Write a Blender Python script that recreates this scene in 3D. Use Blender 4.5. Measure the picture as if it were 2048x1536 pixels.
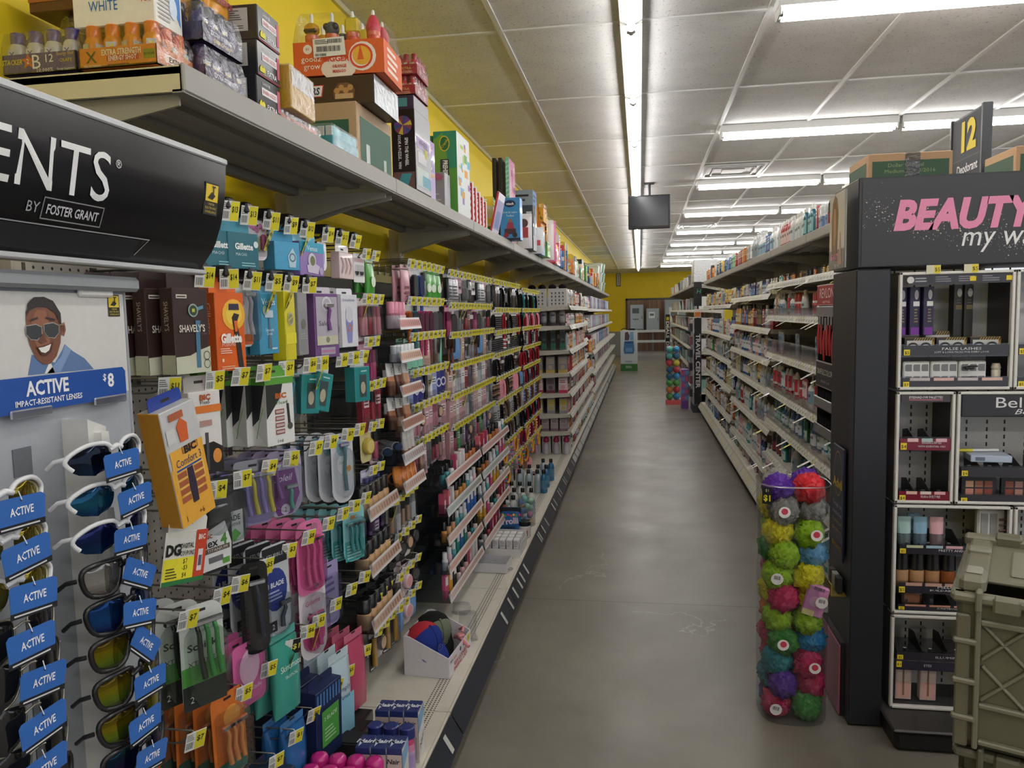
import bpy, math, random
from mathutils import Matrix, Vector
PI = math.pi
rnd = random.Random(11)
S = bpy.context.scene
C = S.collection
for _o in list(bpy.data.objects):
    bpy.data.objects.remove(_o)

# ---------------------------------------------------------------- camera
EYE = 1.55
def _axes(yaw, pitch, roll):
    f = Vector((-math.sin(yaw), math.cos(yaw), 0)); r = Vector((math.cos(yaw), math.sin(yaw), 0)); u = Vector((0, 0, 1))
    f2 = f*math.cos(pitch) - u*math.sin(pitch); u2 = u*math.cos(pitch) + f*math.sin(pitch)
    return r*math.cos(roll) + u2*math.sin(roll), u2*math.cos(roll) - r*math.sin(roll), f2
cam_data = bpy.data.cameras.new('camera'); cam = bpy.data.objects.new('camera', cam_data); C.objects.link(cam)
_r, _u, _f = _axes(0.164831, 0.0902916, -0.0212471)
cam.matrix_world = Matrix(((_r.x, _u.x, -_f.x, 0), (_r.y, _u.y, -_f.y, 0), (_r.z, _u.z, -_f.z, EYE), (0, 0, 0, 1)))
cam_data.sensor_width = 36.0; cam_data.lens = 1545.97/2048*36.0; cam_data.clip_start = .05; cam_data.clip_end = 100
S.camera = cam

# ---------------------------------------------------------------- world, exposure
W = bpy.data.worlds.new('store_ambient'); S.world = W; W.use_nodes = True
W.node_tree.nodes['Background'].inputs[0].default_value = (.93, .97, 1, 1)
W.node_tree.nodes['Background'].inputs[1].default_value = .52
S.view_settings.view_transform = 'Standard'; S.view_settings.look = 'None'; S.view_settings.gamma = 1
S.view_settings.use_curve_mapping = False
S.view_settings.exposure = .76
TUBE = 16.0
S.cycles.transparent_max_bounces = 24; S.cycles.max_bounces = 8; S.cycles.diffuse_bounces = 3; S.cycles.glossy_bounces = 3
S.cycles.use_denoising = True; S.cycles.sample_clamp_indirect = 6; S.cycles.caustics_reflective = False; S.cycles.caustics_refractive = False

# ---------------------------------------------------------------- materials
def _s2l(c): return c/12.92 if c <= .04045 else ((c + .055)/1.055)**2.4
_lc = {}
def lin(h):
    if h not in _lc: _lc[h] = tuple(_s2l(int(h[i:i+2], 16)/255) for i in (0, 2, 4)) + (1.,)
    return _lc[h]
def mix(a, b, t): return ''.join('%02x' % max(0, min(255, round(int(a[i:i+2], 16)*(1-t) + int(b[i:i+2], 16)*t))) for i in (0, 2, 4))
MATS = {}
def newmat(n):
    m = bpy.data.materials.new(n); m.use_nodes = True; MATS[n] = m
    nt = m.node_tree; nt.nodes.clear(); out = nt.nodes.new('ShaderNodeOutputMaterial')
    return m, nt, out
def nd(nt, t, **k):
    n = nt.nodes.new(t)
    for a, b in k.items():
        if a.startswith('i'): n.inputs[int(a[1:]) if a[1:].isdigit() else a[1:]].default_value = b
        else: setattr(n, a, b)
    return n
def finish(n, rough, metal=0., spec=.5, var=.06, scale=90., bump=0., coat=0., bscale=60):
    m, nt, out = newmat(n); L = nt.links.new
    at = nd(nt, 'ShaderNodeAttribute', attribute_name='Col')
    tc = nd(nt, 'ShaderNodeTexCoord')
    nz = nd(nt, 'ShaderNodeTexNoise'); nz.inputs['Scale'].default_value = scale; nz.inputs['Detail'].default_value = 2
    L(tc.outputs['Object'], nz.inputs['Vector'])
    mr = nd(nt, 'ShaderNodeMapRange'); mr.inputs[3].default_value = 1-var; mr.inputs[4].default_value = 1+var
    L(nz.outputs[0], mr.inputs[0])
    mx = nd(nt, 'ShaderNodeVectorMath', operation='SCALE'); L(at.outputs['Color'], mx.inputs[0]); L(mr.outputs[0], mx.inputs[3])
    b = nd(nt, 'ShaderNodeBsdfPrincipled'); L(mx.outputs[0], b.inputs['Base Color'])
    b.inputs['Roughness'].default_value = rough; b.inputs['Metallic'].default_value = metal
    b.inputs['Specular IOR Level'].default_value = spec; b.inputs['Coat Weight'].default_value = coat
    if bump:
        n2 = nd(nt, 'ShaderNodeTexNoise'); n2.inputs['Scale'].default_value = bscale; L(tc.outputs['Object'], n2.inputs['Vector'])
        bp = nd(nt, 'ShaderNodeBump'); bp.inputs['Strength'].default_value = bump; bp.inputs['Distance'].default_value = .004
        L(n2.outputs[0], bp.inputs['Height']); L(bp.outputs[0], b.inputs['Normal'])
    L(b.outputs[0], out.inputs[0]); return m
finish('paper', .62); finish('card', .4, coat=.15); finish('gloss', .22, spec=.6); finish('satin', .42); finish('rubber', .75, spec=.3)
finish('steel', .55, spec=.5, var=.05, scale=14); finish('chrome', .28, metal=.9); finish('fabric', .95, spec=.15, var=.14, bump=.4, bscale=500)
finish('foil', .3, metal=.35, bump=1., bscale=45); finish('net', .8, spec=.25, var=.25, bump=1., bscale=160); finish('board', .75, var=.08, scale=30)
finish('lens', .04, metal=.85, var=0); finish('darkglass', .06, spec=.9, var=0)
def clear(n, rough, base, gain, bump=0, bscale=40):
    m, nt, out = newmat(n); L = nt.links.new
    at = nd(nt, 'ShaderNodeAttribute', attribute_name='Col')
    tr = nd(nt, 'ShaderNodeBsdfTransparent'); L(at.outputs['Color'], tr.inputs[0])
    gl = nd(nt, 'ShaderNodeBsdfGlossy'); gl.inputs['Roughness'].default_value = rough; gl.inputs['Color'].default_value = (.9, .92, .95, 1)
    lw = nd(nt, 'ShaderNodeLayerWeight'); lw.inputs['Blend'].default_value = .35
    ma = nd(nt, 'ShaderNodeMath', operation='MULTIPLY_ADD', use_clamp=True); L(lw.outputs['Facing'], ma.inputs[0]); ma.inputs[1].default_value = gain; ma.inputs[2].default_value = base
    if bump:
        tc = nd(nt, 'ShaderNodeTexCoord'); n2 = nd(nt, 'ShaderNodeTexNoise'); n2.inputs['Scale'].default_value = bscale; n2.inputs['Detail'].default_value = 3; n2.inputs['Distortion'].default_value = 1.5
        L(tc.outputs['Object'], n2.inputs['Vector'])
        bp = nd(nt, 'ShaderNodeBump'); bp.inputs['Strength'].default_value = bump; bp.inputs['Distance'].default_value = .006
        L(n2.outputs[0], bp.inputs['Height']); L(bp.outputs[0], gl.inputs['Normal']); L(bp.outputs[0], lw.inputs['Normal'])
    mx = nd(nt, 'ShaderNodeMixShader'); L(ma.outputs[0], mx.inputs[0]); L(tr.outputs[0], mx.inputs[1]); L(gl.outputs[0], mx.inputs[2])
    L(mx.outputs[0], out.inputs[0]); return m
clear('clear', .08, .035, .3); clear('film', .16, .05, .34, 1., 38); clear('frost', .3, .3, .35)
m, nt, out = newmat('lamp_glow'); e = nd(nt, 'ShaderNodeEmission'); e.inputs[0].default_value = (1, .985, .96, 1); e.inputs[1].default_value = TUBE; nt.links.new(e.outputs[0], out.inputs[0])

def mathn(nt, op, a, b=None, c=None):
    n = nt.nodes.new('ShaderNodeMath'); n.operation = op
    for k, x in enumerate((a, b, c)):
        if x is None: continue
        if isinstance(x, (int, float)): n.inputs[k].default_value = x
        else: nt.links.new(x, n.inputs[k])
    return n.outputs[0]
def ramp(nt, fac, stops, lin_=True):
    r = nt.nodes.new('ShaderNodeValToRGB'); nt.links.new(fac, r.inputs[0]); el = r.color_ramp.elements
    while len(el) < len(stops): el.new(.5)
    for k, (p, c) in enumerate(stops): el[k].position = p; el[k].color = lin(c)
    return r.outputs[0]
def mixc(nt, fac, a, b):
    n = nt.nodes.new('ShaderNodeMix'); n.data_type = 'RGBA'
    for i, x in ((0, fac), (6, a), (7, b)):
        if isinstance(x, str): n.inputs[i].default_value = lin(x)
        elif isinstance(x, (int, float)): n.inputs[i].default_value = x
        else: nt.links.new(x, n.inputs[i])
    return n.outputs[2]
def noise(nt, vec, scale, detail=4, rough=.55, dist=0):
    n = nt.nodes.new('ShaderNodeTexNoise'); n.inputs['Scale'].default_value = scale; n.inputs['Detail'].default_value = detail
    n.inputs['Roughness'].default_value = rough; n.inputs['Distortion'].default_value = dist; nt.links.new(vec, n.inputs['Vector']); return n.outputs[0]
def surf(n, fn, rough=.5, spec=.5, bump=None):
    m, nt, out = newmat(n); tc = nt.nodes.new('ShaderNodeTexCoord'); sp = nt.nodes.new('ShaderNodeSeparateXYZ'); nt.links.new(tc.outputs['Object'], sp.inputs[0])
    b = nt.nodes.new('ShaderNodeBsdfPrincipled'); b.inputs['Roughness'].default_value = rough; b.inputs['Specular IOR Level'].default_value = spec
    r = fn(nt, tc.outputs['Object'], sp.outputs, b)
    if isinstance(r, str): b.inputs['Base Color'].default_value = lin(r)
    else: nt.links.new(r, b.inputs['Base Color'])
    nt.links.new(b.outputs[0], out.inputs[0]); return m
def _dots(nt, u, v, pitch, rad, ou=0., ov=0.):
    a = mathn(nt, 'SUBTRACT', mathn(nt, 'FRACT', mathn(nt, 'MULTIPLY_ADD', u, 1/pitch, ou)), .5)
    b = mathn(nt, 'SUBTRACT', mathn(nt, 'FRACT', mathn(nt, 'MULTIPLY_ADD', v, 1/pitch, ov)), .5)
    d = mathn(nt, 'SQRT', mathn(nt, 'ADD', mathn(nt, 'MULTIPLY', a, a), mathn(nt, 'MULTIPLY', b, b)))
    return mathn(nt, 'LESS_THAN', d, rad)
def _floor(nt, v, s, b):
    c = ramp(nt, noise(nt, v, 1.1, 6, .62), [(.3, '6e685f'), (.5, '7d776d'), (.72, '8b8479')])
    c = mixc(nt, ramp(nt, noise(nt, v, 9, 5, .7, .6), [(.42, '000000'), (.75, '5a5a5a')]), c, '6a655d')
    vo = nt.nodes.new('ShaderNodeTexVoronoi'); vo.feature = 'DISTANCE_TO_EDGE'; vo.inputs['Scale'].default_value = .42
    wn = nt.nodes.new('ShaderNodeVectorMath'); wn.operation = 'ADD'; nn = nt.nodes.new('ShaderNodeTexNoise'); nn.inputs['Scale'].default_value = 2.2; nn.inputs['Detail'].default_value = 5
    nt.links.new(v, nn.inputs['Vector']); nt.links.new(v, wn.inputs[0]); nt.links.new(nn.outputs[1], wn.inputs[1]); nt.links.new(wn.outputs[0], vo.inputs['Vector'])
    crack = mathn(nt, 'MULTIPLY', mathn(nt, 'LESS_THAN', vo.outputs[0], .0016), mathn(nt, 'GREATER_THAN', noise(nt, v, .8, 2), .52))
    c = mixc(nt, mathn(nt, 'MULTIPLY', crack, .5), c, 'a8a39a')
    for y0 in JOINTS:
        c = mixc(nt, mathn(nt, 'MULTIPLY', mathn(nt, 'LESS_THAN', mathn(nt, 'ABSOLUTE', mathn(nt, 'SUBTRACT', s[1], y0)), .004), .75), c, '4c4843')
    sp = mathn(nt, 'GREATER_THAN', noise(nt, v, 130, 1), .74); c = mixc(nt, mathn(nt, 'MULTIPLY', sp, .25), c, '55514b')
    rr = nt.nodes.new('ShaderNodeMapRange'); nt.links.new(noise(nt, v, 3, 5), rr.inputs[0]); rr.inputs[3].default_value = .2; rr.inputs[4].default_value = .5
    nt.links.new(rr.outputs[0], b.inputs['Roughness']); return c
JOINTS = (4.06, 7.6, 13.4, 19.)
surf('floor_concrete', _floor, .4, .45)
def _ceil(nt, v, s, b):
    sc = nt.nodes.new('ShaderNodeMapping'); sc.inputs['Scale'].default_value = (1, .7, 1); nt.links.new(v, sc.inputs[0])
    hole = ramp(nt, noise(nt, sc.outputs[0], 75, 3, .6, .4), [(.60, '000000'), (.66, 'ffffff')])
    c = ramp(nt, noise(nt, v, 6, 4), [(.3, 'd2d0cf'), (.7, 'dddbd9')])
    c = mixc(nt, mathn(nt, 'MULTIPLY', hole, .55), c, '8d8883')
    bm = nt.nodes.new('ShaderNodeBump'); bm.inputs['Strength'].default_value = .5; bm.inputs['Distance'].default_value = .003; nt.links.new(noise(nt, v, 120, 3), bm.inputs['Height']); nt.links.new(bm.outputs[0], b.inputs['Normal'])
    return c
surf('ceiling_tile', _ceil, .9, .2)
surf('paint_yellow', lambda nt, v, s, b: ramp(nt, noise(nt, v, 3, 4), [(.3, 'e6c81e'), (.7, 'ecd026')]), .55, .3)
surf('paint_grey', lambda nt, v, s, b: ramp(nt, noise(nt, v, 5, 4), [(.3, '868a8c'), (.7, '909496')]), .6, .3)
def _wood(nt, v, s, b):
    st = mathn(nt, 'LESS_THAN', mathn(nt, 'FRACT', mathn(nt, 'MULTIPLY', s[0], 6)), .06)
    mp = nt.nodes.new('ShaderNodeMapping'); mp.inputs['Scale'].default_value = (14, 14, .7); nt.links.new(v, mp.inputs[0])
    return mixc(nt, st, ramp(nt, noise(nt, mp.outputs[0], 1, 4), [(.3, '5b4334'), (.7, '7b5f4b')]), '33241b')
surf('wood_panel', _wood, .6, .3)
def _peg(nt, v, s, b):
    return mixc(nt, _dots(nt, s[1], s[2], .0254, .13), ramp(nt, noise(nt, v, 8, 3), [(.3, 'a8a298'), (.7, 'b4aea3')]), '2a2723')
surf('pegboard_beige', _peg, .55, .4)
def _deck(nt, v, s, b):
    base = ramp(nt, noise(nt, v, 4, 6, .65), [(.3, 'cfc9ba'), (.55, 'd8d2c4'), (.75, 'c9c2b0')])
    base = mixc(nt, ramp(nt, noise(nt, v, 14, 5, .7, 1), [(.55, '000000'), (.8, '777777')]), base, 'a39a86')
    d = _dots(nt, s[0], s[1], .0135, .3)
    zone = mathn(nt, 'MAXIMUM', mathn(nt, 'LESS_THAN', mathn(nt, 'ABSOLUTE', mathn(nt, 'SUBTRACT', s[0], -.743)), .022), mathn(nt, 'LESS_THAN', mathn(nt, 'ABSOLUTE', mathn(nt, 'SUBTRACT', s[0], -1.13)), .03))
    return mixc(nt, mathn(nt, 'MULTIPLY', d, zone), base, '37332c')
surf('deck_enamel', _deck, .35, .5)

# ---------------------------------------------------------------- mesh builder
_txt = {}
def text_geo(s, bold=0., shear=0., res=1):
    k = (s, bold, shear, res)
    if k not in _txt:
        c = bpy.data.curves.new('lettering', 'FONT'); c.body = s; c.resolution_u = res; c.offset = bold; c.shear = shear
        o = bpy.data.objects.new('lettering', c); me = o.to_mesh()
        v = [(p.co.x, p.co.y) for p in me.vertices]; f = [tuple(p.vertices) for p in me.polygons]
        o.to_mesh_clear(); bpy.data.objects.remove(o); bpy.data.curves.remove(c)
        xs = [p[0] for p in v] or [0, 1]
        _txt[k] = (v, f, min(xs), max(xs))
    return _txt[k]
class MB:
    def __init__(s): s.v = []; s.f = []; s.c = []; s.m = []; s.sm = []; s.M = Matrix()
    def at(s, x=0, y=0, z=0, rz=0, rx=0, ry=0, sc=1):
        s.M = Matrix.Translation((x, y, z)) @ Matrix.Rotation(rz, 4, 'Z') @ Matrix.Rotation(ry, 4, 'Y') @ Matrix.Rotation(rx, 4, 'X') @ Matrix.Scale(sc, 4); return s
    def add(s, vs, fs, col, mat='paper', smooth=False):
        b = len(s.v); M = s.M
        s.v += [tuple(M @ Vector(p)) for p in vs]
        for i, f in enumerate(fs):
            s.f.append(tuple(b+k for k in f)); s.c.append(col if isinstance(col, str) else col[i]); s.m.append(mat); s.sm.append(smooth)
        return s
    def poly(s, pts, col, mat='paper'): return s.add(pts, [tuple(range(len(pts)))], col, mat)
    def box(s, c, d, col, mat='paper', bev=0, cols=None):
        cx, cy, cz = c; x, y, z = d[0]/2, d[1]/2, d[2]/2; K = cols or {}
        g = lambda k: K.get(k, col)
        if bev <= 0:
            vs = [(cx+i*x, cy+j*y, cz+k*z) for i in (-1, 1) for j in (-1, 1) for k in (-1, 1)]
            return s.add(vs, [(0, 1, 3, 2), (4, 6, 7, 5), (0, 4, 5, 1), (2, 3, 7, 6), (0, 2, 6, 4), (1, 5, 7, 3)], [g('-x'), g('+x'), g('-y'), g('+y'), g('-z'), g('+z')], mat)
        b = min(bev, x*.9, y*.9, z*.9); vs = []; ix = {}
        for i in (-1, 1):
            for j in (-1, 1):
                for k in (-1, 1):
                    for a in range(3):
                        q = [x-b, y-b, z-b]; q[a] += b
                        ix[i, j, k, a] = len(vs); vs.append((cx+i*q[0], cy+j*q[1], cz+k*q[2]))
        fs = []; cs = []
        for a, n in enumerate('xyz'):
            o1, o2 = (a+1) % 3, (a+2) % 3
            for sg in (-1, 1):
                f = []
                for p, q in ((-1, -1), (1, -1), (1, 1), (-1, 1)):
                    t = [0, 0, 0]; t[a] = sg; t[o1] = p; t[o2] = q; f.append(ix[t[0], t[1], t[2], a])
                fs.append(tuple(f if sg > 0 else f[::-1])); cs.append(g(('+' if sg > 0 else '-')+n))
            for p in (-1, 1):
                for q in (-1, 1):
                    t1 = [0, 0, 0]; t1[o1] = p; t1[o2] = q; t1[a] = -1; t2 = list(t1); t2[a] = 1
                    f = [ix[t1[0], t1[1], t1[2], o1], ix[t2[0], t2[1], t2[2], o1], ix[t2[0], t2[1], t2[2], o2], ix[t1[0], t1[1], t1[2], o2]]
                    fs.append(tuple(f if p*q < 0 else f[::-1])); cs.append(g(('+' if q > 0 else '-')+'xyz'[o2]))
        for i in (-1, 1):
            for j in (-1, 1):
                for k in (-1, 1):
                    f = [ix[i, j, k, 0], ix[i, j, k, 1], ix[i, j, k, 2]]
                    fs.append(tuple(f if i*j*k > 0 else f[::-1])); cs.append(g(('+' if k > 0 else '-')+'z'))
        return s.add(vs, fs, cs, mat)
    def loft(s, rings, cols, mat='paper', caps=(True, True), smooth=True, closed=True):
        n = len(rings[0]); vs = [p for r in rings for p in r]; fs = []; cs = []
        for i in range(len(rings)-1):
            for j in range(n if closed else n-1):
                k = (j+1) % n; fs.append((i*n+j, i*n+k, (i+1)*n+k, (i+1)*n+j)); cs.append(cols if isinstance(cols, str) else cols[i])
        s.add(vs, fs, cs, mat, smooth)
        if caps[0]: s.add(rings[0][::-1], [tuple(range(n))], cols if isinstance(cols, str) else cols[0], mat)
        if caps[1]: s.add(rings[-1], [tuple(range(n))], cols if isinstance(cols, str) else cols[-1], mat)
        return s
    def lathe(s, prof, cols, mat='paper', n=14, sx=1, sy=1, c=(0, 0, 0), caps=(True, True), pw=2.):
        def ring(r, z):
            o = []
            for k in range(n):
                a = 2*PI*k/n; ca, sa = math.cos(a), math.sin(a)
                e = 1 if pw == 2 else (abs(ca)**pw+abs(sa)**pw)**(-1/pw)
                o.append((c[0]+r*sx*e*ca, c[1]+r*sy*e*sa, c[2]+z))
            return o
        seg = []; st = 0
        for i in range(1, len(prof)-1):
            a = math.atan2(prof[i][1]-prof[i-1][1], prof[i][0]-prof[i-1][0]); b = math.atan2(prof[i+1][1]-prof[i][1], prof[i+1][0]-prof[i][0])
            d = abs((b-a+PI) % (2*PI)-PI)
            if d > .9 or (not isinstance(cols, str) and cols[i] != cols[i-1]): seg.append((st, i)); st = i
        seg.append((st, len(prof)-1))
        for q, (a, b) in enumerate(seg):
            s.loft([ring(*prof[i][:2]) for i in range(a, b+1)], cols if isinstance(cols, str) else cols[a:b], mat, (caps[0] and q == 0, caps[1] and q == len(seg)-1))
        return s
    def cyl(s, p0, p1, r, col, mat='paper', n=10, r1=None, caps=(True, True)):
        return s.tube([p0, p1], r, col, mat, n, r1, caps)
    def tube(s, pts, r, col, mat='paper', n=6, r1=None, caps=(True, True)):
        P = [Vector(p) for p in pts]; rings = []; up = None
        for i, p in enumerate(P):
            t = (P[min(i+1, len(P)-1)]-P[max(i-1, 0)]).normalized()
            if up is None: up = Vector((0, 0, 1)) if abs(t.z) < .9 else Vector((1, 0, 0))
            a = t.cross(up)
            if a.length < 1e-6: a = t.orthogonal()
            a.normalize(); b = a.cross(t); up = b
            rr = r if r1 is None else r+(r1-r)*i/(len(P)-1)
            rings.append([tuple(p+a*(rr*math.cos(2*PI*k/n))-b*(rr*math.sin(2*PI*k/n))) for k in range(n)])
        return s.loft(rings, col, mat, caps)
    def prism(s, out, y0, y1, col, mat='paper', side=None, back=None):
        n = len(out)
        ar = sum(out[i][0]*out[(i+1) % n][1]-out[(i+1) % n][0]*out[i][1] for i in range(n))
        if ar < 0: out = out[::-1]
        s.add([(x, y0, z) for x, z in out], [tuple(range(n))], col, mat)
        s.add([(x, y1, z) for x, z in out], [tuple(range(n))[::-1]], back or side or col, mat)
        return s.add([(x, y0, z) for x, z in out]+[(x, y1, z) for x, z in out], [(i, i+n, (i+1) % n+n, (i+1) % n) for i in range(n)], side or col, mat)
    def rect(s, x0, x1, z0, z1, y, col, mat='paper'): return s.poly([(x0, y, z0), (x1, y, z0), (x1, y, z1), (x0, y, z1)], col, mat)
    def disc(s, x, z, rx, y, col, mat='paper', rz=None, n=16): return s.poly([(x+rx*math.cos(2*PI*k/n), y, z+(rz or rx)*math.sin(2*PI*k/n)) for k in range(n)], col, mat)
    def ring(s, x, z, r0, r1, y, col, mat='paper', n=20, k=1.):
        vs = [(x+r*math.cos(2*PI*i/n), y, z+k*r*math.sin(2*PI*i/n)) for r in (r0, r1) for i in range(n)]
        return s.add(vs, [(i, i+n, (i+1) % n+n, (i+1) % n) for i in range(n)], col, mat)
    def text(s, t, x, z, size, y, col, mat='paper', bold=0., shear=0., w=None, rot=0, align='c', res=None):
        v, f, a, b = text_geo(t, bold, shear, res or (3 if size > .04 else 2 if size > .015 else 1)); sx = size if w is None else w/(b-a)
        off = {'c': (a+b)/2, 'l': a, 'r': b}[align]; cr, sr = math.cos(rot), math.sin(rot); ps = []
        for px, pz in v:
            px, pz = (px-off)*sx, (pz-.35)*size
            ps.append((x+px*cr-pz*sr, y, z+px*sr+pz*cr))
        return s.add(ps, f, col, mat)
    def bars(s, x0, x1, z0, z1, y, col, n, seed=0):
        q = random.Random(seed); h = (z1-z0)/n
        for k in range(n): s.rect(x0, x0+(x1-x0)*q.uniform(.55, 1), z0+h*k+h*.25, z0+h*k+h*.7, y, col)
        return s
    def codes(s, x0, x1, z0, z1, y, n=14):
        q = random.Random(n); st = (x1-x0)/n
        for k in range(n): s.rect(x0+st*k, x0+st*(k+q.uniform(.3, .7)), z0, z1, y, '1c1c1c')
        return s
    def sph(s, c, r, col, mat='satin', nu=10, nv=6):
        if isinstance(r, (int, float)): r = (r, r, r)
        rings = [[(c[0]+r[0]*math.sin(PI*i/nv)*math.cos(2*PI*k/nu), c[1]+r[1]*math.sin(PI*i/nv)*math.sin(2*PI*k/nu), c[2]-r[2]*math.cos(PI*i/nv)) for k in range(nu)] for i in range(1, nv)]
        s.loft(rings, col, mat, (False, False)); b = len(rings)-1
        s.add([(c[0], c[1], c[2]-r[2])]+rings[0], [(0, (k+1) % nu+1, k+1) for k in range(nu)], col, mat, True)
        return s.add([(c[0], c[1], c[2]+r[2])]+rings[b], [(0, k+1, (k+1) % nu+1) for k in range(nu)], col, mat, True)
    def mesh(s, name):
        me = bpy.data.meshes.new(name); me.from_pydata(s.v, [], s.f)
        slots = []
        for m_ in s.m:
            if m_ not in slots: slots.append(m_)
        for m_ in slots: me.materials.append(MATS[m_])
        me.polygons.foreach_set('material_index', [slots.index(m_) for m_ in s.m]); me.polygons.foreach_set('use_smooth', s.sm)
        a = me.attributes.new('Col', 'FLOAT_COLOR', 'CORNER'); buf = []
        for f, c in zip(s.f, s.c): buf += lin(c)*len(f)
        a.data.foreach_set('color', buf); me.update(); return me
    def build(s, name, parent=None, loc=None, rot=None):
        return obj(name, s.mesh(name), parent, loc, rot)
KIDS = {}
def obj(name, me, parent=None, loc=None, rot=None):
    o = bpy.data.objects.new(name, me); C.objects.link(o)
    if parent is not None: o.parent = parent; KIDS.setdefault(parent.name, []).append(o)
    if loc is not None: o.location = loc
    if rot is not None: o.rotation_euler = rot if not isinstance(rot, (int, float)) else (0, 0, rot)
    return o
LABELS = {}
def tag(o, label, cat, group=None, kind=None):
    LABELS.setdefault(label, []).append(o.name)
    o['label'] = label; o['category'] = cat
    if group: o['group'] = group
    if kind: o['kind'] = kind
    return o
def struct(o, label=None):
    o['kind'] = 'structure'
    if label: o['label'] = label
    return o
def thing(name, label, cat, loc=(0, 0, 0), rot=0, group=None, kind=None):
    return tag(obj(name, None, None, loc, rot), label, cat, group, kind)
def dup(root, loc, rot, label, group=None):
    r = root.copy(); C.objects.link(r); r.location = loc; r.rotation_euler = rot if not isinstance(rot, (int, float)) else (0, 0, rot)
    r['label'] = label; LABELS.setdefault(label, []).append(r.name)
    if group: r['group'] = group
    for ch in KIDS.get(root.name, ()):
        c = ch.copy(); C.objects.link(c); c.parent = r
        for g in KIDS.get(ch.name, ()):
            d = g.copy(); C.objects.link(d); d.parent = c
    return r
ORD = ['first', 'second', 'third', 'fourth', 'fifth', 'sixth', 'seventh', 'eighth', 'ninth', 'tenth', 'eleventh', 'twelfth', 'thirteenth', 'fourteenth', 'fifteenth', 'sixteenth', 'seventeenth', 'eighteenth', 'nineteenth', 'twentieth'] + ['%dth' % k for k in range(21, 60)]
LW, RW = PI/2, -PI/2      # facing of goods on the left and on the right shelving
# ---------------------------------------------------------------- room shell
CEIL = 2.879; YB = 27.4; XW = -1.25
def slab(name, pts, mat, kind='structure', th=(0, 0, -.05)):
    m = MB(); n = len(pts); t = Vector(th); q = [tuple(Vector(p)+t) for p in pts]
    m.add(list(pts)+q, [tuple(range(n)), tuple(range(n, 2*n))[::-1]]+[(i, i+n, (i+1) % n+n, (i+1) % n) for i in range(n)], 'ffffff', mat)
    o = m.build(name); o['kind'] = kind; return o
slab('floor', [(-1.3, -4, 0), (10, -4, 0), (10, 32, 0), (-1.3, 32, 0)], 'floor_concrete')
slab('ceiling', [(-1.3, -4, CEIL), (-1.3, YB, CEIL), (10, YB, CEIL), (10, -4, CEIL)], 'ceiling_tile', th=(0, 0, .05))
slab('wall_left', [(XW, -4, 0), (XW, YB, 0), (XW, YB, CEIL), (XW, -4, CEIL)], 'paint_yellow', th=(-.05, 0, 0))
m = MB(); OX0, OX1, OZ = -.475, 2.2, 2.0
for x0, x1, z0, z1, mt in ((XW, OX0, .86, CEIL, 'paint_yellow'), (XW, OX0, 0, .86, 'paint_grey'), (OX0, OX1, OZ, CEIL, 'paint_yellow'), (OX1, 10, .86, CEIL, 'paint_yellow'), (OX1, 10, 0, .86, 'paint_grey')):
    m.box(((x0+x1)/2, YB+.08, (z0+z1)/2), (x1-x0, .16, z1-z0), 'ffffff', mt)
struct(m.build('wall_back'))
m = MB()
for c, d in (((OX0+.03, YB-.01, OZ/2), (.06, .06, OZ)), ((OX1-.03, YB-.01, OZ/2), (.06, .06, OZ)), (((OX0+OX1)/2, YB-.01, OZ-.035), (OX1-OX0, .06, .07))): m.box(c, d, '3a3632', 'satin', .005)
struct(m.build('trim_1'))
m = MB().box((.8, 30.6, 1.3), (4.4, .1, 2.6), 'ffffff', 'wood_panel'); struct(m.build('wall_far'))
# ceiling T-bars
m = MB(); GX, GY = -.639, 4.944
for i in range(-1, 18): m.box((GX+.61*i, 11.7, CEIL-.004), (.024, 31.4, .009), 'd9d8d6', 'satin')
for j in range(-7, 19): m.box((4.37, GY+1.22*j, CEIL-.003), (11.2, .022, .008), 'd9d8d6', 'satin')
struct(m.build('trim_2'))
m = MB().box((XW+.008, 11.7, CEIL-.012), (.016, 31.4, .024), 'c9c39a', 'satin'); struct(m.build('trim_3'))

# ---------------------------------------------------------------- fluorescent strips
def fixture(n_tubes):
    m = MB()
    w = .05 if n_tubes == 1 else .062
    out = [(-w, .052), (-w, .012), (-.018, 0), (.018, 0), (w, .012), (w, .052)]
    if n_tubes == 2: out = [(-w, .05), (-w+.01, .0), (w-.01, .0), (w, .05)]
    m.prism(out, -.606, .606, 'e4e4e2', 'satin')
    for sg in (-1, 1): m.box((0, sg*.598, -.018), (.04 if n_tubes == 1 else .1, .014, .036), 'dcdcda', 'satin', .004)
    return m.mesh('fluorescent_fixture'), [(x, -.026) for x in ((0,) if n_tubes == 1 else (-.03, .03))]
def tubemesh():
    m = MB(); m.cyl((0, -.585, 0), (0, .585, 0), .014, 'ffffff', 'lamp_glow', 8)
    for sg in (-1, 1): m.cyl((0, sg*.584, 0), (0, sg*.594, 0), .0145, 'c8c8c6', 'chrome', 8)
    return m.mesh('fluorescent_tube')
TB = tubemesh(); F1 = fixture(1); F2 = fixture(2)
def lamp(F, x, y, z, rot, label, group):
    o = tag(obj('fluorescent_fixture', F[0], None, (x, y, z), rot), label, 'ceiling light', group)
    for tx, tz in F[1]: obj('tube', TB, o, (tx, 0, tz))
for k in range(-3, 19):
    y = 1.19+.61+1.22*k
    lamp(F1, -.03, y, CEIL-.052, 0, 'white fluorescent strip in the row over the aisle, %s from the shop front' % ORD[k+4], 'fluorescent strips over the aisle')
for k in range(-2, 9):
    for i in range(4):
        lamp(F2, .585+.61+1.232*i, 3.6+2.37*k, CEIL-.052, PI/2, 'white fluorescent strip across the ceiling, %s row from the front, %s from the aisle' % (ORD[k+2], ORD[i]), 'fluorescent strips across the sales floor')
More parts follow.
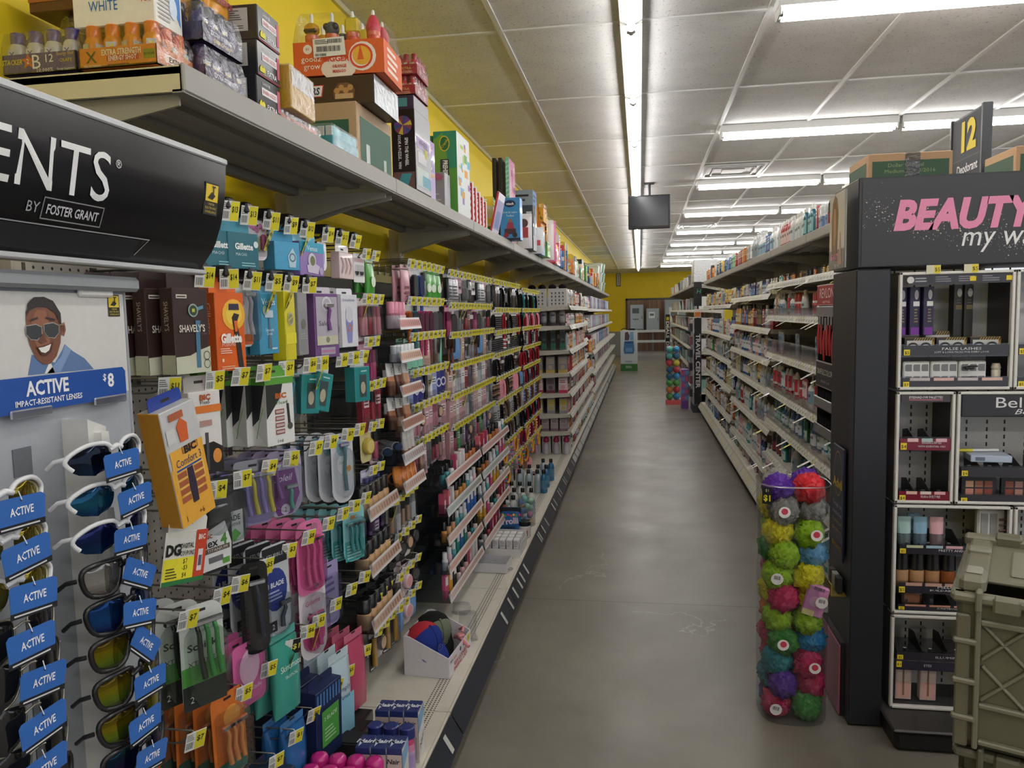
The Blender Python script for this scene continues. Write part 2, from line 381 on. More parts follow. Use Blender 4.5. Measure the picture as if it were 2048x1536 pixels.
# air vents set in the grid
def vent(x, y, label):
    t = thing('ceiling_vent', label, 'vent', (x, y, CEIL-.008), 0, 'ceiling vents')
    m = MB().box((0, 0, 0), (.58, .58, .012), 'dadada', 'satin', .003); m.build('backing', t)
    m = MB()
    for q in (.25, .19): 
        for sg in (-1, 1): m.box((0, sg*q, -.012), (2*q, .014, .012), 'bcbcbc', 'satin'); m.box((sg*q, 0, -.012), (.014, 2*q, .012), 'bcbcbc', 'satin')
    m.box((0, 0, -.012), (.2, .2, .006), 'efefef', 'satin'); m.build('louvre', t)
vent(.88, 7.75, 'square ceiling air vent right of the aisle, nearest one, before the third strip row')
vent(.88, 12.6, 'square ceiling air vent right of the aisle, beyond the hanging monitor')
vent(.27, 23.9, 'small square ceiling vent near the yellow back wall')

# hanging monitor
t = thing('hanging_monitor', 'black flat monitor hanging from the ceiling beneath the aisle strip lights', 'monitor', (.105, 8.3, 2.575), math.radians(-3))
MB().box((0, 0, 0), (.43, .035, .345), '17181a', 'satin', .006).box((0, .03, 0), (.26, .03, .2), '141416', 'satin', .006).build('case', t)
MB().box((0, -.0185, .006), (.395, .003, .3), '20242b', 'gloss').build('screen', t)
MB().cyl((0, .045, .09), (0, .045, CEIL-2.575), .016, '3a3a3c', 'satin', 10).box((0, .045, CEIL-2.58), (.1, .1, .01), '2d2d2f', 'satin').build('ceiling_pole', t)

# back wall sign, electrical room
t = thing('wall_sign', 'narrow vertical framed sign high on the yellow back wall', 'sign', (-.72, YB-.012, 2.66))
MB().box((0, 0, 0), (.15, .02, .46), '2b2a26', 'satin', .004).build('frame', t)
m = MB().rect(-.05, .05, -.2, .2, -.0115, 'd8d6cc')
for k in range(8): m.rect(-.03, .03, -.175+.045*k, -.15+.045*k, -.0125, '3b3833')
m.build('panel', t)
def cabinet(x, y, w, h, z, label, screen):
    t = thing('electrical_cabinet', label, 'electrical cabinet', (x, y, z))
    MB().box((0, 0, h/2), (w, .22, h), '7b8286', 'satin', .01).build('body', t)
    if z: MB().box((0, .05, -z/2), (.06, .06, z), '5a6064', 'satin').build('conduit', t)
    m = MB().box((0, -.115, h/2), (w*.9, .012, h*.94), '858c90', 'satin', .006); m.box((w*.38, -.125, h*.5), (.02, .02, .1), '3c4043', 'satin')
    m.build('door', t)
    m = MB()
    if screen == 1:
        m.box((-w*.1, -.124, h*.76), (w*.5, .01, h*.2), '2d3a3c', 'gloss'); 
        for k in range(3): m.cyl((-w*.25+k*w*.15, -.12, h*.42), (-w*.25+k*w*.15, -.135, h*.42), .025, '26282a', 'satin')
    else: m.box((-w*.08, -.123, h*.7), (w*.45, .006, h*.28), 'b9bcbd', 'paper'); m.box((-w*.08, -.127, h*.72), (w*.3, .003, h*.1), '565a5c', 'paper')
    m.build('display' if screen == 1 else 'notice', t)
cabinet(-.1, 30.3, .5, .95, .85, 'grey electrical cabinet with dark screen in the back room, left of the three', 1)
cabinet(.5, 30.35, .5, .85, .8, 'grey electrical cabinet with pale notice in the back room, middle of the three', 0)
cabinet(1.35, 30.2, .8, 2., 0, 'tall grey electrical cabinet in the back room, right of the three', 0)
for z in (.42, .8):
    t = thing('guard_rail', 'pale horizontal guard rail across the back room, %s of two' % ('lower' if z < .5 else 'upper'), 'rail', (.8, 29.4, z), 0, 'guard rails')
    MB().box((0, 0, 0), (2.9, .08, .09), 'aeb2b2', 'satin', .01).build('beam', t)
    if z > .5:
        for x in (-1.3, 1.3): MB().box((x, .09, .045-z/2), (.08, .1, z+.09), '9a9e9e', 'satin').build('post', t)
    else:
        for x in (-1.25, 1.25): MB().box((x, 0, -.045-.1875), (.08, .06, .375), '9a9e9e', 'satin').build('post', t)

# luggage carton standing by the back wall
t = thing('display_carton', 'white carton with blue luggage bag picture, standing at the end of the left shelving', 'carton', (-.28, 20.45, 0))
MB().box((0, .15, .53), (.44, .3, 1.06), 'dfe2e3', 'card', .004).build('box', t)
m = MB()
m.prism([(-.12, .45), (.12, .45), (.14, .55), (.12, .78), (-.12, .78), (-.14, .55)], -.006, .0, '4b7fb5'); m.rect(-.09, .09, .5, .6, -.007, '79a9d6'); m.rect(-.1, .1, .72, .76, -.007, '2f5688')
m.prism([(-.11, .8), (.0, .8), (.02, .92), (-.03, 1.03), (-.1, 1.0)], -.006, 0, '5b4450'); m.rect(.03, .12, .8, 1.02, -.006, '7fb2d8')
m.rect(-.22, .22, 0, .17, -.006, '3e7d3f')
for k in range(15): m.poly([(-.22+.03*k, -.006, .17), (-.19+.03*k, -.006, .17), (-.207+.03*k, -.006, .2)], '3e7d3f')
m.bars(-.09, .09, .07, .14, -.008, 'd5e6d2', 3); m.bars(-.1, .1, .22, .27, -.007, '7e9db0', 2); m.build('print', t)
m = MB(); m.tube([(-.1+.2*math.cos(a)*.5, .1, 1.06+.05*math.sin(a)) for a in [PI*k/8 for k in range(9)]], .012, '2a2a30', 'rubber'); m.box((.08, .12, 1.08), (.16, .1, .05), '2c3038', 'fabric', .01); m.build('bag_handle', t)
# ---------------------------------------------------------------- left shelving
BY = 1.30; BW = 1.22
def topshelf(parent, y0, x0, x1, z, w, end_near=False, sgn=1):
    # shelf tray with turned-down front lip, ribbed underside and two brackets; x0 at the uprights, x1 at the front
    m = MB(); cx = (x0+x1)/2; sg = 1 if x1 > x0 else -1; d = abs(x1-x0)
    m.box((cx, y0+w/2, z-.006), (d, w-.006, .012), 'aaa79f', 'steel')
    m.box((x1, y0+w/2, z-.018), (.012, w-.006, .05), '9d9a93', 'steel', .003)
    m.box((x1-sg*.008, y0+w/2, z-.042), (.022, w-.006, .006), '8f8c86', 'steel')
    for k in (.3, .62): m.box((x0+sg*d*k, y0+w/2, z-.018), (.05, w-.04, .014), '9a978f', 'steel')
    m.box((x0+sg*.02, y0+w/2, z-.02), (.03, w-.02, .035), '9a978f', 'steel')
    col = 'd3cba9' if end_near else 'b5b1a6'
    for yy in (y0+.006, y0+w-.006): m.box((cx, yy, z-.02), (d, .006, .045), col, 'steel')
    o = m.build('top_shelf', parent)
    for yy in (y0+.03, y0+w-.03):
        b = MB(); pts = [(0, -.04), (d*.94, -.04), (d*.94, -.06), (d*.55, -.085), (d*.2, -.12), (0, -.14)]
        vs = [(x0+sg*px, pz) for px, pz in pts]; b.prism(vs, yy-.003, yy+.003, 'aaa698', 'steel'); b.M = Matrix.Translation((0, 0, z))
        b = MB(); b.at(0, 0, z).prism(vs, yy-.003, yy+.003, 'aaa698', 'steel').build('bracket', o)
    return o
def price_strip(m, x, z, y0, w, sg, seed, n, dark='2e3138', tags=.5, cols=('e9e9e2', 'f0e23c')):
    # tilted ticket rail; sg: +1 faces +x
    q = random.Random(seed); a = (x, z); b = (x+sg*.045, z-.075)
    m.poly([(a[0], y0, a[1]), (b[0], y0, b[1]), (b[0], y0+w, b[1]), (a[0], y0+w, a[1])][::1 if sg < 0 else -1], dark, 'satin')
    m.poly([(a[0]-sg*.004, y0, a[1]), (b[0]-sg*.004, y0, b[1]-.002), (b[0]-sg*.004, y0+w, b[1]-.002), (a[0]-sg*.004, y0+w, a[1])][::-1 if sg < 0 else 1], dark, 'satin')
    st = w/n
    for k in range(n):
        if q.random() > tags: continue
        y1 = y0+st*k+.006; y2 = y1+st*.62
        for f0, f1, c in ((0, .6, cols[0]), (.6, 1, q.choice(cols))):
            ya, yb = y1+(y2-y1)*f0, y1+(y2-y1)*f1
            P = lambda t, yy: (a[0]+(b[0]-a[0])*t+sg*.0015, yy, a[1]+(b[1]-a[1])*t+.0008)
            m.poly([P(.15, ya), P(.85, ya), P(.85, yb), P(.15, yb)][::1 if sg < 0 else -1], c)
BAYN = ['sunglasses', 'razor', 'first make-up', 'second make-up', 'third make-up', 'hair accessory']
def left_bay(k):
    y0 = BY+BW*k; nm = BAYN[k+1] if k+1 < len(BAYN) else None
    lab = ('cream metal wall shelving bay holding the %s goods' % ({-1: 'sunglasses rack and nearest', 0: 'razor', 1: 'first make-up', 2: 'second make-up', 3: 'third make-up', 4: 'hair accessory'}[k])) if nm else 'cream metal wall shelving bay of packed shelves, %s past the hair accessories' % ORD[k-5]
    t = thing('shelving_bay', lab, 'shelving', (0, y0, 0), 0, 'left wall shelving bays')
    m = MB().box((-1.2, .03, .99), (.06, .05, 1.98), 'b9b1a0', 'steel', .004)
    for j in range(46): m.box((-1.1695, .03, .1+.04*j), (.002, .008, .018), '4b473f', 'steel')
    m.build('upright', t)
    top = 1.86 if k < 1 else 1.77
    m = MB()
    if k < 1: m.box((-1.205, BW/2, (top+.17)/2), (.012, BW-.05, top-.17), 'ffffff', 'pegboard_beige')
    else:
        m.box((-1.205, BW/2, (top+.17)/2), (.012, BW-.05, top-.17), '55534f' if k < 5 else 'a39d90', 'board')
        m.box((-1.2, BW/2, top-.03), (.014, BW-.05, .06), 'b9ab5e' if k < 5 else 'b9b1a0', 'steel')
    m.build('back_panel', t)
    MB().box((-.935, BW/2, .155), (.54, BW-.004, .02), 'ffffff', 'deck_enamel').box((-.668, BW/2, .15), (.01, BW-.004, .035), 'cdc7b6', 'steel', .003).build('base_deck', t)
    MB().box((-.70, BW/2, .07), (.02, BW, .14), '4a4842', 'steel').build('kick_plate', t)
    m = MB(); price_strip(m, -.662, .16, .004, BW-.012, 1, k+40, 26, tags=.12 if k < 5 else .9, cols=('c9c9c2', 'a9a9a2') if k < 5 else ('e9e9e2', 'e3e3da')); m.build('price_rail', t)
    topshelf(t, 0, -1.17, -.8, 2.0, BW, k == 0)
    return t
for k in range(0, 16): left_bay(k)
# the bay that carries the sunglasses rack has no top shelf at this end
left_bay_t = thing('shelving_bay', 'cream metal wall shelving bay behind the sunglasses rack', 'shelving', (0, BY-BW, 0), 0, 'left wall shelving bays')
MB().box((-1.205, BW/2, 1.0), (.012, BW-.05, 1.66), 'ffffff', 'pegboard_beige').build('back_panel', left_bay_t)
MB().box((-1.2, .03, .99), (.06, .05, 1.98), 'b9b1a0', 'steel', .004).build('upright', left_bay_t)
# packed shelves past the pegs
LZ = [.40, .572, .773, .97, 1.19, 1.427, 1.614]
def shelf(parent, xb, xf, z, y0, w, seed, tags=.9, n=22, lip='d9d6cc', name='shelf'):
    sg = 1 if xf > xb else -1; m = MB()
    m.box(((xb+xf)/2, y0+w/2, z-.008), (abs(xf-xb), w-.006, .016), 'c5c0b3', 'steel')
    for yy in (y0+.005, y0+w-.005): m.poly([(xb, yy, z), (xf, yy, z), (xf, yy, z-.03), (xb, yy, z-.06)], 'c9c4b6', 'steel')
    o = m.build(name, parent); m = MB()
    a = (xf, z+.006); b = (xf+sg*.022, z-.036)
    m.poly([(a[0], y0, a[1]), (a[0], y0+w-.006, a[1]), (b[0], y0+w-.006, b[1]), (b[0], y0, b[1])][::-1 if sg > 0 else 1], lip, 'satin')
    m.box((xf-sg*.004, y0+w/2, z-.012), (.006, w-.006, .04), 'b7b3a8', 'steel')
    q = random.Random(seed); st = w/n
    for k in range(n):
        if q.random() > tags: continue
        y1 = y0+st*k+.004; y2 = y1+st*.7
        P = lambda t, yy: (a[0]+(b[0]-a[0])*t+sg*.001, yy, a[1]+(b[1]-a[1])*t+.0006)
        c = q.choice(['f4f4ee', 'f4f4ee', 'f0ead0', 'efe65e'])
        m.poly([P(.12, y1), P(.12, y2), P(.88, y2), P(.88, y1)][::-1 if sg > 0 else 1], 'f4f4ee')
        ya = y1+(y2-y1)*.55; m.poly([P(.1, ya), P(.1, y2), P(.9, y2), P(.9, ya)][::-1 if sg > 0 else 1], c)
        m.poly([P(.5, y1+.004), P(.5, ya-.004), P(.8, ya-.004), P(.8, y1+.004)][::-1 if sg > 0 else 1], '8b8b86')
    m.build('price_rail', o); return o
LBAY = {}
for k in range(5, 16):
    t = [o for o in C.objects if o.name.startswith('shelving_bay') and abs(o.location.y-(BY+BW*k)) < .01][0]; LBAY[k] = t
    for i, z in enumerate(LZ if k < 8 else [.42, .68, .98, 1.3, 1.6]):
        shelf(t, -1.19, -.665 if (k < 7 or i < 3) else -.74, z, 0, BW, k*10+i, tags=.85 if k < 11 else .5, n=16)

# ---------------------------------------------------------------- right shelving
RB = [3.49, 4.71, 5.93, 7.15, 8.37, 9.59, 10.81]; RE = 11.9
RZ = {0: [.507, .75, .975, 1.235, 1.5, 1.72], 1: [.32, .64, .935, 1.16, 1.395, 1.655], 2: [.38, .70, .99, 1.26, 1.6]}
RNAME = ['near', 'near', 'middle', 'middle', 'far', 'far', 'farthest']
RBAY = []
for k, y0 in enumerate(RB):
    w = (RB+[RE])[k+1]-y0; z_s = RZ[min(k//2, 2)]
    t = thing('shelving_bay', 'cream metal aisle shelving bay on the right, %s from the make-up display' % ORD[k], 'shelving', (0, y0, 0), 0, 'right aisle shelving bays'); RBAY.append(t)
    MB().box((1.37, w/2, .99), (.02, w-.01, 1.96), 'a9a294', 'steel').build('back_panel', t)
    MB().box((1.34, .025, .99), (.05, .04, 1.98), 'b9b1a0', 'steel', .004).build('upright', t)
    MB().box((1.14, w/2, .155), (.46, w-.004, .02), 'd2ccbd', 'steel').build('base_deck', t)
    MB().box((.94, w/2, .07), (.02, w, .14), '2f2d2a', 'steel').build('kick_plate', t)
    m = MB(); price_strip(m, .905, .17, .004, w-.012, -1, k+70, 20, dark='c9c6bd', tags=.9); m.build('price_rail', t)
    topshelf(t, 0, 1.36, .95, 1.965, w)
    for i, z in enumerate(z_s): shelf(t, 1.36, .93 if k < 2 else .95, z, 0, w, 200+k*10+i, n=18)
# ---------------------------------------------------------------- goods on the long top shelf, left
ZT = 2.008
def face(m, which, w, d, h):
    # put the drawing frame on one side of a w x d x h box standing on its base centre
    if which == 'f': m.at(0, 0, 0)
    elif which == 'r': m.at(0, 0, 0, PI/2)
    elif which == 'l': m.at(0, 0, 0, -PI/2)
    elif which == 'b': m.at(0, 0, 0, PI)
    return -(d if which in 'fb' else w)/2-.0008
def carton(name, label, cat, x, y, z, w, d, h, rot, col, art=None, mat='card', cols=None, group=None, bev=.002):
    m = MB().box((0, 0, h/2), (w, d, h), col, mat, bev, cols)
    if art: art(m, w, d, h)
    return tag(m.build(name, None, (x, y, z), rot), label, cat, group)
def shot_tray(label, x, y, z, rot, w, d, tc, bc, cc, art, nx=4, ny=3, h=.075, wrap=True):
    t = thing('energy_shot_tray', label, 'drink tray', (x, y, z), rot, 'shrink-wrapped trays of energy shots')
    m = MB()
    th = .036
    m.box((0, 0, .002), (w, d, .004), tc)
    for sg in (-1, 1): m.box((0, sg*(d/2-.001), th/2), (w, .002, th), tc); m.box((sg*(w/2-.001), 0, th/2), (.002, d, th), tc)
    y0 = face(m, 'f', w, d, h); art(m, w, y0, th)
    y0 = face(m, 'r', w, d, h); m.rect(-d*.3, d*.3, th*.3, th*.7, y0, mix(tc, 'ffffff', .6)); m.text('EXTRA', 0, th*.5, .014, y0-.0006, '222222')
    m.build('tray', t)
    r = min(w/nx, d/ny)*.44
    pm = MB(); pm.lathe([(r*.9, 0), (r, .004), (r, h*.62), (r*.78, h*.72), (r*.78, h*.98), (r*.7, h)], [bc, bc, bc, cc, cc], 'gloss', 9)
    for a in (0, PI/2): pm.at(0, 0, 0, a).rect(-r*.5, r*.5, h*.32, h*.56, -r*1.01, 'c9c9c6'); pm.text('X', 0, h*.44, h*.2, -r*1.02, 'e8d22c' if bc != 'c8c6b8' else '55408a', bold=.02)
    me = pm.mesh('bottle')
    for i in range(nx):
        for j in range(ny):
            if 0 < i < nx-1 and 0 < j < ny-1: continue
            obj('bottle', me, t, (-w/2+w*(i+.5)/nx, -d/2+d*(j+.5)/ny, .004), rnd.uniform(-.5, .5))
    if wrap:
        m = MB(); a, b = w/2+.001, d/2+.001
        m.loft([[(sx*a*k, sy*b*k, zz) for sx, sy in ((-1, -1), (1, -1), (1, 1), (-1, 1))] for k, zz in ((1, .001), (1, h*.7), (.93, h*1.0), (.5, h*1.03))], 'f6f6f8', 'film', (False, True), False); m.build('shrink_wrap', t)
    return t
def art_b12(m, w, y, th):
    m.text('B', -.005, th*.58, .036, y, 'f3efe0'); m.text('12', .022, th*.7, .02, y, 'f3efe0'); m.text('10,000%', .012, th*.14, .0105, y, 'f3efe0')
    m.text('STACKER', -.055, th*.62, .013, y, 'd8c52e', w=.042, shear=.2, bold=.02); st = [(-.022+.015*(1 if k % 2 == 0 else .45)*math.sin(k*PI/5), th*.62+.015*(1 if k % 2 == 0 else .45)*math.cos(k*PI/5)) for k in range(10)]
    m.poly([(a, y+.0002, b) for a, b in st], 'd0602c'); m.text('2', -.022, th*.62, .012, y-.0004, 'f3efe0')
    m.text('Energy Shot', .055, th*.88, .009, y, 'd8b42e', w=.034); m.text('GRAPE', .055, th*.55, .009, y, 'd8b42e'); m.text('Energy Supplement', .055, th*.14, .006, y, 'f3efe0', w=.036)
def art_es(m, w, y, th):
    m.text('EXTRA STRENGTH', .008, th*.74, .0145, y, 'f6efcf', w=.078, bold=.02); m.text('ENERGY SHOT', .01, th*.44, .012, y, 'f6e9d8', w=.056, bold=.02); m.rect(-.022, .042, th*.3, th*.58, y+.0003, 'd0452a')
    m.text('X', -.052, th*.55, .028, y, '5a4416', bold=.02); m.text('PEACH MANGO', -.05, th*.12, .006, y, 'f6efcf', w=.034); m.rect(.052, .074, th*.3, th*.75, y, '8a8c22'); m.text('NO SUGAR', .063, th*.52, .006, y-.0004, '2c3a10', w=.02)
    m.bars(-.02, .045, .002, .007, y, '7a3a10', 1, 4)
def art_x(m, w, y, th):
    m.text('EXTRA STRENGTH', 0, th*.68, .012, y, 'e8e4ee', w=.09, bold=.02); m.text('ENERGY SHOT', 0, th*.32, .011, y, 'e2b62c', w=.07)
shot_tray('purple energy shot tray at the near end of the top shelf, left corner', -1.082, 1.362, ZT, 0, .15, .115, '4a3a78', 'c8c6b8', '4b3c85', art_b12)
shot_tray('orange energy shot tray at the near end of the top shelf, beside the purple one', -.923, 1.362, ZT, 0, .155, .115, 'e2812a', 'e0872f', 'e2702c', art_es)
shot_tray('dark violet energy shot tray facing the aisle, lower of two next to the orange tray', -.885, 1.505, ZT, LW, .155, .12, '3c2a52', '3b3150', '35294e', art_x)
shot_tray('dark violet energy shot tray facing the aisle, stacked on the lower one', -.885, 1.5, ZT+.08, LW, .15, .12, '352850', '41385a', '2c2a3c', art_x)
shot_tray('dark energy shot tray tucked behind the gum carton near the wall', -1.07, 1.5, ZT, 0, .14, .12, '2c2838', '2f2b3d', '30284a', art_x)
shot_tray('black energy shot tray on the dark tray by the wall, behind the gum carton', -1.07, 1.5, ZT+.08, 0, .14, .12, '2b2630', '24222c', '3a3256', art_x)
carton('candy_carton', 'dark brown snack carton on the black energy shots near the wall', 'carton', -1.1, 1.5, ZT+.16, .2, .14, .05, 0, '5c3a28', lambda m, w, d, h: (m.rect(-.1, .1, .02, .05, -d/2-.001, 'a8642c'), m.text('GRAPE', -.05, .03, .016, -d/2-.002, 'f0e2c0')))
def art_mentos(m, w, d, h):
    y = face(m, 'f', w, d, h)
    m.text('mentos', -.035, h*.7, .032, y, '1f2a62', w=.075, bold=.03); m.text('ALWAYS', -.025, h*.45, .012, y, '6d7f8d', w=.045); m.text('WHITE', -.02, h*.26, .026, y, '2b6da8', w=.058)
    m.rect(-.055, .0, h*.88, h*.99, y, 'd23a3c'); m.text('Gum', -.03, h*.93, .013, y-.0005, 'ffffff')
    for r, c in ((.05, '2f6fb0'), (.046, 'f4f4f0'), (.043, '7ab1dc'), (.036, '2b84cc')): m.disc(.037, h*.68, r, y-.0002*(60-r*1000)/10, c, rz=r*.95)
    m.disc(.048, h*.58, .011, y-.0018, 'ffffff'); m.text('100', .068, h*.3, .016, y-.002, 'd0442f')
    y = face(m, 'r', w, d, h); m.poly([(-d*.45, y, h*.95), (d*.4, y, h*.95), (d*.42, y, h*.1), (0, y, h*.5)], '4d86cf'); m.disc(d*.15, h*.3, .012, y-.0006, 'dceaf8', rz=.02); m.bars(-d*.4, d*.1, .01, h*.5, y-.0004, 'b8b6b4', 8, 5)
carton('gum_carton', 'white chewing gum carton resting on the shot trays at the near shelf end', 'carton', -.938, 1.365, ZT+.079, .165, .085, .14, 0, 'ece9df', art_mentos)
def art_5h(m, w, d, h):
    y = face(m, 'f', w, d, h)
    m.rect(-w*.3, w*.35, h*.48, h*.7, y, 'f2f2f2'); m.text('ENERGIZED', w*.025, h*.59, .012, y-.0005, 'c02a4a', w=w*.58); m.text('5-HOUR', -w*.1, h*.82, .01, y, 'e8e8e8'); m.text('EXTRA', w*.12, h*.2, .015, y, 'f4f4f4', w=w*.42, bold=.02)
    m.prism([(-w*.42, h*.12), (-w*.2, h*.12), (-w*.2, h*.24), (-w*.26, h*.3), (-w*.31, h*.24), (-w*.36, h*.32), (-w*.42, h*.22)], y-.001, y, 'e0d22c'); m.rect(w*.36, w*.48, h*.2, h*.85, y, 'c45a74'); m.rect(-w*.5, w*.5, 0, h*.07, y, '7a2434')
    y = face(m, 'l', w, d, h); m.rect(-d*.42, d*.3, h*.25, h*.9, y, 'b9b9b6'); m.bars(-d*.36, d*.22, h*.3, h*.85, y-.0004, '55555a', 9, 2)
for k in range(3):
    carton('energy_shot_carton', 'black energy shot carton with white band beside the violet trays, %s of its stack' % ['bottom', 'middle', 'top'][k], 'carton', -.875, 1.68+.006*k, ZT+.076*k, .112, .11, .075, LW+.02*k, '2a2a2f', art_5h, 'gloss', group='stacked black shot cartons')
def pouch(name, label, cat, x, y, z, w, h, rot, col, art=None, t=.03, tilt=0, group=None, mat='gloss'):
    m = MB(); rings = []
    for k in range(7):
        f = k/6; th = t*math.sin(PI*min(1, .06+f*.94))**.6*.5 if k < 6 else .0008
        th = max(th*(1-.2*f), .0008); n = 12; hw = w/2*(1-.03*math.sin(PI*f))
        rings.append([(hw*max(-1, min(1, 1.15*math.cos(2*PI*j/n))), th*math.sin(2*PI*j/n)*(1 if abs(math.cos(2*PI*j/n)) < .85 else .6), h*f*.92) for j in range(n)])
    m.loft(rings, col, mat); m.box((0, 0, h*.955), (w, .0016, h*.09), mix(col, 'ffffff', .12), mat)
    if art: art(m, w, -t*.5, h)
    return tag(m.build(name, None, (x, y, z), (tilt, 0, rot)), label, cat, group)
pouch('snack_pouch', 'orange pickled sausage pouch standing on the violet shot trays', 'pouch', -.885, 1.585, ZT+.16, .1, .15, LW, 'e09a2c', lambda m, w, y, h: (m.text('Pickled', .0, h*.52, .022, y-.002, '4a2410', shear=.2), m.text('Sausage', .0, h*.38, .026, y-.002, '8a2830', shear=.2, bold=.03)))
pouch('snack_pouch', 'orange pickled sausage pouch behind, nearer the wall', 'pouch', -1.0, 1.62, ZT+.16, .1, .15, .5, 'd0982c', lambda m, w, y, h: m.text('Pickled', .0, h*.4, .022, y-.002, '4a2410', shear=.2))
pouch('snack_pouch', 'teal snack pouch leaning above the green one on the top shelf', 'pouch', -.95, 1.86, ZT+.17, .09, .12, LW, '4fb0cc')
pouch('snack_pouch', 'green and clear snack pouch beside the stacked black cartons', 'pouch', -.93, 1.815, ZT+.09, .1, .12, LW-.3, '6fa98a', lambda m, w, y, h: m.text('FLIPZ', 0, h*.6, .03, y-.002, '2b3a2a'))
t = thing('candy_box', 'yellow film-wrapped candy box leaning on the top shelf edge', 'box', (-.83, 1.83, ZT+.034), LW+.05)
MB().box((0, 0, .05), (.15, .05, .1), 'd9a827', 'card', .002, {'+z': 'e8e4da'}).rect(-.07, .07, .055, .095, -.026, 'd9d6cf').build('box', t)
MB().box((0, 0, .051), (.153, .053, .104), 'f4f4f6', 'film', .004).build('wrap', t)
t = thing('drink_tray', 'row of small pink drinks in film beneath the yellow candy box', 'drink tray', (-.86, 1.85, ZT), LW)
pm = MB().lathe([(.011, 0), (.011, .02), (.006, .026), (.006, .032)], ['e0a08c', 'f2c8b8', 'f0f0f0'], 'gloss', 8).mesh('bottle')
for i in range(8):
    for j in range(2): obj('bottle', pm, t, (-.09+.0255*i, -.03+.025*j, 0))
MB().box((0, -.018, .016), (.215, .056, .034), 'f6f6f8', 'film', .006).build('wrap', t)
# teal gum boxes, big carton, snack cartons
t = thing('gum_box', 'teal gum box with white packs showing, in front of the brown carton', 'box', (-.872, 2.15, ZT))
MB().box((0, 0, .02), (.1, .19, .04), '2c9aa4', 'card', .002).build('tray', t)
for i in range(4): MB().box((-.036+.024*i, .0, .042), (.021, .18, .05), '3fb0ba', 'card', .002, {'-y': 'd6dcda', '+z': 'bfe0e0'}).build('gum_pack', t)
MB().box((0, 0, .036), (.104, .194, .072), 'f6f6f8', 'film', .004).build('wrap', t)
def art_dg(m, w, d, h):
    y = face(m, 'f', w, d, h); m.rect(-w*.5, w*.42, h*.08, h*.72, y, '2c5a44')
    y = face(m, 'r', w, d, h); m.rect(-d*.42, d*.46, h*.1, h*.8, y, '2c5a44'); m.rect(-d*.28, -d*.18, 0, h*.4, y-.0006, '7f9484', 'gloss'); m.rect(d*.22, d*.3, 0, h*.3, y-.0006, '7f9484', 'gloss')
carton('shipping_carton', 'brown shipping carton with green panels on the top shelf', 'carton', -.985, 2.43, ZT, .31, .33, .185, 0, 'b49673', art_dg, 'paper')
def art_sn(m, w, d, h):
    y = face(m, 'f', w, d, h)
    m.prism([(-w*.42, h*.3), (-w*.02, h*.3), (.0, h*.72), (-w*.4, h*.72)], y-.0006, y, 'c03a3a'); m.prism([(-w*.41, h*.33), (-w*.03, h*.33), (-.004, h*.69), (-w*.395, h*.69)], y-.0012, y, 'eef0f4'); m.text('SNICKERS', -w*.21, h*.51, h*.34, y-.002, '1d2450', w=w*.34, shear=.2, bold=.03)
    m.prism([(w*.1, h*.2), (w*.3, h*.2), (w*.31, h*.5), (w*.25, h*.75), (w*.15, h*.75), (w*.09, h*.5)], y-.0006, y, '6f4a30'); m.rect(w*.11, w*.29, h*.2, h*.38, y-.0012, 'c4a274')
    for k in range(4): m.disc(w*(.13+.045*k), h*(.48+.1*(k % 2)), .009, y-.0015, 'b98a50')
    y = face(m, 'r', w, d, h); m.rect(-d*.5, d*.5, 0, h, y, 'b9bdc2', 'foil')
carton('candy_carton', 'dark brown chocolate bar carton with silver end on the shipping carton', 'carton', -.945, 2.425, ZT+.186, .315, .25, .085, .02, '3a2620', art_sn)
t = thing('juice_tray', 'orange juice tray with four bright bottle tops on the chocolate carton', 'drink tray', (-.9, 2.41, ZT+.276), .05)
m = MB(); w, d, h = .28, .21, .1
for sg in (-1, 1): m.box((0, sg*d/2, h/2), (w, .003, h), 'd9622b'); m.box((sg*w/2, 0, h/2), (.003, d, h), 'd9622b')
m.box((0, 0, .002), (w, d, .004), 'd9622b'); y = -d/2-.0025
m.disc(-.095, h*.78, .014, y, 'f1e6da'); m.text('80', -.095, h*.79, .012, y-.0005, 'd9622b'); m.text('good2', -.085, h*.5, .024, y, 'f6f0e8', w=.062); m.text('grow', -.083, h*.28, .024, y, 'f6f0e8', w=.052)
m.disc(.0, h*.18, .055, y, 'ead9cd', rz=.034); m.disc(.075, h*.5, .043, y-.0003, 'f1e6da'); m.disc(.075, h*.54, .03, y-.0008, 'eab03c'); m.prism([(.06, h*.4), (.08, h*.4), (.07, h*.84)], y-.0014, y, 'd9622b'); m.ring(.072, h*.5, .03, .036, y-.0015, 'd9482b')
m.text('BIGGER', -.005, h*.47, .022, y-.001, 'd9482b', w=.08, bold=.03); m.text('ORANGE', .003, h*.25, .013, y-.001, 'c8502b', w=.045, bold=.03); m.text('MANGO', .003, h*.1, .013, y-.001, 'c8502b', w=.042, bold=.03)
m.at(-.025, 0, 0).prism([(-.05, h*.52), (.05, h*.56), (.046, h*1.1), (-.052, h*1.06)], y-.003, y-.002, 'e9e7e0'); m.codes(-.04, .035, h*.68, h*.84, y-.0036, 20); m.codes(-.005, .04, h*.92, h*1.04, y-.0036, 15); m.bars(-.045, .0, h*.9, h*1.04, y-.0036, '4a4a4a', 3); m.codes(-.045, -.01, h*.55, h*.63, y-.0036, 12)
m.at(0, 0, 0, PI/2); 
for k in range(4): m.rect(-.07, .05-.02*(k % 2), h*(.15+.2*k), h*(.26+.2*k), -w/2-.0025, 'f0d8c8')
m.build('tray', t)
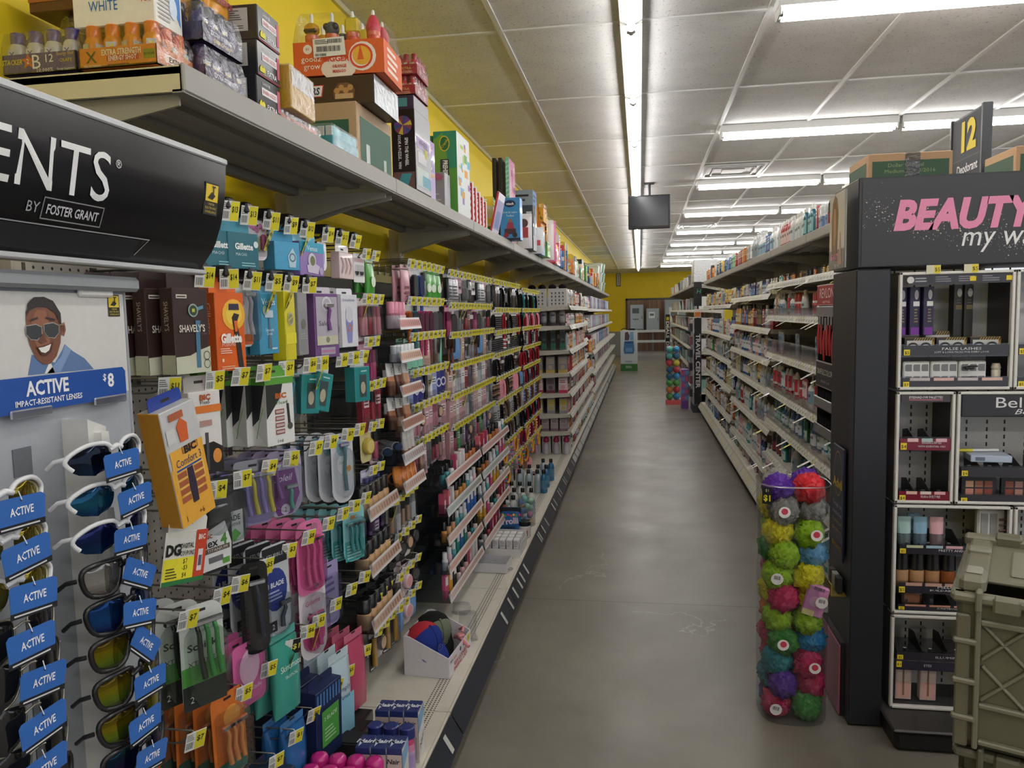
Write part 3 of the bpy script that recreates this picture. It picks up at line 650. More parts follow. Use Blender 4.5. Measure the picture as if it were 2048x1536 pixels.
for i, (tc, kind) in enumerate((('d9a32c', 0), ('4d5a6c', 1), ('e4cf3a', 2), ('d93a55', 3))):
    for j in range(2):
        b = MB().lathe([(.028, 0), (.03, .01), (.03, .075), (.022, .1), (.021, .122)], 'e0563a', 'gloss', 10).lathe([(.022, .118), (.022, .13)], 'e8775a', 'gloss', 10).build('bottle', t, (-.098+.065*i, -.055+.1*j, .004))
        m = MB()
        if kind == 0: m.sph((0, 0, .15), (.026, .02, .02), tc); m.box((0, -.014, .143), (.04, .015, .012), '2d2a28', 'satin', .004)
        elif kind == 1: m.sph((0, 0, .148), (.024, .022, .022), tc); m.sph((.014, -.012, .152), .011, '2b2c34'); m.sph((-.014, -.012, .152), .011, '2b2c34')
        elif kind == 2: m.box((0, 0, .153), (.044, .03, .046), tc, 'satin', .006)
        else: m.lathe([(.022, .13), (.024, .145), (.014, .172), (.008, .18)], tc, 'satin', 10)
        m.lathe([(.006, .165), (.006, .19), (.004, .196)], 'f4f4f0', 'satin', 8); m.build('bottle_top', b)
m = MB(); m.loft([[(sx*w*.5*k, sy*d*.5*k, zz) for sx, sy in ((-1, -1), (1, -1), (1, 1), (-1, 1))] for k, zz in ((1.01, .0), (1.01, .1), (.93, .17), (.85, .19))], 'f8f8fa', 'film', (False, False), False); m.build('wrap', t)
# games and toys, nearest first
def art_wheel(m, w, d, h):
    y = face(m, 'f', w, d, h)
    for k in range(12): a0, a1 = 2*PI*k/12, 2*PI*(k+1)/12; m.poly([(0, y, h*.8), (.034*math.cos(a0), y, h*.8+.034*math.sin(a0)), (.034*math.cos(a1), y, h*.8+.034*math.sin(a1))], ['c9b83a', '6a3a86', '38507a', '8a3a58'][k % 4])
    m.text('SPIN THE WHEEL', .012, h*.47, .017, y-.0005, 'f0f0f0', rot=-PI/2, w=.1, bold=.02); m.text('SOLVE A PUZZLE... WIN!', -.014, h*.47, .015, y-.0005, 'f0f0f0', rot=-PI/2, w=.12, bold=.02)
    m.rect(-w*.45, w*.45, .004, h*.22, y, '6a4a46'); m.prism([(-w*.3, .008), (w*.15, .012), (w*.32, h*.2), (-w*.1, h*.2)], y-.0006, y, '3f8f9a')
    y = face(m, 'r', w, d, h); m.rect(-d*.42, d*.42, h*.55, h*.68, y, 'c4b2d8'); m.rect(-d*.35, d*.2, h*.36, h*.5, y, 'd8d8dc'); m.rect(-d*.45, d*.3, h*.06, h*.3, y, 'c9d4d0'); m.rect(-d*.1, d*.45, h*.08, h*.22, y-.0004, '6fa6b8'); m.disc(d*.15, h*.52, .02, y-.0004, 'b8b43c'); m.text('WHEEL', 0, h*.62, .03, y-.0008, '3a3a48', w=d*.6)
carton('board_game', 'black wheel game box standing on its end beside the brown carton', 'game box', -.838, 2.865, ZT, .088, .21, .285, 0, '161418', art_wheel, cols={'+x': '8c8a92'})
carton('board_game', 'grey and black game box lying across the standing wheel game box', 'game box', -.842, 2.87, ZT+.286, .088, .2, .05, 0, '3c2c48', lambda m, w, d, h: m.rect(-.04, .02, .01, .04, -d/2-.001, '4a8f94'), cols={'+x': '8c8a92'})
def art_red(m, w, y, th): m.text('EXTRA', 0, th*.6, .014, y, 'f0d060'); m.bars(-.03, .03, .004, .014, y, 'f0b0a0', 2)
for k in range(2): shot_tray('red energy shot tray on the game boxes, %s of two' % ['lower', 'upper'][k], -.835+.006*k, 2.86, ZT+.337+.072*k, .04*k, .085, .17, 'b02434', 'c03040', 'a02838', art_red, 3, 5, .07)
def art_jep(m, w, d, h):
    y = face(m, 'r', w, d, h); m.bars(-d*.42, d*.35, h*.82, h*.93, y, 'e0b0c0', 2); m.text('JEOPARDY!', 0, h*.62, .06, y, 'f2f0f6', w=d*.86, bold=.03); m.rect(-d*.4, d*.4, h*.42, h*.47, y, 'd8a85a'); m.prism([(-d*.3, h*.04), (-d*.05, h*.02), (d*.08, h*.3), (-d*.12, h*.36)], y-.0006, y, '4a3a5c')
    y = face(m, 'f', w, d, h); m.rect(-w*.5, w*.5, 0, h*.4, y, '9a2c40')
carton('board_game', 'purple quiz game box standing next to the black wheel game', 'game box', -.85, 3.075, ZT, .034, .21, .25, 0, '7a5a9c', art_jep, cols={'-y': '5c2a5a', '+x': '8d6ab0'})
def art_cray(m, w, d, h):
    y = face(m, 'f', w, d, h); m.rect(-w*.5, w*.5, h*.55, h, y+.0003, '2f8a6a'); m.poly([(-w*.5, y, h*.5), (w*.2, y, h*.5), (-w*.1, y, h*.98), (-w*.5, y, h*.9)], '6fa03c')
    m.disc(-w*.02, h*.85, .024, y-.0005, 'e8c22c', rz=.034); m.disc(-w*.02, h*.85, .02, y-.001, '2a6a3a', rz=.03); m.text('Crayola', -w*.02, h*.85, .016, y-.0016, 'f0d040', rot=.9, w=.045)
    m.rect(-w*.22, w*.16, h*.3, h*.66, y-.0005, '39323a'); m.text('PREHISTORIC', .0, h*.48, .03, y-.0012, 'f4f4f0', rot=-PI/2, w=h*.33, bold=.03)
    y = face(m, 'r', w, d, h); m.rect(-d*.5, d*.5, 0, h, y, 'e8ecea')
    q = random.Random(5)
    for k in range(16): a, b = q.uniform(-.45, .35)*d, q.uniform(.05, .9)*h; m.rect(a, a+q.uniform(.03, .07), b, b+q.uniform(.012, .04), y-.0004-.00002*k, q.choice(['b8c84a', 'e0a03c', '7ab8d8', '9a7ac0', 'd87a5a', '6aa070']))
carton('toy_box', 'tall green and white dinosaur craft box, nearest of the two', 'toy box', -.853, 3.57, ZT, .105, .26, .36, 0, '5a9a3e', art_cray)
carton('toy_box', 'teal and green craft box behind the tall green one, nearer the wall', 'toy box', -.965, 3.6, ZT, .1, .26, .35, 0, '3c8f6c', lambda m, w, d, h: m.poly([(-w*.5, -d/2-.001, h*.2), (w*.5, -d/2-.001, h*.3), (w*.1, -d/2-.001, h*.7), (-w*.5, -d/2-.001, h*.6)], '7aa83c'))
carton('toy_box', 'grey printed carton in front of the tall green craft box', 'toy box', -.872, 3.34, ZT, .1, .1, .155, 0, '8f8f96', lambda m, w, d, h: (m.prism([(.0, h*.78), (.04, h*.78), (.045, h*.9), (.02, h*.98), (-.005, h*.9)], -d/2-.002, -d/2-.001, 'b05a78'), m.bars(-.04, .035, .02, h*.6, -d/2-.001, 'b9b9be', 6, 8), m.rect(-.045, -.02, h*.6, h*.7, -d/2-.001, '3a3a3e')))
def art_misc(seed, pal):
    def f(m, w, d, h):
        q = random.Random(seed)
        for s_ in 'fr':
            y = face(m, s_, w, d, h); L_ = w if s_ == 'f' else d
            m.rect(-L_*.5, L_*.5, h*.75, h, y, q.choice(pal)); 
            for k in range(5):
                a, b = q.uniform(-.45, .2)*L_, q.uniform(.03, .6)*h; m.rect(a, min(L_*.5, a+q.uniform(.15, .45)*L_), b, min(h, b+q.uniform(.06, .22)*h), y-.0003-.0001*k, q.choice(pal))
            m.bars(-L_*.4, L_*.4, h*.8, h*.95, y-.001, q.choice(['ffffff', 'f0e040', '222222']), 2, seed)
            if q.random() < .5: m.disc(q.uniform(-.2, .2)*L_, h*.35, min(L_, h)*.22, y-.0012, q.choice(pal))
    return f
PAL = [['2c78b8', 'e8e8ea', 'd8403c', 'f0c030'], ['d85a8a', 'f4e8ee', '8a4a9c', 'ffffff'], ['e08a28', 'f2d040', '3a8a4a', 'e8e8e0'], ['5aa84a', 'e8f0e0', 'e07a2c', '2c6a9c'], ['e4e4e6', '7aa0c8', 'd04a4a', '4a4a50'], ['34363c', '8a98a8', '4a7ab0', 'd0d4da'], ['c43a3a', 'f0e8e0', '3a5a9c', 'f0c840']]
def packs():
    # play-dough style cards standing in a row, then assorted toys
    for k in range(5):
        m = MB(); h = .2-.012*k; m.box((0, 0, h/2), (.1, .028, h), 'e8e8ea', 'card', .004)
        y = -.0148; m.disc(-.02, h*.45, .03, y, '3fa84c'); m.disc(-.02, h*.16, .03, y, 'e06a88'); m.disc(-.02, h*.45, .02, y-.0005, '58c064'); m.disc(-.02, h*.16, .02, y-.0005, 'f08aa4'); m.rect(-.05, .0, h*.66, h*.95, y, '2c62ae'); m.at(0, 0, 0, PI/2)
        m.M = Matrix(); m.rect(.012, .046, .01, h*.96, y, 'd8383c'); m.text('DOUGH', .029, h*.5, .026, y-.0005, 'ffffff', rot=PI/2, w=h*.75, bold=.03)
        tag(m.build('toy_pack', None, (-.862, 3.83+.085*k, ZT), .1), 'white and red toy dough pack past the tall craft box, %s in the row' % ORD[k], 'toy pack', 'toy dough packs')
packs()
carton('toy_box', 'white toy box with coloured animal print near the black picture boards', 'toy box', -.9, 4.55, ZT, .12, .2, .22, .1, 'e4ddd0', art_misc(3, PAL[2]))
m = MB().box((0, 0, .11), (.012, .2, .22), 'd6d0e0', 'card', .002, {'-y': 'c23a44'}).at(0, 0, 0, PI/2).rect(-.09, .09, .02, .18, -.007, 'a6a0c8').rect(-.06, .05, .03, .12, -.0078, '7a8cc0')
tag(m.build('picture_book', None, (-.81, 4.36, ZT), (0, .22, 0)), 'lilac picture book with red spine leaning outward on the top shelf', 'book')
for k, (cx, c1, c2) in enumerate(((-.925, '1c1b1c', '2a2829'), (-.885, '1c1b1c', '2a2829'), (-.838, '79bfae', 'b0457a'))):
    m = MB().box((0, 0, .275), (.024, .24, .55), c1, 'card', .002, {'+x': c2})
    if k == 2:
        m.at(0, 0, 0, PI/2); q = random.Random(2)
        for i in range(14): a, b = q.uniform(-.11, .06), q.uniform(.02, .5); m.rect(a, a+.04, b, b+.04, -.0128-.0001*i, q.choice(['d8b0c4', '8a3a62', 'c86a98', '3a3a40']))
        m.at(0, 0, 0)
        for i in range(18): m.poly([(-.012, -.1205, .03*i), (.012, -.1205, .03*i+.012), (.012, -.1205, .03*i+.024), (-.012, -.1205, .03*i+.012)], 'a8d8cc')
    tag(m.build('picture_board', None, (cx, 5.15, ZT), 0), ['black picture board standing on edge, nearest the wall', 'black picture board standing on edge, in the middle', 'pink and teal picture board standing on edge beside two black ones'][k], 'board', 'tall boards on the top shelf')
def art_vt(m, w, d, h):
    y = face(m, 'f', w, d, h); m.disc(0, h*.86, .036, y, '1c2a5c', rz=.022); m.text('vtech', 0, h*.86, .022, y-.0006, 'f4f4f8', bold=.03); m.text('Drill & Learn', 0, h*.66, .018, y, 'd8ecf8', w=w*.7); m.text('Toolbox', 0, h*.58, .018, y, 'd8ecf8', w=w*.4)
    m.disc(0, h*.46, .012, y, '9c6a50'); m.prism([(-.025, h*.26), (.025, h*.26), (.016, h*.42), (-.016, h*.42)], y-.0006, y, 'a03a4a'); m.rect(-.036, .036, h*.14, h*.27, y-.0008, '4c3034'); m.disc(-.026, h*.12, .016, y-.0012, '8a2c38'); m.disc(.028, h*.12, .016, y-.0012, '30262c'); m.rect(-w*.5, w*.5, 0, h*.05, y-.0014, '24262c')
carton('toy_box', 'bright blue drill toy box facing the shop front on the top shelf', 'toy box', -.79, 4.86, ZT, .125, .1, .26, 0, '3a8ccc', art_vt)
carton('toy_box', 'dark grey toy box with photo print, just past the pink board', 'toy box', -.825, 5.72, ZT, .14, .2, .43, 0, '3a4450', art_misc(21, PAL[5]))
for k in range(3): carton('toy_box', 'orange toy vehicle box high on the pile, %s from the dark grey box' % ORD[k], 'toy box', -.835+.043*k, 6.1+.02*k, ZT+.25, .04, .2, .14, 0, 'e09a2a', art_misc(31, [['e8b040', '4a7a3a', 'f0d070', '8a5a20']][0]), group='orange vehicle boxes')
for k in range(2): carton('toy_box', 'orange toy box beyond the vehicle boxes, %s of two' % ['lower', 'upper'][k], 'toy box', -.8, 6.4, ZT+.12+.125*k, .11, .16, .12, .05, 'd8962c', art_misc(33+k, ['e0a83a', '33302c', 'f0d070', '8a5a20']))
carton('toy_box', 'plain blue toy carton under the three orange vehicle boxes', 'toy box', -.83, 6.15, ZT, .16, .26, .25, 0, '3c78b0', art_misc(41, ['4a88c0', 'e8a838', 'f0d040', 'e07a2c']))
carton('toy_box', 'green toy carton under the two orange boxes', 'toy box', -.8, 6.42, ZT, .13, .2, .12, 0, '6ab04a', art_misc(43, PAL[3]))
pouch('toy_bag', 'rainbow striped toy bag standing on the top shelf edge', 'toy bag', -.79, 6.72, ZT, .13, .34, .15, 'f0e8e8', lambda m, w, y, h: [m.rect(-w*.3, w*.1, h*(.1+.1*k), h*(.2+.1*k), y-.0006, c) for k, c in enumerate(['d84a8a', 'f0d040', 'e85a4a', '4a9ad8', '58b860', 'f0d040', 'f0904a', '3aa8a8'])], .05)
pouch('toy_bag', 'pink toy bag next to the rainbow striped bag', 'toy bag', -.79, 6.95, ZT, .12, .36, .1, 'e07aa8', None, .05)
pouch('toy_bag', 'white and red toy bag with a dark figure print', 'toy bag', -.8, 5.45, ZT, .12, .24, .2, 'e8e4e6', lambda m, w, y, h: (m.rect(-.03, .03, h*.3, h*.6, y-.001, 'b03a40'), m.disc(0, h*.72, .03, y-.001, '5a3c30')), .05)
pouch('toy_bag', 'white toy bag low at the shelf edge below the orange boxes', 'toy bag', -.79, 5.95, ZT, .14, .2, .3, 'e6e8ec', lambda m, w, y, h: m.rect(-.04, .04, h*.3, h*.5, y-.001, 'd04a5a'), .05)
q_ = random.Random(77); yy = 7.2; n_ = 0; COLN = ['blue', 'pink', 'orange', 'green', 'pale grey', 'dark grey', 'red']
while yy < 15.6:
    w = q_.uniform(.09, .16); d = q_.uniform(.06, .22); h = q_.uniform(.14, .3); p = q_.randrange(7)
    carton('toy_box', '%s toy box on the top shelf, %s past the pink toy bag' % (COLN[p], ORD[n_]), 'toy box', -.86+q_.uniform(-.02, .03), yy+d/2, ZT, w, d, h, q_.uniform(-.1, .1), PAL[p][0], art_misc(100+n_, PAL[p]), group='assorted toy boxes further along the top shelf')
    yy += d+.02; n_ += 1
carton('toy_box', 'tall blue header toy box standing out above its neighbours on the top shelf', 'toy box', -1.075, 9.3, ZT, .22, .12, .5, 0, '3f78b4', lambda m, w, d, h: (m.rect(-w*.5, w*.5, h*.62, h*.9, -d/2-.001, 'e8e4d8'), m.bars(-w*.4, w*.4, h*.66, h*.84, -d/2-.002, 'd8584a', 2), m.rect(-w*.5, w*.5, 0, h*.6, -d/2-.0012, '2c62a0')))
def bin_(label, x, y, z, w, d, h, col, lid):
    t = thing('storage_bin', label, 'storage bin', (x, y, z), 0, 'plastic storage bins at the far end of the top shelf')
    m = MB(); R = [[(sx*w*k/2, sy*d*k/2, zz) for sx, sy in ((-1, -1), (1, -1), (1, 1), (-1, 1))] for k, zz in ((.82, 0), (.96, h*.9), (1, h*.9), (1, h*.94))]; m.loft(R, col, 'satin', smooth=False); m.build('tub', t)
    MB().box((0, 0, h*.97), (w*1.02, d*1.02, h*.06), lid, 'satin', .008).build('lid', t)
for k in range(3): bin_('white storage bin with sage green lid at the far shelf end, %s of its stack' % ['bottom', 'middle', 'top'][k], -.98, 17.2, ZT+.2*k, .36, .5, .2, 'e6e8e6', 'b9d2c4')
for k in range(3): bin_('sage green storage bin at the far shelf end, %s of its stack' % ['bottom', 'middle', 'top'][k], -.95, 18.0, ZT+.21*k, .34, .5, .21, 'a9cdbb', 'a2c8b4')
bin_('large white laundry hamper standing by the wall at the far shelf end', -1.0, 16.4, ZT, .34, .6, .5, 'dfe2e2', 'cfd4d2')
# ---------------------------------------------------------------- sunglasses rack, near left
t = thing('sunglasses_rack', 'grey sunglasses display rack with curved black header at the left front', 'display rack', (-.78, .75, 0), LW)
# local x runs along the aisle (world y - .75), local y = depth behind the front panel
m = MB(); m.box((.0, .012, .80), (.66, .024, 1.6), 'a9adb3', 'satin', .004)
for x in (.165, -.08): 
    for k in range(18): m.box((x+.07, -.0005, 1.385-.055*k), (.028, .002, .03), '6d7076', 'satin'); m.box((x-.055, -.0005, 1.375-.055*k), (.03, .002, .036), '6d7076', 'satin')
m.build('panel', t)
MB().box((.332, .2, .80), (.012, .4, 1.6), '9ea2a8', 'satin', .004).build('side_panel', t)
MB().box((.0, .19, 1.607), (.69, .42, .022), '8c9094', 'satin', .005).build('top_cap', t)
MB().box((0, .2, .05), (.64, .36, .1), '2c2d30', 'satin', .005).build('plinth', t)
for x in (.2, -.045):
    b = MB().at(x, 0, 0); b.prism([(-.018, .40), (.018, .40), (.018, 1.405), (-.018, 1.42)], -.04, .0, 'dcdad4', 'satin')
    for k in range(19): b.prism([(-.009, 1.375-.0535*k), (.009, 1.375-.0535*k), (.007, 1.40-.0535*k), (-.007, 1.40-.0535*k)], -.052, -.038, 'e4e2dc', 'satin')
    b.build('nose_rail', t)
# poster with the man in aviator glasses, and the blue price band
m = MB().at(.0, -.004, 0); Q = lambda pts, c, k: m.poly([((x-2.04*.0)*.001, -.0004*k, z*.001) for x, z in pts], c)
m.rect(-.31, .322, 1.445, 1.592, 0, 'd6d4d0', 'card')
def P(pts, c, k): m.poly([(y*.8715-.75, -.0003*k, 1.55+(z-1.55)*.8715) for y, z in pts], c, 'card')
P([(1.005, 1.475), (1.015, 1.505), (1.035, 1.5), (1.06, 1.49), (1.078, 1.51), (1.083, 1.518), (1.10, 1.506), (1.125, 1.493), (1.145, 1.474)], '5f7aa6', 1)
P([(1.042, 1.475), (1.075, 1.5), (1.083, 1.517), (1.096, 1.508), (1.07, 1.475)], '7f9ac2', 2); P([(1.037, 1.475), (1.05, 1.494), (1.058, 1.475)], 'e9e6e2', 2)
P([(1.012, 1.52), (1.008, 1.54), (1.009, 1.568), (1.02, 1.583), (1.04, 1.588), (1.062, 1.582), (1.076, 1.565), (1.078, 1.545), (1.074, 1.52), (1.064, 1.5), (1.05, 1.489), (1.036, 1.489), (1.022, 1.499)], '7b4d38', 3)
P([(1.02, 1.53), (1.018, 1.555), (1.03, 1.572), (1.048, 1.57), (1.055, 1.545), (1.05, 1.515), (1.04, 1.5), (1.028, 1.508)], '935f46', 4)
P([(1.009, 1.562), (1.013, 1.58), (1.026, 1.59), (1.046, 1.591), (1.064, 1.585), (1.078, 1.566), (1.078, 1.545), (1.073, 1.553), (1.066, 1.567), (1.05, 1.575), (1.03, 1.575), (1.016, 1.57)], '2c2322', 5)
P([(1.078, 1.55), (1.085, 1.552), (1.087, 1.54), (1.082, 1.53), (1.077, 1.533)], '855540', 4); P([(1.08, 1.547), (1.084, 1.547), (1.083, 1.537), (1.08, 1.537)], '633b2b', 5)
for c in ((1.021, 1.538), (1.056, 1.54)):
    P([(c[0]-.0155, c[1]+.01), (c[0]+.004, c[1]+.0125), (c[0]+.0165, c[1]+.008), (c[0]+.0155, c[1]-.004), (c[0]+.006, c[1]-.0125), (c[0]-.008, c[1]-.011), (c[0]-.016, c[1]-.002)], 'a8a49c', 6)
    P([(c[0]-.0142, c[1]+.009), (c[0]+.004, c[1]+.011), (c[0]+.015, c[1]+.007), (c[0]+.014, c[1]-.004), (c[0]+.005, c[1]-.0112), (c[0]-.0075, c[1]-.01), (c[0]-.0148, c[1]-.002)], '34383c', 7)
P([(1.036, 1.546), (1.041, 1.546), (1.041, 1.548), (1.036, 1.548)], '8c7a58', 8); P([(1.07, 1.546), (1.083, 1.549), (1.083, 1.551), (1.07, 1.548)], '8c7a58', 8)
P([(1.034, 1.535), (1.04, 1.535), (1.0445, 1.523), (1.034, 1.5205), (1.028, 1.524)], '6b4130', 6)
P([(1.023, 1.516), (1.036, 1.517), (1.05, 1.52), (1.057, 1.523), (1.052, 1.508), (1.042, 1.502), (1.031, 1.504)], '4e2a22', 8); P([(1.026, 1.5145), (1.037, 1.5155), (1.052, 1.5195), (1.047, 1.51), (1.039, 1.5062), (1.031, 1.508)], 'f2eee8', 9)
P([(1.016, 1.557), (1.03, 1.561), (1.03, 1.558), (1.017, 1.5545)], '2c2322', 8); P([(1.046, 1.561), (1.064, 1.557), (1.064, 1.5545), (1.046, 1.558)], '2c2322', 8)
def sticker(m, x, z, s, y):
    m.rect(x-.5*s, x+.5*s, z-.62*s, z+.62*s, y, '151515'); m.rect(x-.44*s, x+.44*s, z-.1*s, z+.56*s, y-.0003, 'e4c52c')
    m.prism([(x-.3*s, z+.02*s), (x+.05*s, z-.02*s), (x+.22*s, z+.14*s), (x-.05*s, z+.26*s)], y-.0008, y-.0005, '1c1a14'); m.rect(x+.05*s, x+.12*s, z+.1*s, z+.5*s, y-.0008, '1c1a14'); m.rect(x-.02*s, x+.22*s, z+.44*s, z+.5*s, y-.0009, '1c1a14')
    for k, w_ in enumerate(('UNDER', 'ELECTRONIC', 'SURVEILLANCE')): m.text(w_, x, z-(.2+.15*k)*s, .13*s, y-.0006, 'd8bc34', w=s*(.45 if k == 0 else .8))
sticker(m, 1.204*.8715-.75, 1.575, .026, -.0006); m.build('poster', t)
m = MB().at(0, -.008, 0); m.prism([(-.31, 1.438), (.305, 1.438), (.309, 1.444), (.309, 1.477), (.303, 1.483), (-.31, 1.483)], -.0012, 0, '2c55a4', 'gloss')
m.text('ACTIVE', .152, 1.468, .026, -.0018, 'f2f2f4', w=.075, bold=.03); m.text('IMPACT-RESISTANT LENSES', .155, 1.45, .0105, -.0018, 'f2f2f4', w=.118, bold=.02); m.text('8', .275, 1.466, .027, -.0018, 'f2f2f4', bold=.03); m.text('$', .262, 1.471, .014, -.0018, 'f2f2f4', bold=.02); m.build('price_band', t)
for x in (.02, .25): MB().box((x+.01, -.006, 1.594), (.07, .008, .014), 'eceae6', 'satin', .003).build('card_clip', t)
for x in (.12, .27): MB().box((x, -.011, 1.437), (.07, .004, .012), 'c9cdd4', 'frost', .002).build('card_clip', t)
# curved header
PR = [(1.815, .70), (1.76, .705), (1.72, .713), (1.675, .73), (1.637, .76)]
def prf(z):
    for (z0, x0), (z1, x1) in zip(PR, PR[1:]):
        if z >= z1 or z1 == PR[-1][0]: f = max(0, min(1, (z0-z)/(z0-z1))); return x0+(x1-x0)*f-.78
m = MB(); zs = [1.815-.178*k/16 for k in range(17)]
m.loft([[(-.33, prf(z), z), (.51, prf(z), z)] for z in zs][::-1], '16171a', 'gloss', (False, False), True, False); m.loft([[(-.33, prf(z)+.004, z), (.51, prf(z)+.004, z)] for z in zs], '16171a', 'gloss', (False, False), True, False)
m.poly([(.51, prf(z), z) for z in zs]+[(.51, prf(z)+.004, z) for z in zs[::-1]], '101113', 'gloss')
i0 = len(m.v)
m.text('ENTS', .115, 1.745, .092, -.0012, 'f0f0ee', w=.205, res=3); m.text('®', .232, 1.766, .016, -.0012, 'f0f0ee')
m.text('BY', .094, 1.692, .018, -.0012, 'a9a9ab'); m.text('FOSTER GRANT', .162, 1.692, .016, -.0012, 'c9c9cb', w=.092, bold=.02)
for a, b, c, d in ((.108, .216, 1.679, 1.6805), (.108, .216, 1.704, 1.7055), (.108, .1095, 1.679, 1.7055), (.2145, .216, 1.679, 1.7055)): m.rect(a, b, c, d, -.0013, '8e8e90')
for a, b, c, d in ((-.3, .33, 1.672, 1.6735),): m.rect(a, b, c, d, -.0013, 'b9b9bb')
m.poly([(.33, -.0013, 1.6735), (.328, -.0013, 1.672), (.315, -.0013, 1.65), (.317, -.0013, 1.65)], 'b9b9bb')
m.rect(-.3, .31, 1.645, 1.671, -.0009, '222326')
sticker(m, .468, 1.752, .042, -.0012)
for i in range(i0, len(m.v)): v = m.v[i]; m.v[i] = (v[0], prf(v[2])+v[1], v[2])
m.build('header', t)
MB().box((.09, prf(1.815)+.004, 1.819), (.84, .016, .01), 'c4c6c8', 'satin', .002).box((.09, -.018, 1.634), (.84, .03, .008), 'b4b6b8', 'satin', .002).build('header_trim', t)
MB().box((.05, .04, 1.65), (.03, .03, .1), 'b4b6b8', 'satin').box((-.2, .04, 1.65), (.03, .03, .1), 'b4b6b8', 'satin').box((.05, .02, 1.72), (.5, .02, .03), 'b4b6b8', 'satin').build('header_bracket', t)

# sunglasses
KC = 3.4
def curve(x, z, y=0): return (x, KC*x*x+y, z)
OUT = {'sport': [(.008, .006), (.02, .016), (.045, .017), (.066, .009), (.074, -.002), (.06, -.017), (.04, -.022), (.02, -.018), (.01, -.008)],
       'way': [(.01, .018), (.03, .021), (.056, .02), (.066, .013), (.064, -.006), (.054, -.02), (.03, -.024), (.016, -.018), (.01, 0)],
       'avi': [(.01, .014), (.02, .022), (.045, .024), (.062, .016), (.066, 0), (.056, -.021), (.04, -.029), (.022, -.023), (.012, -.006)]}
def densify(o, n=3):
    P_ = o; L_ = len(P_); res = []
    for i in range(L_):
        p0, p1, p2, p3 = (P_[(i+k-1) % L_] for k in range(4))
        for s_ in range(n):
            u = s_/n; res.append(tuple(.5*(2*p1[a]+(p2[a]-p0[a])*u+(2*p0[a]-5*p1[a]+4*p2[a]-p3[a])*u*u+(3*p1[a]-p0[a]-3*p2[a]+p3[a])*u**3) for a in (0, 1)))
    return res
def lens_mesh(kind, sg, cols):
    o = densify(OUT[kind]); m = MB(); zt = max(p[1] for p in o)-1e-5; zb = min(p[1] for p in o)+1e-5; n = 10; nx = 6; rows = []
    for i in range(n+1):
        z = zt+(zb-zt)*i/n; xs = []
        for k in range(len(o)):
            (a, b), (c, d) = o[k], o[(k+1) % len(o)]
            if (b-z)*(d-z) <= 0 and b != d: xs.append(a+(c-a)*(z-b)/(d-b))
        lo, hi = min(xs), max(xs); rows.append([curve(sg*(lo+(hi-lo)*k/nx), z, -.004*(1-((k/nx-.5)*2)**2)) for k in range(nx+1)])
    if sg > 0: rows = rows
    cl = [cols[min(len(cols)-1, int(i*len(cols)/n))] for i in range(n)]
    cc = []
    for i in range(n): cc += [mix(cols[min(len(cols)-1, int(i*(len(cols)-1)/n))], cols[min(len(cols)-1, int(i*(len(cols)-1)/n)+1)], (i*(len(cols)-1)/n) % 1)]
    vs = [p for r in rows for p in r]; fs = []; fc = []
    for i in range(n):
        for k in range(nx): f = (i*(nx+1)+k, (i+1)*(nx+1)+k, (i+1)*(nx+1)+k+1, i*(nx+1)+k+1); fs.append(f if sg > 0 else f[::-1]); fc.append(cc[i])
    m.add(vs, fs, fc, 'lens' if max(int(cols[0][i:i+2], 16) for i in (0, 2, 4)) > 40 else 'darkglass', True); return m
TAGM = {}
def hang_tag(v):
    if v not in TAGM:
        m = MB(); m.prism([(-.034, -.03), (.034, -.03), (.036, -.004), (.03, 0), (-.032, 0), (-.036, -.004)], -.0008, 0, '3a6cb8', 'gloss'); m.rect(-.035, .035, -.037, -.03, -.0004, '15151a'); m.text('ACTIVE', 0, -.016, .013, -.0014, 'f2f4f8', w=.034, bold=.02); m.bars(-.03, .03, -.0355, -.0315, -.001, 'd8d8dc', 1); m.disc(.0, -.004, .0015, -.0012, '22242a')
        m.tube([(0, .002, .006), (0, -.002, -.004)], .0008, 'd8dade', 'gloss', 4); TAGM[v] = m.mesh('hang_tag')
    return TAGM[v]
def sunglasses(label, y, z, kind, fc, cols, tag_dx, tag_rot, twist=0.):
    g = thing('sunglasses', label, 'sunglasses', (-.705, y+.012, z), (twist, 0, LW), 'sunglasses on the near rack')
    m = MB(); met = 'chrome' if kind == 'avi' else 'gloss'
    for sg in (-1, 1):
        o = densify(OUT[kind]); pts = [curve(sg*x, zz, -.001) for x, zz in o]
        if kind == 'sport': m.tube([curve(sg*x, zz+.002, -.002) for x, zz in o[:15]], .0032, fc, met, 6)
        else: m.tube(pts+pts[:2], .0011 if kind == 'avi' else .0036, fc, met, 6)
    m.tube([curve(-.012, .008, -.001), curve(0, .012, -.003), curve(.012, .008, -.001)], .0014 if kind == 'avi' else .004, fc, met, 6)
    if kind == 'avi': m.tube([curve(-.03, .024), curve(0, .019, -.001), curve(.03, .024)], .001, fc, met, 5)
    m.build('frame', g)
    for sg in (-1, 1): lens_mesh(kind, sg, cols).build('lens', g)
    for sg in (-1, 1): MB().tube([curve(sg*.071, .006), (sg*.0765, KC*.0055+.01, .004), (sg*.076, .034, .0), (sg*.075, .042, -.006)], .0012 if kind == 'avi' else .0032, fc, met, 6).build('temple', g)
    obj('hang_tag', hang_tag(0), g, (tag_dx, -.012+KC*tag_dx**2*.6, .004), (0, -tag_rot, 0))
BLU = ['1c2c50', '16466e', '1b6a8c']; GLD = ['8a7a2c', 'b0a04a', '5f6a2c']; RAIN = ['4a3a18', '9a8a1c', '6a8a2c', '3a2a4c']
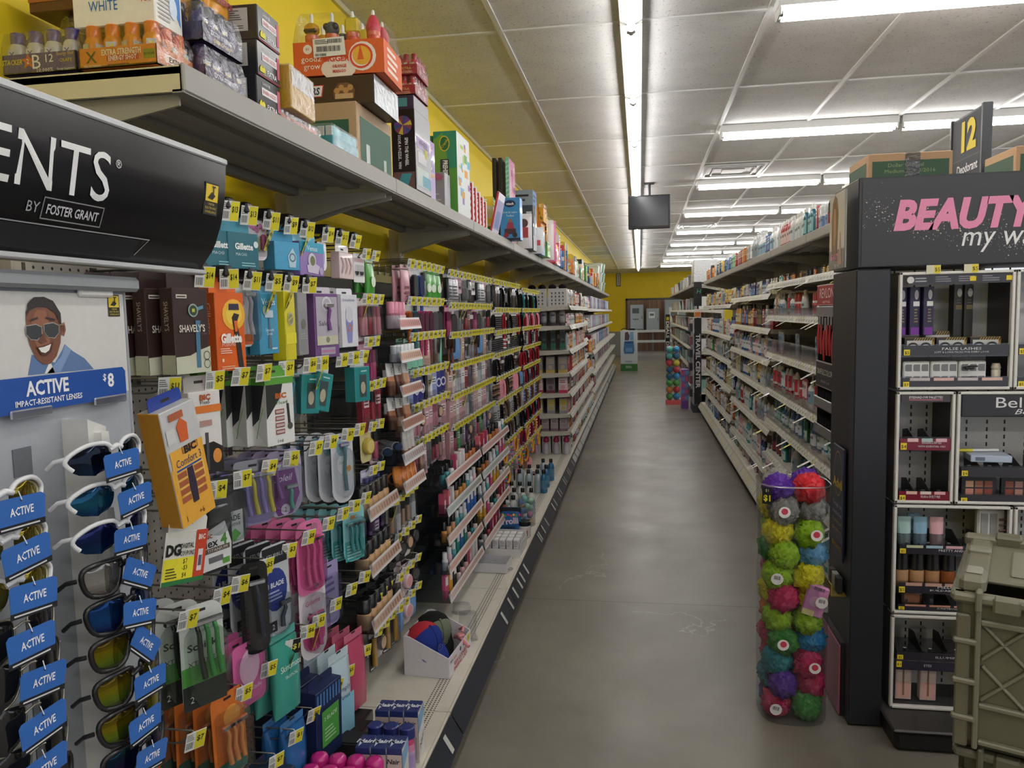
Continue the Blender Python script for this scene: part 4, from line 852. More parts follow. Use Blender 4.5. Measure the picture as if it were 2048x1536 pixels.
for lab, y, z, kind, fc, cols, dx, tr in (
    ('white half-rim sunglasses with dark blue lenses, top of the right column', .925, 1.372, 'sport', 'e8e8ea', ['22283a', '1c2230', '20406a'], -0.004, 0),
    ('white half-rim sunglasses with teal-blue lenses, second in the right column', .925, 1.318, 'sport', 'e8e8ea', ['1c3a5c', '1f5c74', '1c3a78'], 0.019, .05),
    ('white half-rim sunglasses with violet-blue lenses, third in the right column', .928, 1.266, 'sport', 'e8e8ea', ['262a5c', '1c2c5a', '1b4a84'], 0.004, -.12),
    ('black square sunglasses with silver mirror lenses, fourth in the right column', .928, 1.21, 'way', '1b1b1d', ['8c8a88', 'a8a6a4', '5c5a58'], 0.024, -.5),
    ('black square sunglasses with deep blue lenses, fifth in the right column', .932, 1.157, 'way', '1d1d22', ['1a3a6e', '1c4c86', '241c5a'], 0.009, -.25),
    ('black square sunglasses with gold rainbow lenses, sixth in the right column', .935, 1.104, 'way', '222024', RAIN, 0.024, -.75),
    ('black square sunglasses with gold rainbow lenses, seventh in the right column', .938, 1.05, 'way', '222024', RAIN, 0.014, -.1),
    ('black square sunglasses with gold rainbow lenses, eighth in the right column', .94, .997, 'way', '222024', RAIN, -0.006, -.05),
    ('black square sunglasses with dark teal and violet lenses, ninth in the right column', .942, .943, 'way', '222024', ['123a44', '241c4a', '2c1c50'], 0.004, -.2),
    ('white half-rim sunglasses with yellow-green lenses, top of the left column', .735, 1.352, 'sport', 'e8e8ea', GLD, 0.011, -.05),
    ('white half-rim sunglasses with yellow-green lenses, second in the left column', .737, 1.3, 'sport', 'e8e8ea', GLD, 0.011, .06),
    ('white half-rim sunglasses with yellow-green lenses, third in the left column', .74, 1.249, 'sport', 'e8e8ea', GLD, 0.016, -.12),
    ('silver wire sunglasses with black lenses, fourth in the left column', .745, 1.197, 'avi', 'b4ae9e', ['1a1a1c', '141416'], 0.001, -.06),
    ('silver wire sunglasses with black lenses, fifth in the left column', .75, 1.146, 'avi', 'b4ae9e', ['1a1a1c', '141416'], 0.011, -.16),
    ('silver wire sunglasses with black lenses, sixth in the left column', .752, 1.094, 'avi', 'b4ae9e', ['1a1a1c', '141416'], 0.001, 0),
    ('silver wire sunglasses with black lenses, seventh in the left column', .754, 1.043, 'avi', 'b4ae9e', ['1a1a1c', '141416'], -0.004, 0),
    ('black square sunglasses with black lenses, lowest seen in the left column', .754, .99, 'way', '1b1b1d', ['1a1a1c', '141416'], -0.004, 0)):
    sunglasses(lab, y, z, kind, fc, cols, dx, tr, rnd.uniform(-.06, .06))
# ---------------------------------------------------------------- peg hooks with price tags
PX = -1.188
_hk = {}
def tag_mesh(s, price, scale, kind):
    k = ('t', price, scale, kind)
    if k not in _hk:
        m = MB(); w, h = .043*scale, .046*scale; ph = .02
        m.at(0, 0, 0, 0, .3); m.box((0, 0, 0), (w, .0012, h), 'f2f2ee')
        y = -.0008
        if kind == 'one':
            m.rect(0, w*.5, -h*.5, h*.5, y, '1a1a1a'); m.text(price, w*.25, 0, h*.5, y-.0005, 'f0e23c', bold=.02); m.codes(-w*.45, -w*.05, -h*.35, 0, y)
        else:
            m.rect(-w*.02, w*.49, -h*.47, h*.47, y, 'eee033')
            if scale > .8: m.text(price, w*.23, h*.1, h*.42, y-.0005, '2b2a1c', bold=.02, w=w*.36); m.codes(-w*.44, -w*.08, -h*.38, -h*.02, y, 9); m.bars(-w*.46, -w*.06, h*.06, h*.42, y, '777773', 4)
            else: m.text(price, w*.23, h*.1, h*.45, y-.0005, '3b3a22'); m.rect(-w*.42, -w*.1, -h*.38, 0, y, '6b6b68'); m.bars(-w*.44, -w*.08, h*.08, h*.4, y, '9a9a96', 2)
        _hk[k] = m.mesh('price_tag')
    return _hk[k]
def hook_mesh(kind, L):
    k = ('h', kind, round(L, 2))
    if k not in _hk:
        m = MB(); c = '2a2a2c' if kind == 'black' else '8d8c88'; r = .0028 if kind == 'black' else .0023; mt = 'satin' if kind == 'black' else 'chrome'
        m.tube([(0, 0, -.012), (0, -L+.03, -.012), (0, -L+.012, -.009), (0, -L, .004), (0, -L+.0, .012)], r, c, mt, 5)
        m.tube([(0, 0, .018), (0, -L-.012, .018), (0, -L-.016, .012)], r, c, mt, 5)
        m.box((0, -.002, 0), (.018, .004, .05), c, mt)
        if kind == 'black': m.box((0, -L+.002, .016), (.03, .045, .026), '19191b', 'satin', .004)
        _hk[k] = m.mesh('peg_hook')
    return _hk[k]
def talker(kind):
    if kind not in _hk:
        m = MB(); w, h = .04, .062
        if kind == 'dg':
            m.at(0, 0, 0, .35, .35, .12).prism([(-.02, -.062), (.02, -.056), (.018, -.028), (.021, 0), (-.018, 0)], -.0006, .0004, 'e8d829', 'gloss')
            for y in (-.001, ): m.text('NEW AT', 0, -.015, .0115, y, '1c1b14', w=.03, bold=.02); m.text('DG', 0, -.04, .028, y, '1c1b14', w=.034, bold=.05)
        else:
            m.at(0, 0, 0, .2, .2, .1).prism([(-.022, -.062), (.022, -.062), (.022, 0), (-.022, 0)], -.0006, .0004, '4c9a3a', 'gloss').rect(-.02, .02, -.06, -.002, -.001, '16181a'); m.text('$1', 0, -.028, .036, -.0016, 'f0e23c', bold=.03)
        _hk[kind] = m.mesh('shelf_talker')
    return _hk[kind]
HOOKS = [0]; ROWN = ['top', 'second', 'third', 'fourth', 'fifth', 'sixth', 'seventh', 'eighth', 'ninth', 'tenth', 'eleventh']
def hook(place, y, z, price, kind='wire', scale=1., L=.25, talk=None):
    HOOKS[0] += 1
    o = tag(obj('peg_hook', hook_mesh(kind, L), None, (PX, y, z), LW), '%s peg hook with price tag, %s' % ('black' if kind == 'black' else 'grey wire', place), 'peg hook', 'peg hooks on the left wall')
    obj('price_tag', tag_mesh(0, price, scale, 'one' if talk == 'one' else 'std'), o, (0, -L-.0175, -.002*scale), (0, rnd.uniform(-.06, .06), rnd.uniform(-.75, -.45)))
    if talk: obj('shelf_talker', talker('dg' if talk == 'dg' else 'one'), o, (0, -L-.02, -.022), None)
    return o
# ---------------------------------------------------------------- goods that hang on pegs (origin at the hole in the card)
def tabbed(m, w, h0, col, mat='card'):
    m.prism([(-w/2, -h0), (w/2, -h0), (w/2, .008), (w/2-.006, .014), (-w/2+.006, .014), (-w/2, .008)], -.0006, .0006, col, mat)
    m.rect(-.012, .012, -.003, .003, -.0012, '2c2a28')
def hbox(name, w, h, t, col, art, top=.022, tabcol=None, cols=None, mat='card', side=None):
    o = obj(name, None)
    m = MB(); m.box((0, 0, -top-h/2), (w, t, h), col, mat, .0015, cols); m.M = Matrix.Translation((0, -t/2-.0008, -top-h))
    if art: art(m, w, h, t)
    if side: side(m)
    m.build('box', o); m = MB(); tabbed(m, w*.92, top+.004, tabcol or col); m.build('hang_tab', o); return o
def rr(w, h, r, rb=None, n=5):
    rb = rb or r; o = []
    for cx, cz, rad, a0 in ((w/2-r, -r, r, 0), (-w/2+r, -r, r, PI/2), (-w/2+rb, -h+rb, rb, PI), (w/2-rb, -h+rb, rb, 1.5*PI)):
        for k in range(n+1): a = a0+PI/2*k/n; o.append((cx+rad*math.cos(a), cz+rad*math.sin(a)))
    return o
def razor(m, x, z, L, hc, gc, tilt=0, y=0, head=.04):
    # handle hangs down from a head
    dx = math.sin(tilt)
    m.box((x, y-.004, z), (head, .01, .012), hc, 'satin', .003); m.box((x, y-.0095, z), (head*.85, .001, .007), 'c9ccd0', 'chrome')
    m.tube([(x, y, z-.004), (x+dx*.2*L, y-.006, z-.2*L), (x+dx*.6*L, y+.001, z-.6*L), (x+dx*L, y-.004, z-L)], .0045, gc, 'gloss', 7, .0065)
def blister(name, w, h, cc, art, content, r=.012, rb=.02, t=.018, zb=(.2, .92), mat='card', bub='e9ecee'):
    o = obj(name, None); m = MB(); m.prism([(x, z+.014) for x, z in rr(w, h, r, rb)], -.0006, .0006, cc, mat); m.rect(-.011, .011, -.003, .003, -.0012, '24221f'); m.M = Matrix.Translation((0, -.001, .014))
    if art: art(m, w, h)
    m.build('card', o)
    if content: m = MB().at(0, -t*.45, .014); content(m, w, h); m.build('goods', o)
    if t: m = MB(); a, b = w*.42, (zb[1]-zb[0])*h; out = [(x, z+.014-h*zb[0]) for x, z in rr(a*2, b, r, rb, 3)]; m.loft([[(x, -.001, z) for x, z in out], [(x*.94, -t, z) for x, z in out]], bub, 'clear', (False, True)); m.build('blister', o)
    return o
def put(proto, label, cat, x, y, z, rot=LW, group=None, tilt=(0, 0)):
    r = (tilt[0], tilt[1], rot)
    if not proto.get('label'): proto.location = (x, y, z); proto.rotation_euler = r; return tag(proto, label, cat, group)
    return dup(proto, (x, y, z), r, label, group)
NTH = ['front', 'second', 'third', 'fourth', 'fifth', 'sixth', 'seventh', 'eighth']
def hang(proto, desc, cat, place, y, z, n, X=-.955, step=.03, sway=.08, group=None, tilt=None, rot=LW-.22):
    for k in range(n):
        put(proto, '%s %s, %s' % (NTH[k] if n > 1 else 'single', desc, place), cat, X-step*k, y+rnd.uniform(-.004, .004), z-.013, rot+rnd.uniform(-sway, sway)*.6, group or 'goods on the left wall pegs', tilt or (rnd.uniform(-.03, .03), 0))
# ---------------------------------------------------------------- razor bay (first pegboard bay right of the sunglasses)
RZB = [1.80, 1.645, 1.42, 1.18, .94, .68, .43]
def razor_art(c1, hx=.0, hc='2a2a2c', gc='3c6a88'):
    def f(m, w, h, t):
        m.prism([(hx*w-.006, h*.1), (hx*w+.006, h*.1), (hx*w+.005, h*.62), (hx*w-.005, h*.62)], -.0006, 0, gc); m.prism([(hx*w-w*.2, h*.64), (hx*w+w*.2, h*.64), (hx*w+w*.18, h*.72), (hx*w-w*.18, h*.72)], -.0009, 0, hc)
    return f
def a_shave(m, w, h, t):
    m.poly([(-w/2, 0, 0), (w/2, 0, 0), (w/2, 0, h*.31), (w*.2, 0, h*.27), (-w*.1, 0, h*.21), (-w/2, 0, h*.2)], 'cdd0b8'); m.prism([(w*.08, h*.06), (w*.2, h*.06), (w*.21, h*.5), (w*.24, h*.62), (w*.1, h*.62), (w*.09, h*.5)], -.0008, -.0002, '4a7a98'); m.prism([(w*.02, h*.72), (w*.34, h*.76), (w*.34, h*.8), (w*.02, h*.76)], -.0012, -.0004, '5f93b0'); m.disc(w*.04, h*.74, .014, -.0013, '9ab0a8'); m.disc(w*.04, h*.74, .011, -.0016, '3a4a38'); m.rect(w*.0, w*.08, h*.72, h*.76, -.002, 'b8c04a')
    m.text("SHAVELY'S", -w*.02, h*.53, .021, -.0022, 'e8e4d4', w=w*.74, bold=.015); m.rect(-w*.42, -w*.12, h*.88, h*.925, -.0006, 'd8d4c4'); m.bars(-w*.4, -w*.14, h*.885, h*.92, -.0012, '4a3a34', 1); m.text('STAY', w*.34, h*.46, .007, -.001, '8a6a60'); m.ring(w*.38, h*.2, .008, .0095, -.001, '4a4038'); m.ring(w*.38, h*.1, .008, .0095, -.001, '4a4038')
def s_shave(m): m.at(0, 0, -.2, -PI/2); m.rect(-.018, .018, 0, .04, -.0498, 'cdd0b8'); m.text("SHAVELY'S", 0, .12, .016, -.0502, 'c8b8a4', rot=-PI/2, w=.06); m.at(0, 0, -.2, PI/2); m.rect(-.018, .018, 0, .04, -.0498, 'cdd0b8')
def shavely(): return hbox('razor_box', .098, .178, .036, '392522', a_shave, tabcol='33211f', cols={'-z': 'cdd0b8'}, side=s_shave)
def a_fus(m, w, h, t):
    for k in range(7): a = .5+.38*k; m.poly([(w*.1, -.0001*k, h*.7), (w*.1+.14*math.cos(a), -.0001*k, h*.7+.14*math.sin(a)*.6), (w*.1+.14*math.cos(a+.2), -.0001*k, h*.7+.14*math.sin(a+.2)*.6)], 'f09a3c') if False else None
    m.disc(w*.12, h*.72, w*.4, 0, 'f0b43a', rz=h*.2); m.disc(w*.12, h*.72, w*.28, -.0003, 'f6d050', rz=h*.13); m.prism([(w*.22, h*.02), (w*.38, h*.02), (w*.3, h*.4), (w*.2, h*.62), (w*.3, h*.72), (w*.12, h*.74), (w*.04, h*.68), (w*.14, h*.4)], -.0012, -.0004, '2c2420'); m.prism([(w*-.06, h*.78), (w*.3, h*.78), (w*.28, h*.86), (-w*.04, h*.86)], -.0014, -.0004, '30304a'); m.prism([(w*.12, h*.5), (w*.2, h*.5), (w*.22, h*.64), (w*.1, h*.64)], -.0018, -.0004, 'e86a1c')
    m.text('Gillette', -w*.02, h*.42, .028, -.0022, 'fdf6ee', w=w*.72, bold=.05); m.text('FUSION5', -w*.12, h*.345, .014, -.0022, 'fbe6d4', w=w*.46); m.bars(-w*.4, w*.02, h*.22, h*.3, -.001, 'f8d4b8', 3); m.rect(-w*.36, -w*.3, h*.12, h*.16, -.001, 'f8e8d8'); m.bars(-w*.38, w*.12, h*.02, h*.07, -.001, 'f4c8a0', 2)
P0 = lambda i, r: '%s hook, %s row of the razor bay' % (ORD[i], ROWN[r])
def H0(i, r, y, price, kind='wire', talk=None): hook(P0(i, r), y, RZB[r], price, kind, 1., .25, talk)
G0 = 'goods on the razor bay pegs'
# top row
for i, (y, p_, tk) in enumerate(((1.668, '$13', None), (1.753, '$13', None), (1.867, '$11', 'dg'), (1.98, '$9', None), (2.083, '$12', 'dg'), (2.231, '$14', None), (2.341, '$13', None), (2.459, '$15', None))): H0(i, 0, y, p_, 'black', tk)
def a_g5(m, w, h, t): m.text('Gillette', 0, h*.62, .02, -.0006, 'f0f6f6', w=w*.6, bold=.04); m.text('MACH3', -w*.1, h*.4, .01, -.0006, 'c8e2e6', w=w*.36); m.bars(-w*.1, w*.4, h*.06, h*.2, -.0006, '8ac0c6', 2); m.disc(w*.4, h*.7, .008, -.0006, 'd8e8ea')
g5 = hbox('blade_box', .1, .085, .05, '1d6878', a_g5, .035, '3f9ab0')
for k, y in enumerate((1.735, 1.668)): put(g5, 'teal blade refill box on the top row, %s of the pair' % ['right', 'left'][k], 'razor box', -.95-.02*k, y, 1.79, LW-.25, G0)
pk = blister('blade_card', .075, .1, 'ece4ea', lambda m, w, h: ([m.disc(-w*.3+.012*k, -h*(.15+.05*(k % 3)), .008, -.0005, 'c86a9a', n=8) for k in range(5)], m.disc(0, -h*.6, .018, -.0006, 'b8b49a')), lambda m, w, h: m.box((.018, 0, -h*.55), (.016, .012, .04), 'b8447c', 'gloss', .004), t=.014)
put(pk, 'white card with pink petals and razor blades on the top row', 'razor card', -.95, 1.842, 1.785, LW-.2, G0)
def a_ven(m, w, h, t): m.text('Venus', 0, h*.72, .022, -.0006, 'eef6fa', w=w*.55); m.prism([(w*.1, h*.1), (w*.3, h*.1), (w*.34, h*.4), (w*.22, h*.55), (w*.08, h*.4)], -.0008, 0, 'c8d4dc')
vb = hbox('blade_box', .09, .075, .045, '4ba3cc', lambda m, w, h, t: (m.prism([(w*.05, h*.1), (w*.3, h*.1), (w*.34, h*.5), (w*.2, h*.8), (0, h*.5)], -.0008, 0, 'b8d4e0'), m.ring(w*.18, h*.45, .008, .012, -.001, '5a7a8a')), .03, '3f9ac0')
put(vb, 'light blue blade refill box on the top row, tilted', 'razor box', -.95, 1.975, 1.785, LW-.35, G0)
def a_venp(m, w, h, t): m.rect(-w/2, w/2, h*.7, h, 0, '38a3c4'); m.text('Venus', 0, h*.82, .02, -.0006, 'f0f8fa', w=w*.42); m.disc(-w*.02, h*.45, .022, -.0006, 'd4ccd8'); m.disc(0, h*.45, .014, -.0009, '6a7048'); m.prism([(w*-.2, h*.1), (w*.22, h*.06), (w*.3, h*.3), (w*.02, h*.4), (-w*.24, h*.3)], -.0007, 0, 'cfc4d8'); m.disc(w*.36, h*.16, .011, -.0007, 'b4a4cc')
vp = hbox('blade_box', .135, .095, .05, '8a6cb0', a_venp, .012, '38a3c4', {'+z': '38a3c4'})
put(vp, 'purple and blue blade refill box on the top row', 'razor box', -.95, 2.12, 1.778, LW-.1, G0)
wp = blister('blade_card', .07, .085, 'e8e4ea', lambda m, w, h: m.disc(0, -h*.5, .02, -.0006, 'a4a0c4', rz=.03), None, t=0)
put(wp, 'white card with mauve oval beside the purple refill box', 'razor card', -.95, 2.245, 1.765, LW, G0)
cv = hbox('palette_box', .12, .085, .03, 'cdb6b4', lambda m, w, h, t: [m.poly([(-w*.4+w*.27*i, -.0005, h*.2), (-w*.3+w*.27*i, -.0005, h*.2), (-w*.12+w*.27*i, -.0005, h*.5), (-w*.3+w*.27*i, -.0005, h*.8), (-w*.4+w*.27*i, -.0005, h*.8), (-w*.24+w*.27*i, -.0005, h*.5)], 'b89a9a') for i in range(3)], .01, 'f0eeee')
put(cv, 'clear pink box with chevron print at the right end of the top row', 'box', -.955, 2.42, 1.77, LW, G0)
# second row
for i, (y, p_, tk) in enumerate(((1.545, '$14', None), (1.645, '$14', None), (1.753, '$11', None), (1.864, '$5', 'dg'), (1.964, '$9', 'dg'), (2.081, '$7', None))): H0(i, 1, y, p_, 'black', tk)
sv = shavely()
for k in range(4): put(sv, 'dark brown razor box with blue handle print, %s' % ['foremost on its hook', 'second on its hook', 'third on its hook', 'hindmost by the rack'][k], 'razor box', -.945-.052*k, 1.5-.012*k, 1.64, LW-.2-.02*k, G0)
fb = hbox('razor_box', .092, .178, .04, 'e2641f', a_fus, .028, 'ef7a2c', side=lambda m: m.at(0, 0, -.206, -PI/2).text('Gillette', 0, .12, .02, -.0466, 'f8d0b4', rot=-PI/2, w=.07))
for k in range(2): put(fb, 'orange razor box with black razor print, %s' % ['front one', 'one behind'][k], 'razor box', -.945-.05*k, 1.654, 1.64, LW-.2-.03, G0)
sk = blister('razor_pack', .085, .17, 'd4d6d8', lambda m, w, h: (m.rect(-w*.46, w*.46, -h*.97, -h*.82, -.0005, 'd0642c'), m.text('Schick', -w*.16, -h*.36, .018, -.0006, '1c2c4a', w=w*.5, bold=.02), m.text('1', -w*.3, -h*.9, .012, -.0008, 'f4f4f4')), lambda m, w, h: razor(m, w*.1, -h*.25, h*.58, '9a9ea2', 'a4a8ac', .05), t=.03)
put(sk, 'clear pack with chrome razor beside the orange box', 'razor pack', -.95, 1.752, 1.64, LW-.05, G0)
def a_vb(m, w, h, t): m.text('Venus', 0, h*.86, .024, -.0006, 'eaf4f8', w=w*.7); m.prism([(-w*.08, h*.1), (w*.1, h*.1), (w*.05, h*.3), (w*.04, h*.6), (-w*.03, h*.6), (-w*.04, h*.3)], -.0008, 0, '5a6a78'); m.rect(-w*.22, w*.22, h*.6, h*.72, -.0008, 'b8c6cc'); m.text('Smooth', 0, h*.4, .012, -.0012, 'eaf4f8', w=w*.42); m.text('Doux', 0, h*.34, .012, -.0012, 'eaf4f8', w=w*.28); m.bars(w*.1, w*.4, h*.06, h*.12, -.0006, 'd0e8f0', 1); m.disc(-w*.2, h*.72, .012, -.001, '9ab0a0')
vbx = hbox('razor_box', .095, .155, .03, '3f97bd', a_vb, .022, '3f97bd')
for k in range(2): put(vbx, 'blue razor box left of the yellow one, %s' % ['front', 'behind'][k], 'razor box', -.95-.04*k, 1.855, 1.638, LW-.04, G0)
yb = hbox('razor_box', .062, .186, .04, 'd9cc1f', lambda m, w, h, t: (m.disc(0, h*.6, .018, -.0006, 'c0b8a4'), m.disc(0, h*.6, .014, -.001, '8a8a5a'), m.rect(-w/2, w/2, h*.24, h*.4, -.0004, 'e4d828'), m.prism([(-w*.2, h*.575), (w*.2, h*.63), (w*.2, h*.64), (-w*.2, h*.59)], -.0014, -.001, 'd8d060')), .006, 'd9cc1f'); put(yb, 'plain yellow narrow box on the second row', 'box', -.95, 1.968, 1.63, LW, G0)
gb = hbox('razor_box', .06, .175, .04, '8d8d90', lambda m, w, h, t: (m.disc(0, h*.5, .014, -.0006, '6f6f6a'), m.bars(-w*.4, w*.4, h*.25, h*.36, -.0006, 'a2a2a4', 3)), .006); put(gb, 'grey narrow box between the yellow and purple boxes', 'box', -.955, 2.06, 1.628, LW, G0)
def a_pur(m, w, h, t): m.rect(-w*.44, w*.44, h*.34, h*.95, -.0004, 'b4aeba'); m.rect(-w*.44, w*.44, h*.2, h*.34, -.0006, 'c9c8ae'); m.disc(0, h*.28, .009, -.001, '8a8a78'); m.rect(-w*.3, w*.3, h*.05, h*.16, -.0006, 'a8a2b4'); m.rect(-w*.26, w*.26, h*.085, h*.12, -.001, 'b87aa0'); m.ring(0, h*.84, .016, .022, -.001, 'd8d6da'); m.text('Salon', -w*.1, h*.54, .02, -.0012, '4a2a58', w=w*.5)
pu = hbox('razor_box', .115, .19, .05, '79548a', a_pur, .006, 'd8d4da'); m = MB().at(0, -.028, -.1); razor(m, .005, .06, .075, 'c8c8cc', '6a3a7a', 0, 0, .04); m.build('razor', pu)
put(pu, 'purple window box with a small razor inside', 'razor box', -.945, 2.2, 1.628, LW-.2-.05, G0)
gb2 = hbox('razor_box', .07, .17, .03, '9a9a9e', lambda m, w, h, t: (m.disc(0, h*.35, .016, -.0006, '77776e'), m.bars(-w*.4, w*.4, h*.1, h*.2, -.0006, 'b0b0b4', 2)), .006); put(gb2, 'grey box right of the purple window box', 'box', -.955, 2.318, 1.63, LW-.1, G0)
it = hbox('razor_box', .095, .17, .035, 'e4e4ea', lambda m, w, h, t: (m.prism([(-w*.12, h*.08), (w*.12, h*.08), (w*.2, h*.45), (w*.12, h*.7), (0, h*.78), (-w*.12, h*.7), (-w*.2, h*.45)], -.0006, 0, '8a8cc4'), m.disc(0, h*.62, .02, -.001, 'd4d4dc', rz=.026), m.ring(0, h*.36, .008, .012, -.0012, 'c87a4a'), m.text('Intuition', 0, h*.9, .014, -.0008, '5a6a9a', w=w*.66)), .006); put(it, 'white box with periwinkle razor at the end of the second row', 'razor box', -.95, 2.41, 1.63, LW-.2-.05, G0)
# third row
for i, (y, p_, tk) in enumerate(((1.395, '$11', None), (1.562, '$5', None), (1.673, '$7', None), (1.787, '$7', None), (1.911, '$7', None), (2.06, '$6', None), (2.143, '$6', 'dg'), (2.3, '$6', None), (2.4, '$6', None), (2.49, '$6', None))): H0(i, 2, y, p_, talk=tk)
def a_f5(m, w, h, t): m.poly([(-w/2, -.0003, 0), (w/2, -.0003, 0), (w/2, -.0003, h*.3), (w*.2, -.0003, h*.38), (-w*.2, -.0003, h*.36), (-w/2, -.0003, h*.26)], '1c1a1a'); m.rect(-w/2, w/2, h*.74, h*.83, -.0003, 'dd7a2a'); m.prism([(-.003, h*.04), (.003, h*.04), (.004, h*.5), (-.004, h*.5)], -.001, 0, '4a4a4c'); m.rect(-w*.2, w*.18, h*.58, h*.65, -.0008, 'b08a80'); m.disc(w*.3, h*.2, .012, -.0008, 'e0903c', rz=.016); m.text('BIC', 0, h*.93, .016, -.0006, 'b0501c', w=w*.34, bold=.05); m.text('Flex5', 0, h*.87, .012, -.0006, '2a2422', w=w*.3); m.bars(-w*.42, -w*.1, h*.12, h*.2, -.0006, '8a8886', 3)
f5 = hbox('razor_box', .085, .18, .035, 'e6e2de', a_f5, .02, 'b9b3ae')
for k in range(2): put(f5, 'white, orange and black razor box, %s of two on the third row' % ['front', 'rear'][k], 'razor box', -.945-.05*k, 1.535, 1.418, LW-.2-.1, G0)
def a_f4(m, w, h, t): m.rect(-w/2, w/2, h*.9, h, -.0003, '5ca03a'); m.poly([(-w/2, -.0004, h*.4), (w*.0, -.0004, h*.7), (w*.1, -.0004, h*.9), (-w/2, -.0004, h*.9)], '262a26'); m.text('BIC', w*.02, h*.73, .018, -.0008, 'c0601c', w=w*.4, bold=.05); m.text('Flex4', w*.06, h*.63, .014, -.0008, '3f7a2c', w=w*.4); m.prism([(w*.26, h*.3), (w*.34, h*.3), (w*.3, h*.6), (w*.22, h*.6)], -.0008, 0, '2c2c2e'); [(m.rect(-w*.2, w*.12, h*(.16+.1*k), h*(.23+.1*k), -.0008, '8a3a34'), m.rect(-w*.18, w*.1, h*(.175+.1*k), h*(.215+.1*k), -.0012, 'c9b4ae')) for k in range(4)]; m.disc(w*.32, h*.26, .009, -.001, '4a4e46'); m.text('1+4', -w*.05, h*.06, .014, -.0008, '3a3a38')
def s_f4(m):
    m.at(0, 0, -.189, -PI/2); y = -.0496; m.rect(-.025, .025, .157, .175, y, '5ca03a'); m.poly([(-.025, y, .05), (.0, y, .07), (.022, y, .157), (-.025, y, .157)], '24262a'); m.poly([(-.025, y, .05), (.025, y, .0), (.025, y, .157), (.022, y, .157), (.0, y, .07)], 'd8d8d4'); m.tube([(-.012, y, .02), (.0, y, .06), (.016, y, .1)], .0012, '6aa84a', 'card', 4)
f4 = hbox('razor_box', .098, .175, .05, 'e8e8e4', a_f4, .014, '5ca03a', side=s_f4)
for k in range(5): put(f4, 'white and black razor box with green top, %s on the third row' % NTH[k], 'razor box', -.94-.053*k, 1.865-.004*k, 1.415, LW-.2-.12, G0)
def a_c3(m, w, h, t): m.prism([(-w/2, 0), (w/2, 0), (w/2, h*.66), (-w*.1, h*.6), (-w/2, h*.5)], -.0004, 0, 'e8ab3c'); m.disc(0, h*.4, w*.42, -.0005, 'f0c45e', rz=h*.2); m.rect(-w*.45, w*.42, h*.5, h*.66, -.0008, 'eeb040'); m.rect(-w*.12, w*.34, h*.6, h*.66, -.0012, '8a4a1c'); m.rect(-w*.1, w*.32, h*.605, h*.655, -.0014, 'e09a3c'); m.text('BIC', w*.11, h*.63, .02, -.0018, '2a1c14', w=w*.36, bold=.06); m.text('Comfort 3', w*.02, h*.54, .022, -.0014, '27356e', w=w*.72); m.rect(-w*.36, w*.36, h*.475, h*.49, -.0014, '2c46a0'); m.prism([(-w*.08, h*.16), (w*.08, h*.16), (w*.1, h*.3), (w*.08, h*.47), (-w*.08, h*.47), (-w*.1, h*.3)], -.0016, -.0006, '30243a'); [(m.rect(s*w*.24-w*.13, s*w*.24+w*.13, h*(.2+.07*k), h*(.25+.07*k), -.0012, 'a85a34')) for k in range(4) for s in (-1, 1)]; m.text('1', -w*.34, h*.06, .016, -.0012, '4a2c10'); m.text('+6', w*.1, h*.06, .016, -.0012, '4a2c10'); m.prism([(-w*.1, h*.7), (w*.12, h*.7), (w*.16, h*.84), (0, h*.9), (-w*.14, h*.84)], -.0012, -.0004, 'd8622c'); m.rect(-w*.3, w*.1, h*.9, h*.96, -.0012, 'b4603c'); m.rect(-w*.44, -w*.2, h*.72, h*.84, -.001, 'd8d8d6')
c3 = hbox('razor_box', .1, .235, .05, 'cfcfd0', a_c3, .012, '2c46a0', {'-x': 'd8982c'}); put(c3, 'large orange razor box tilted beside the sunglasses rack', 'razor box', -.9, 1.345, 1.40, LW-.12, G0, (0, -.2))
tb = blister('razor_pack', .07, .17, 'b8ccd8', None, lambda m, w, h: (razor(m, -.012, -h*.2, h*.6, '3a5a8a', '2c6a9c', .1), razor(m, .014, -h*.2, h*.6, '4a8a9c', '4a9aa8', -.1)), t=.025, mat='frost')
for k in range(3): put(tb, 'clear pack of blue razors past the green-topped boxes, %s' % NTH[k], 'razor pack', -.95-.03*k, 1.965, 1.415, LW-.2-.1, G0)
te = hbox('razor_box', .075, .115, .045, '2c8a8a', lambda m, w, h, t: (m.rect(-w*.2, w*.24, h*.14, h*.78, -.0005, '3a4a4c'), m.disc(.0, h*.4, .012, -.001, 'b0a890', rz=.02), m.bars(-w*.1, w*.3, h*.84, h*.92, -.0006, 'bfe0de', 1)), .014, 'd0d0ce')
for k, (x, y, tl) in enumerate(((-.93, 2.45, 0), (-.95, 2.2, .25), (-.97, 2.14, .1))): put(te, 'teal window box with small tool, %s of the three' % ['rightmost', 'middle', 'leftmost'][k], 'box', x, y, 1.4, LW-.2-.15, G0, (0, tl))
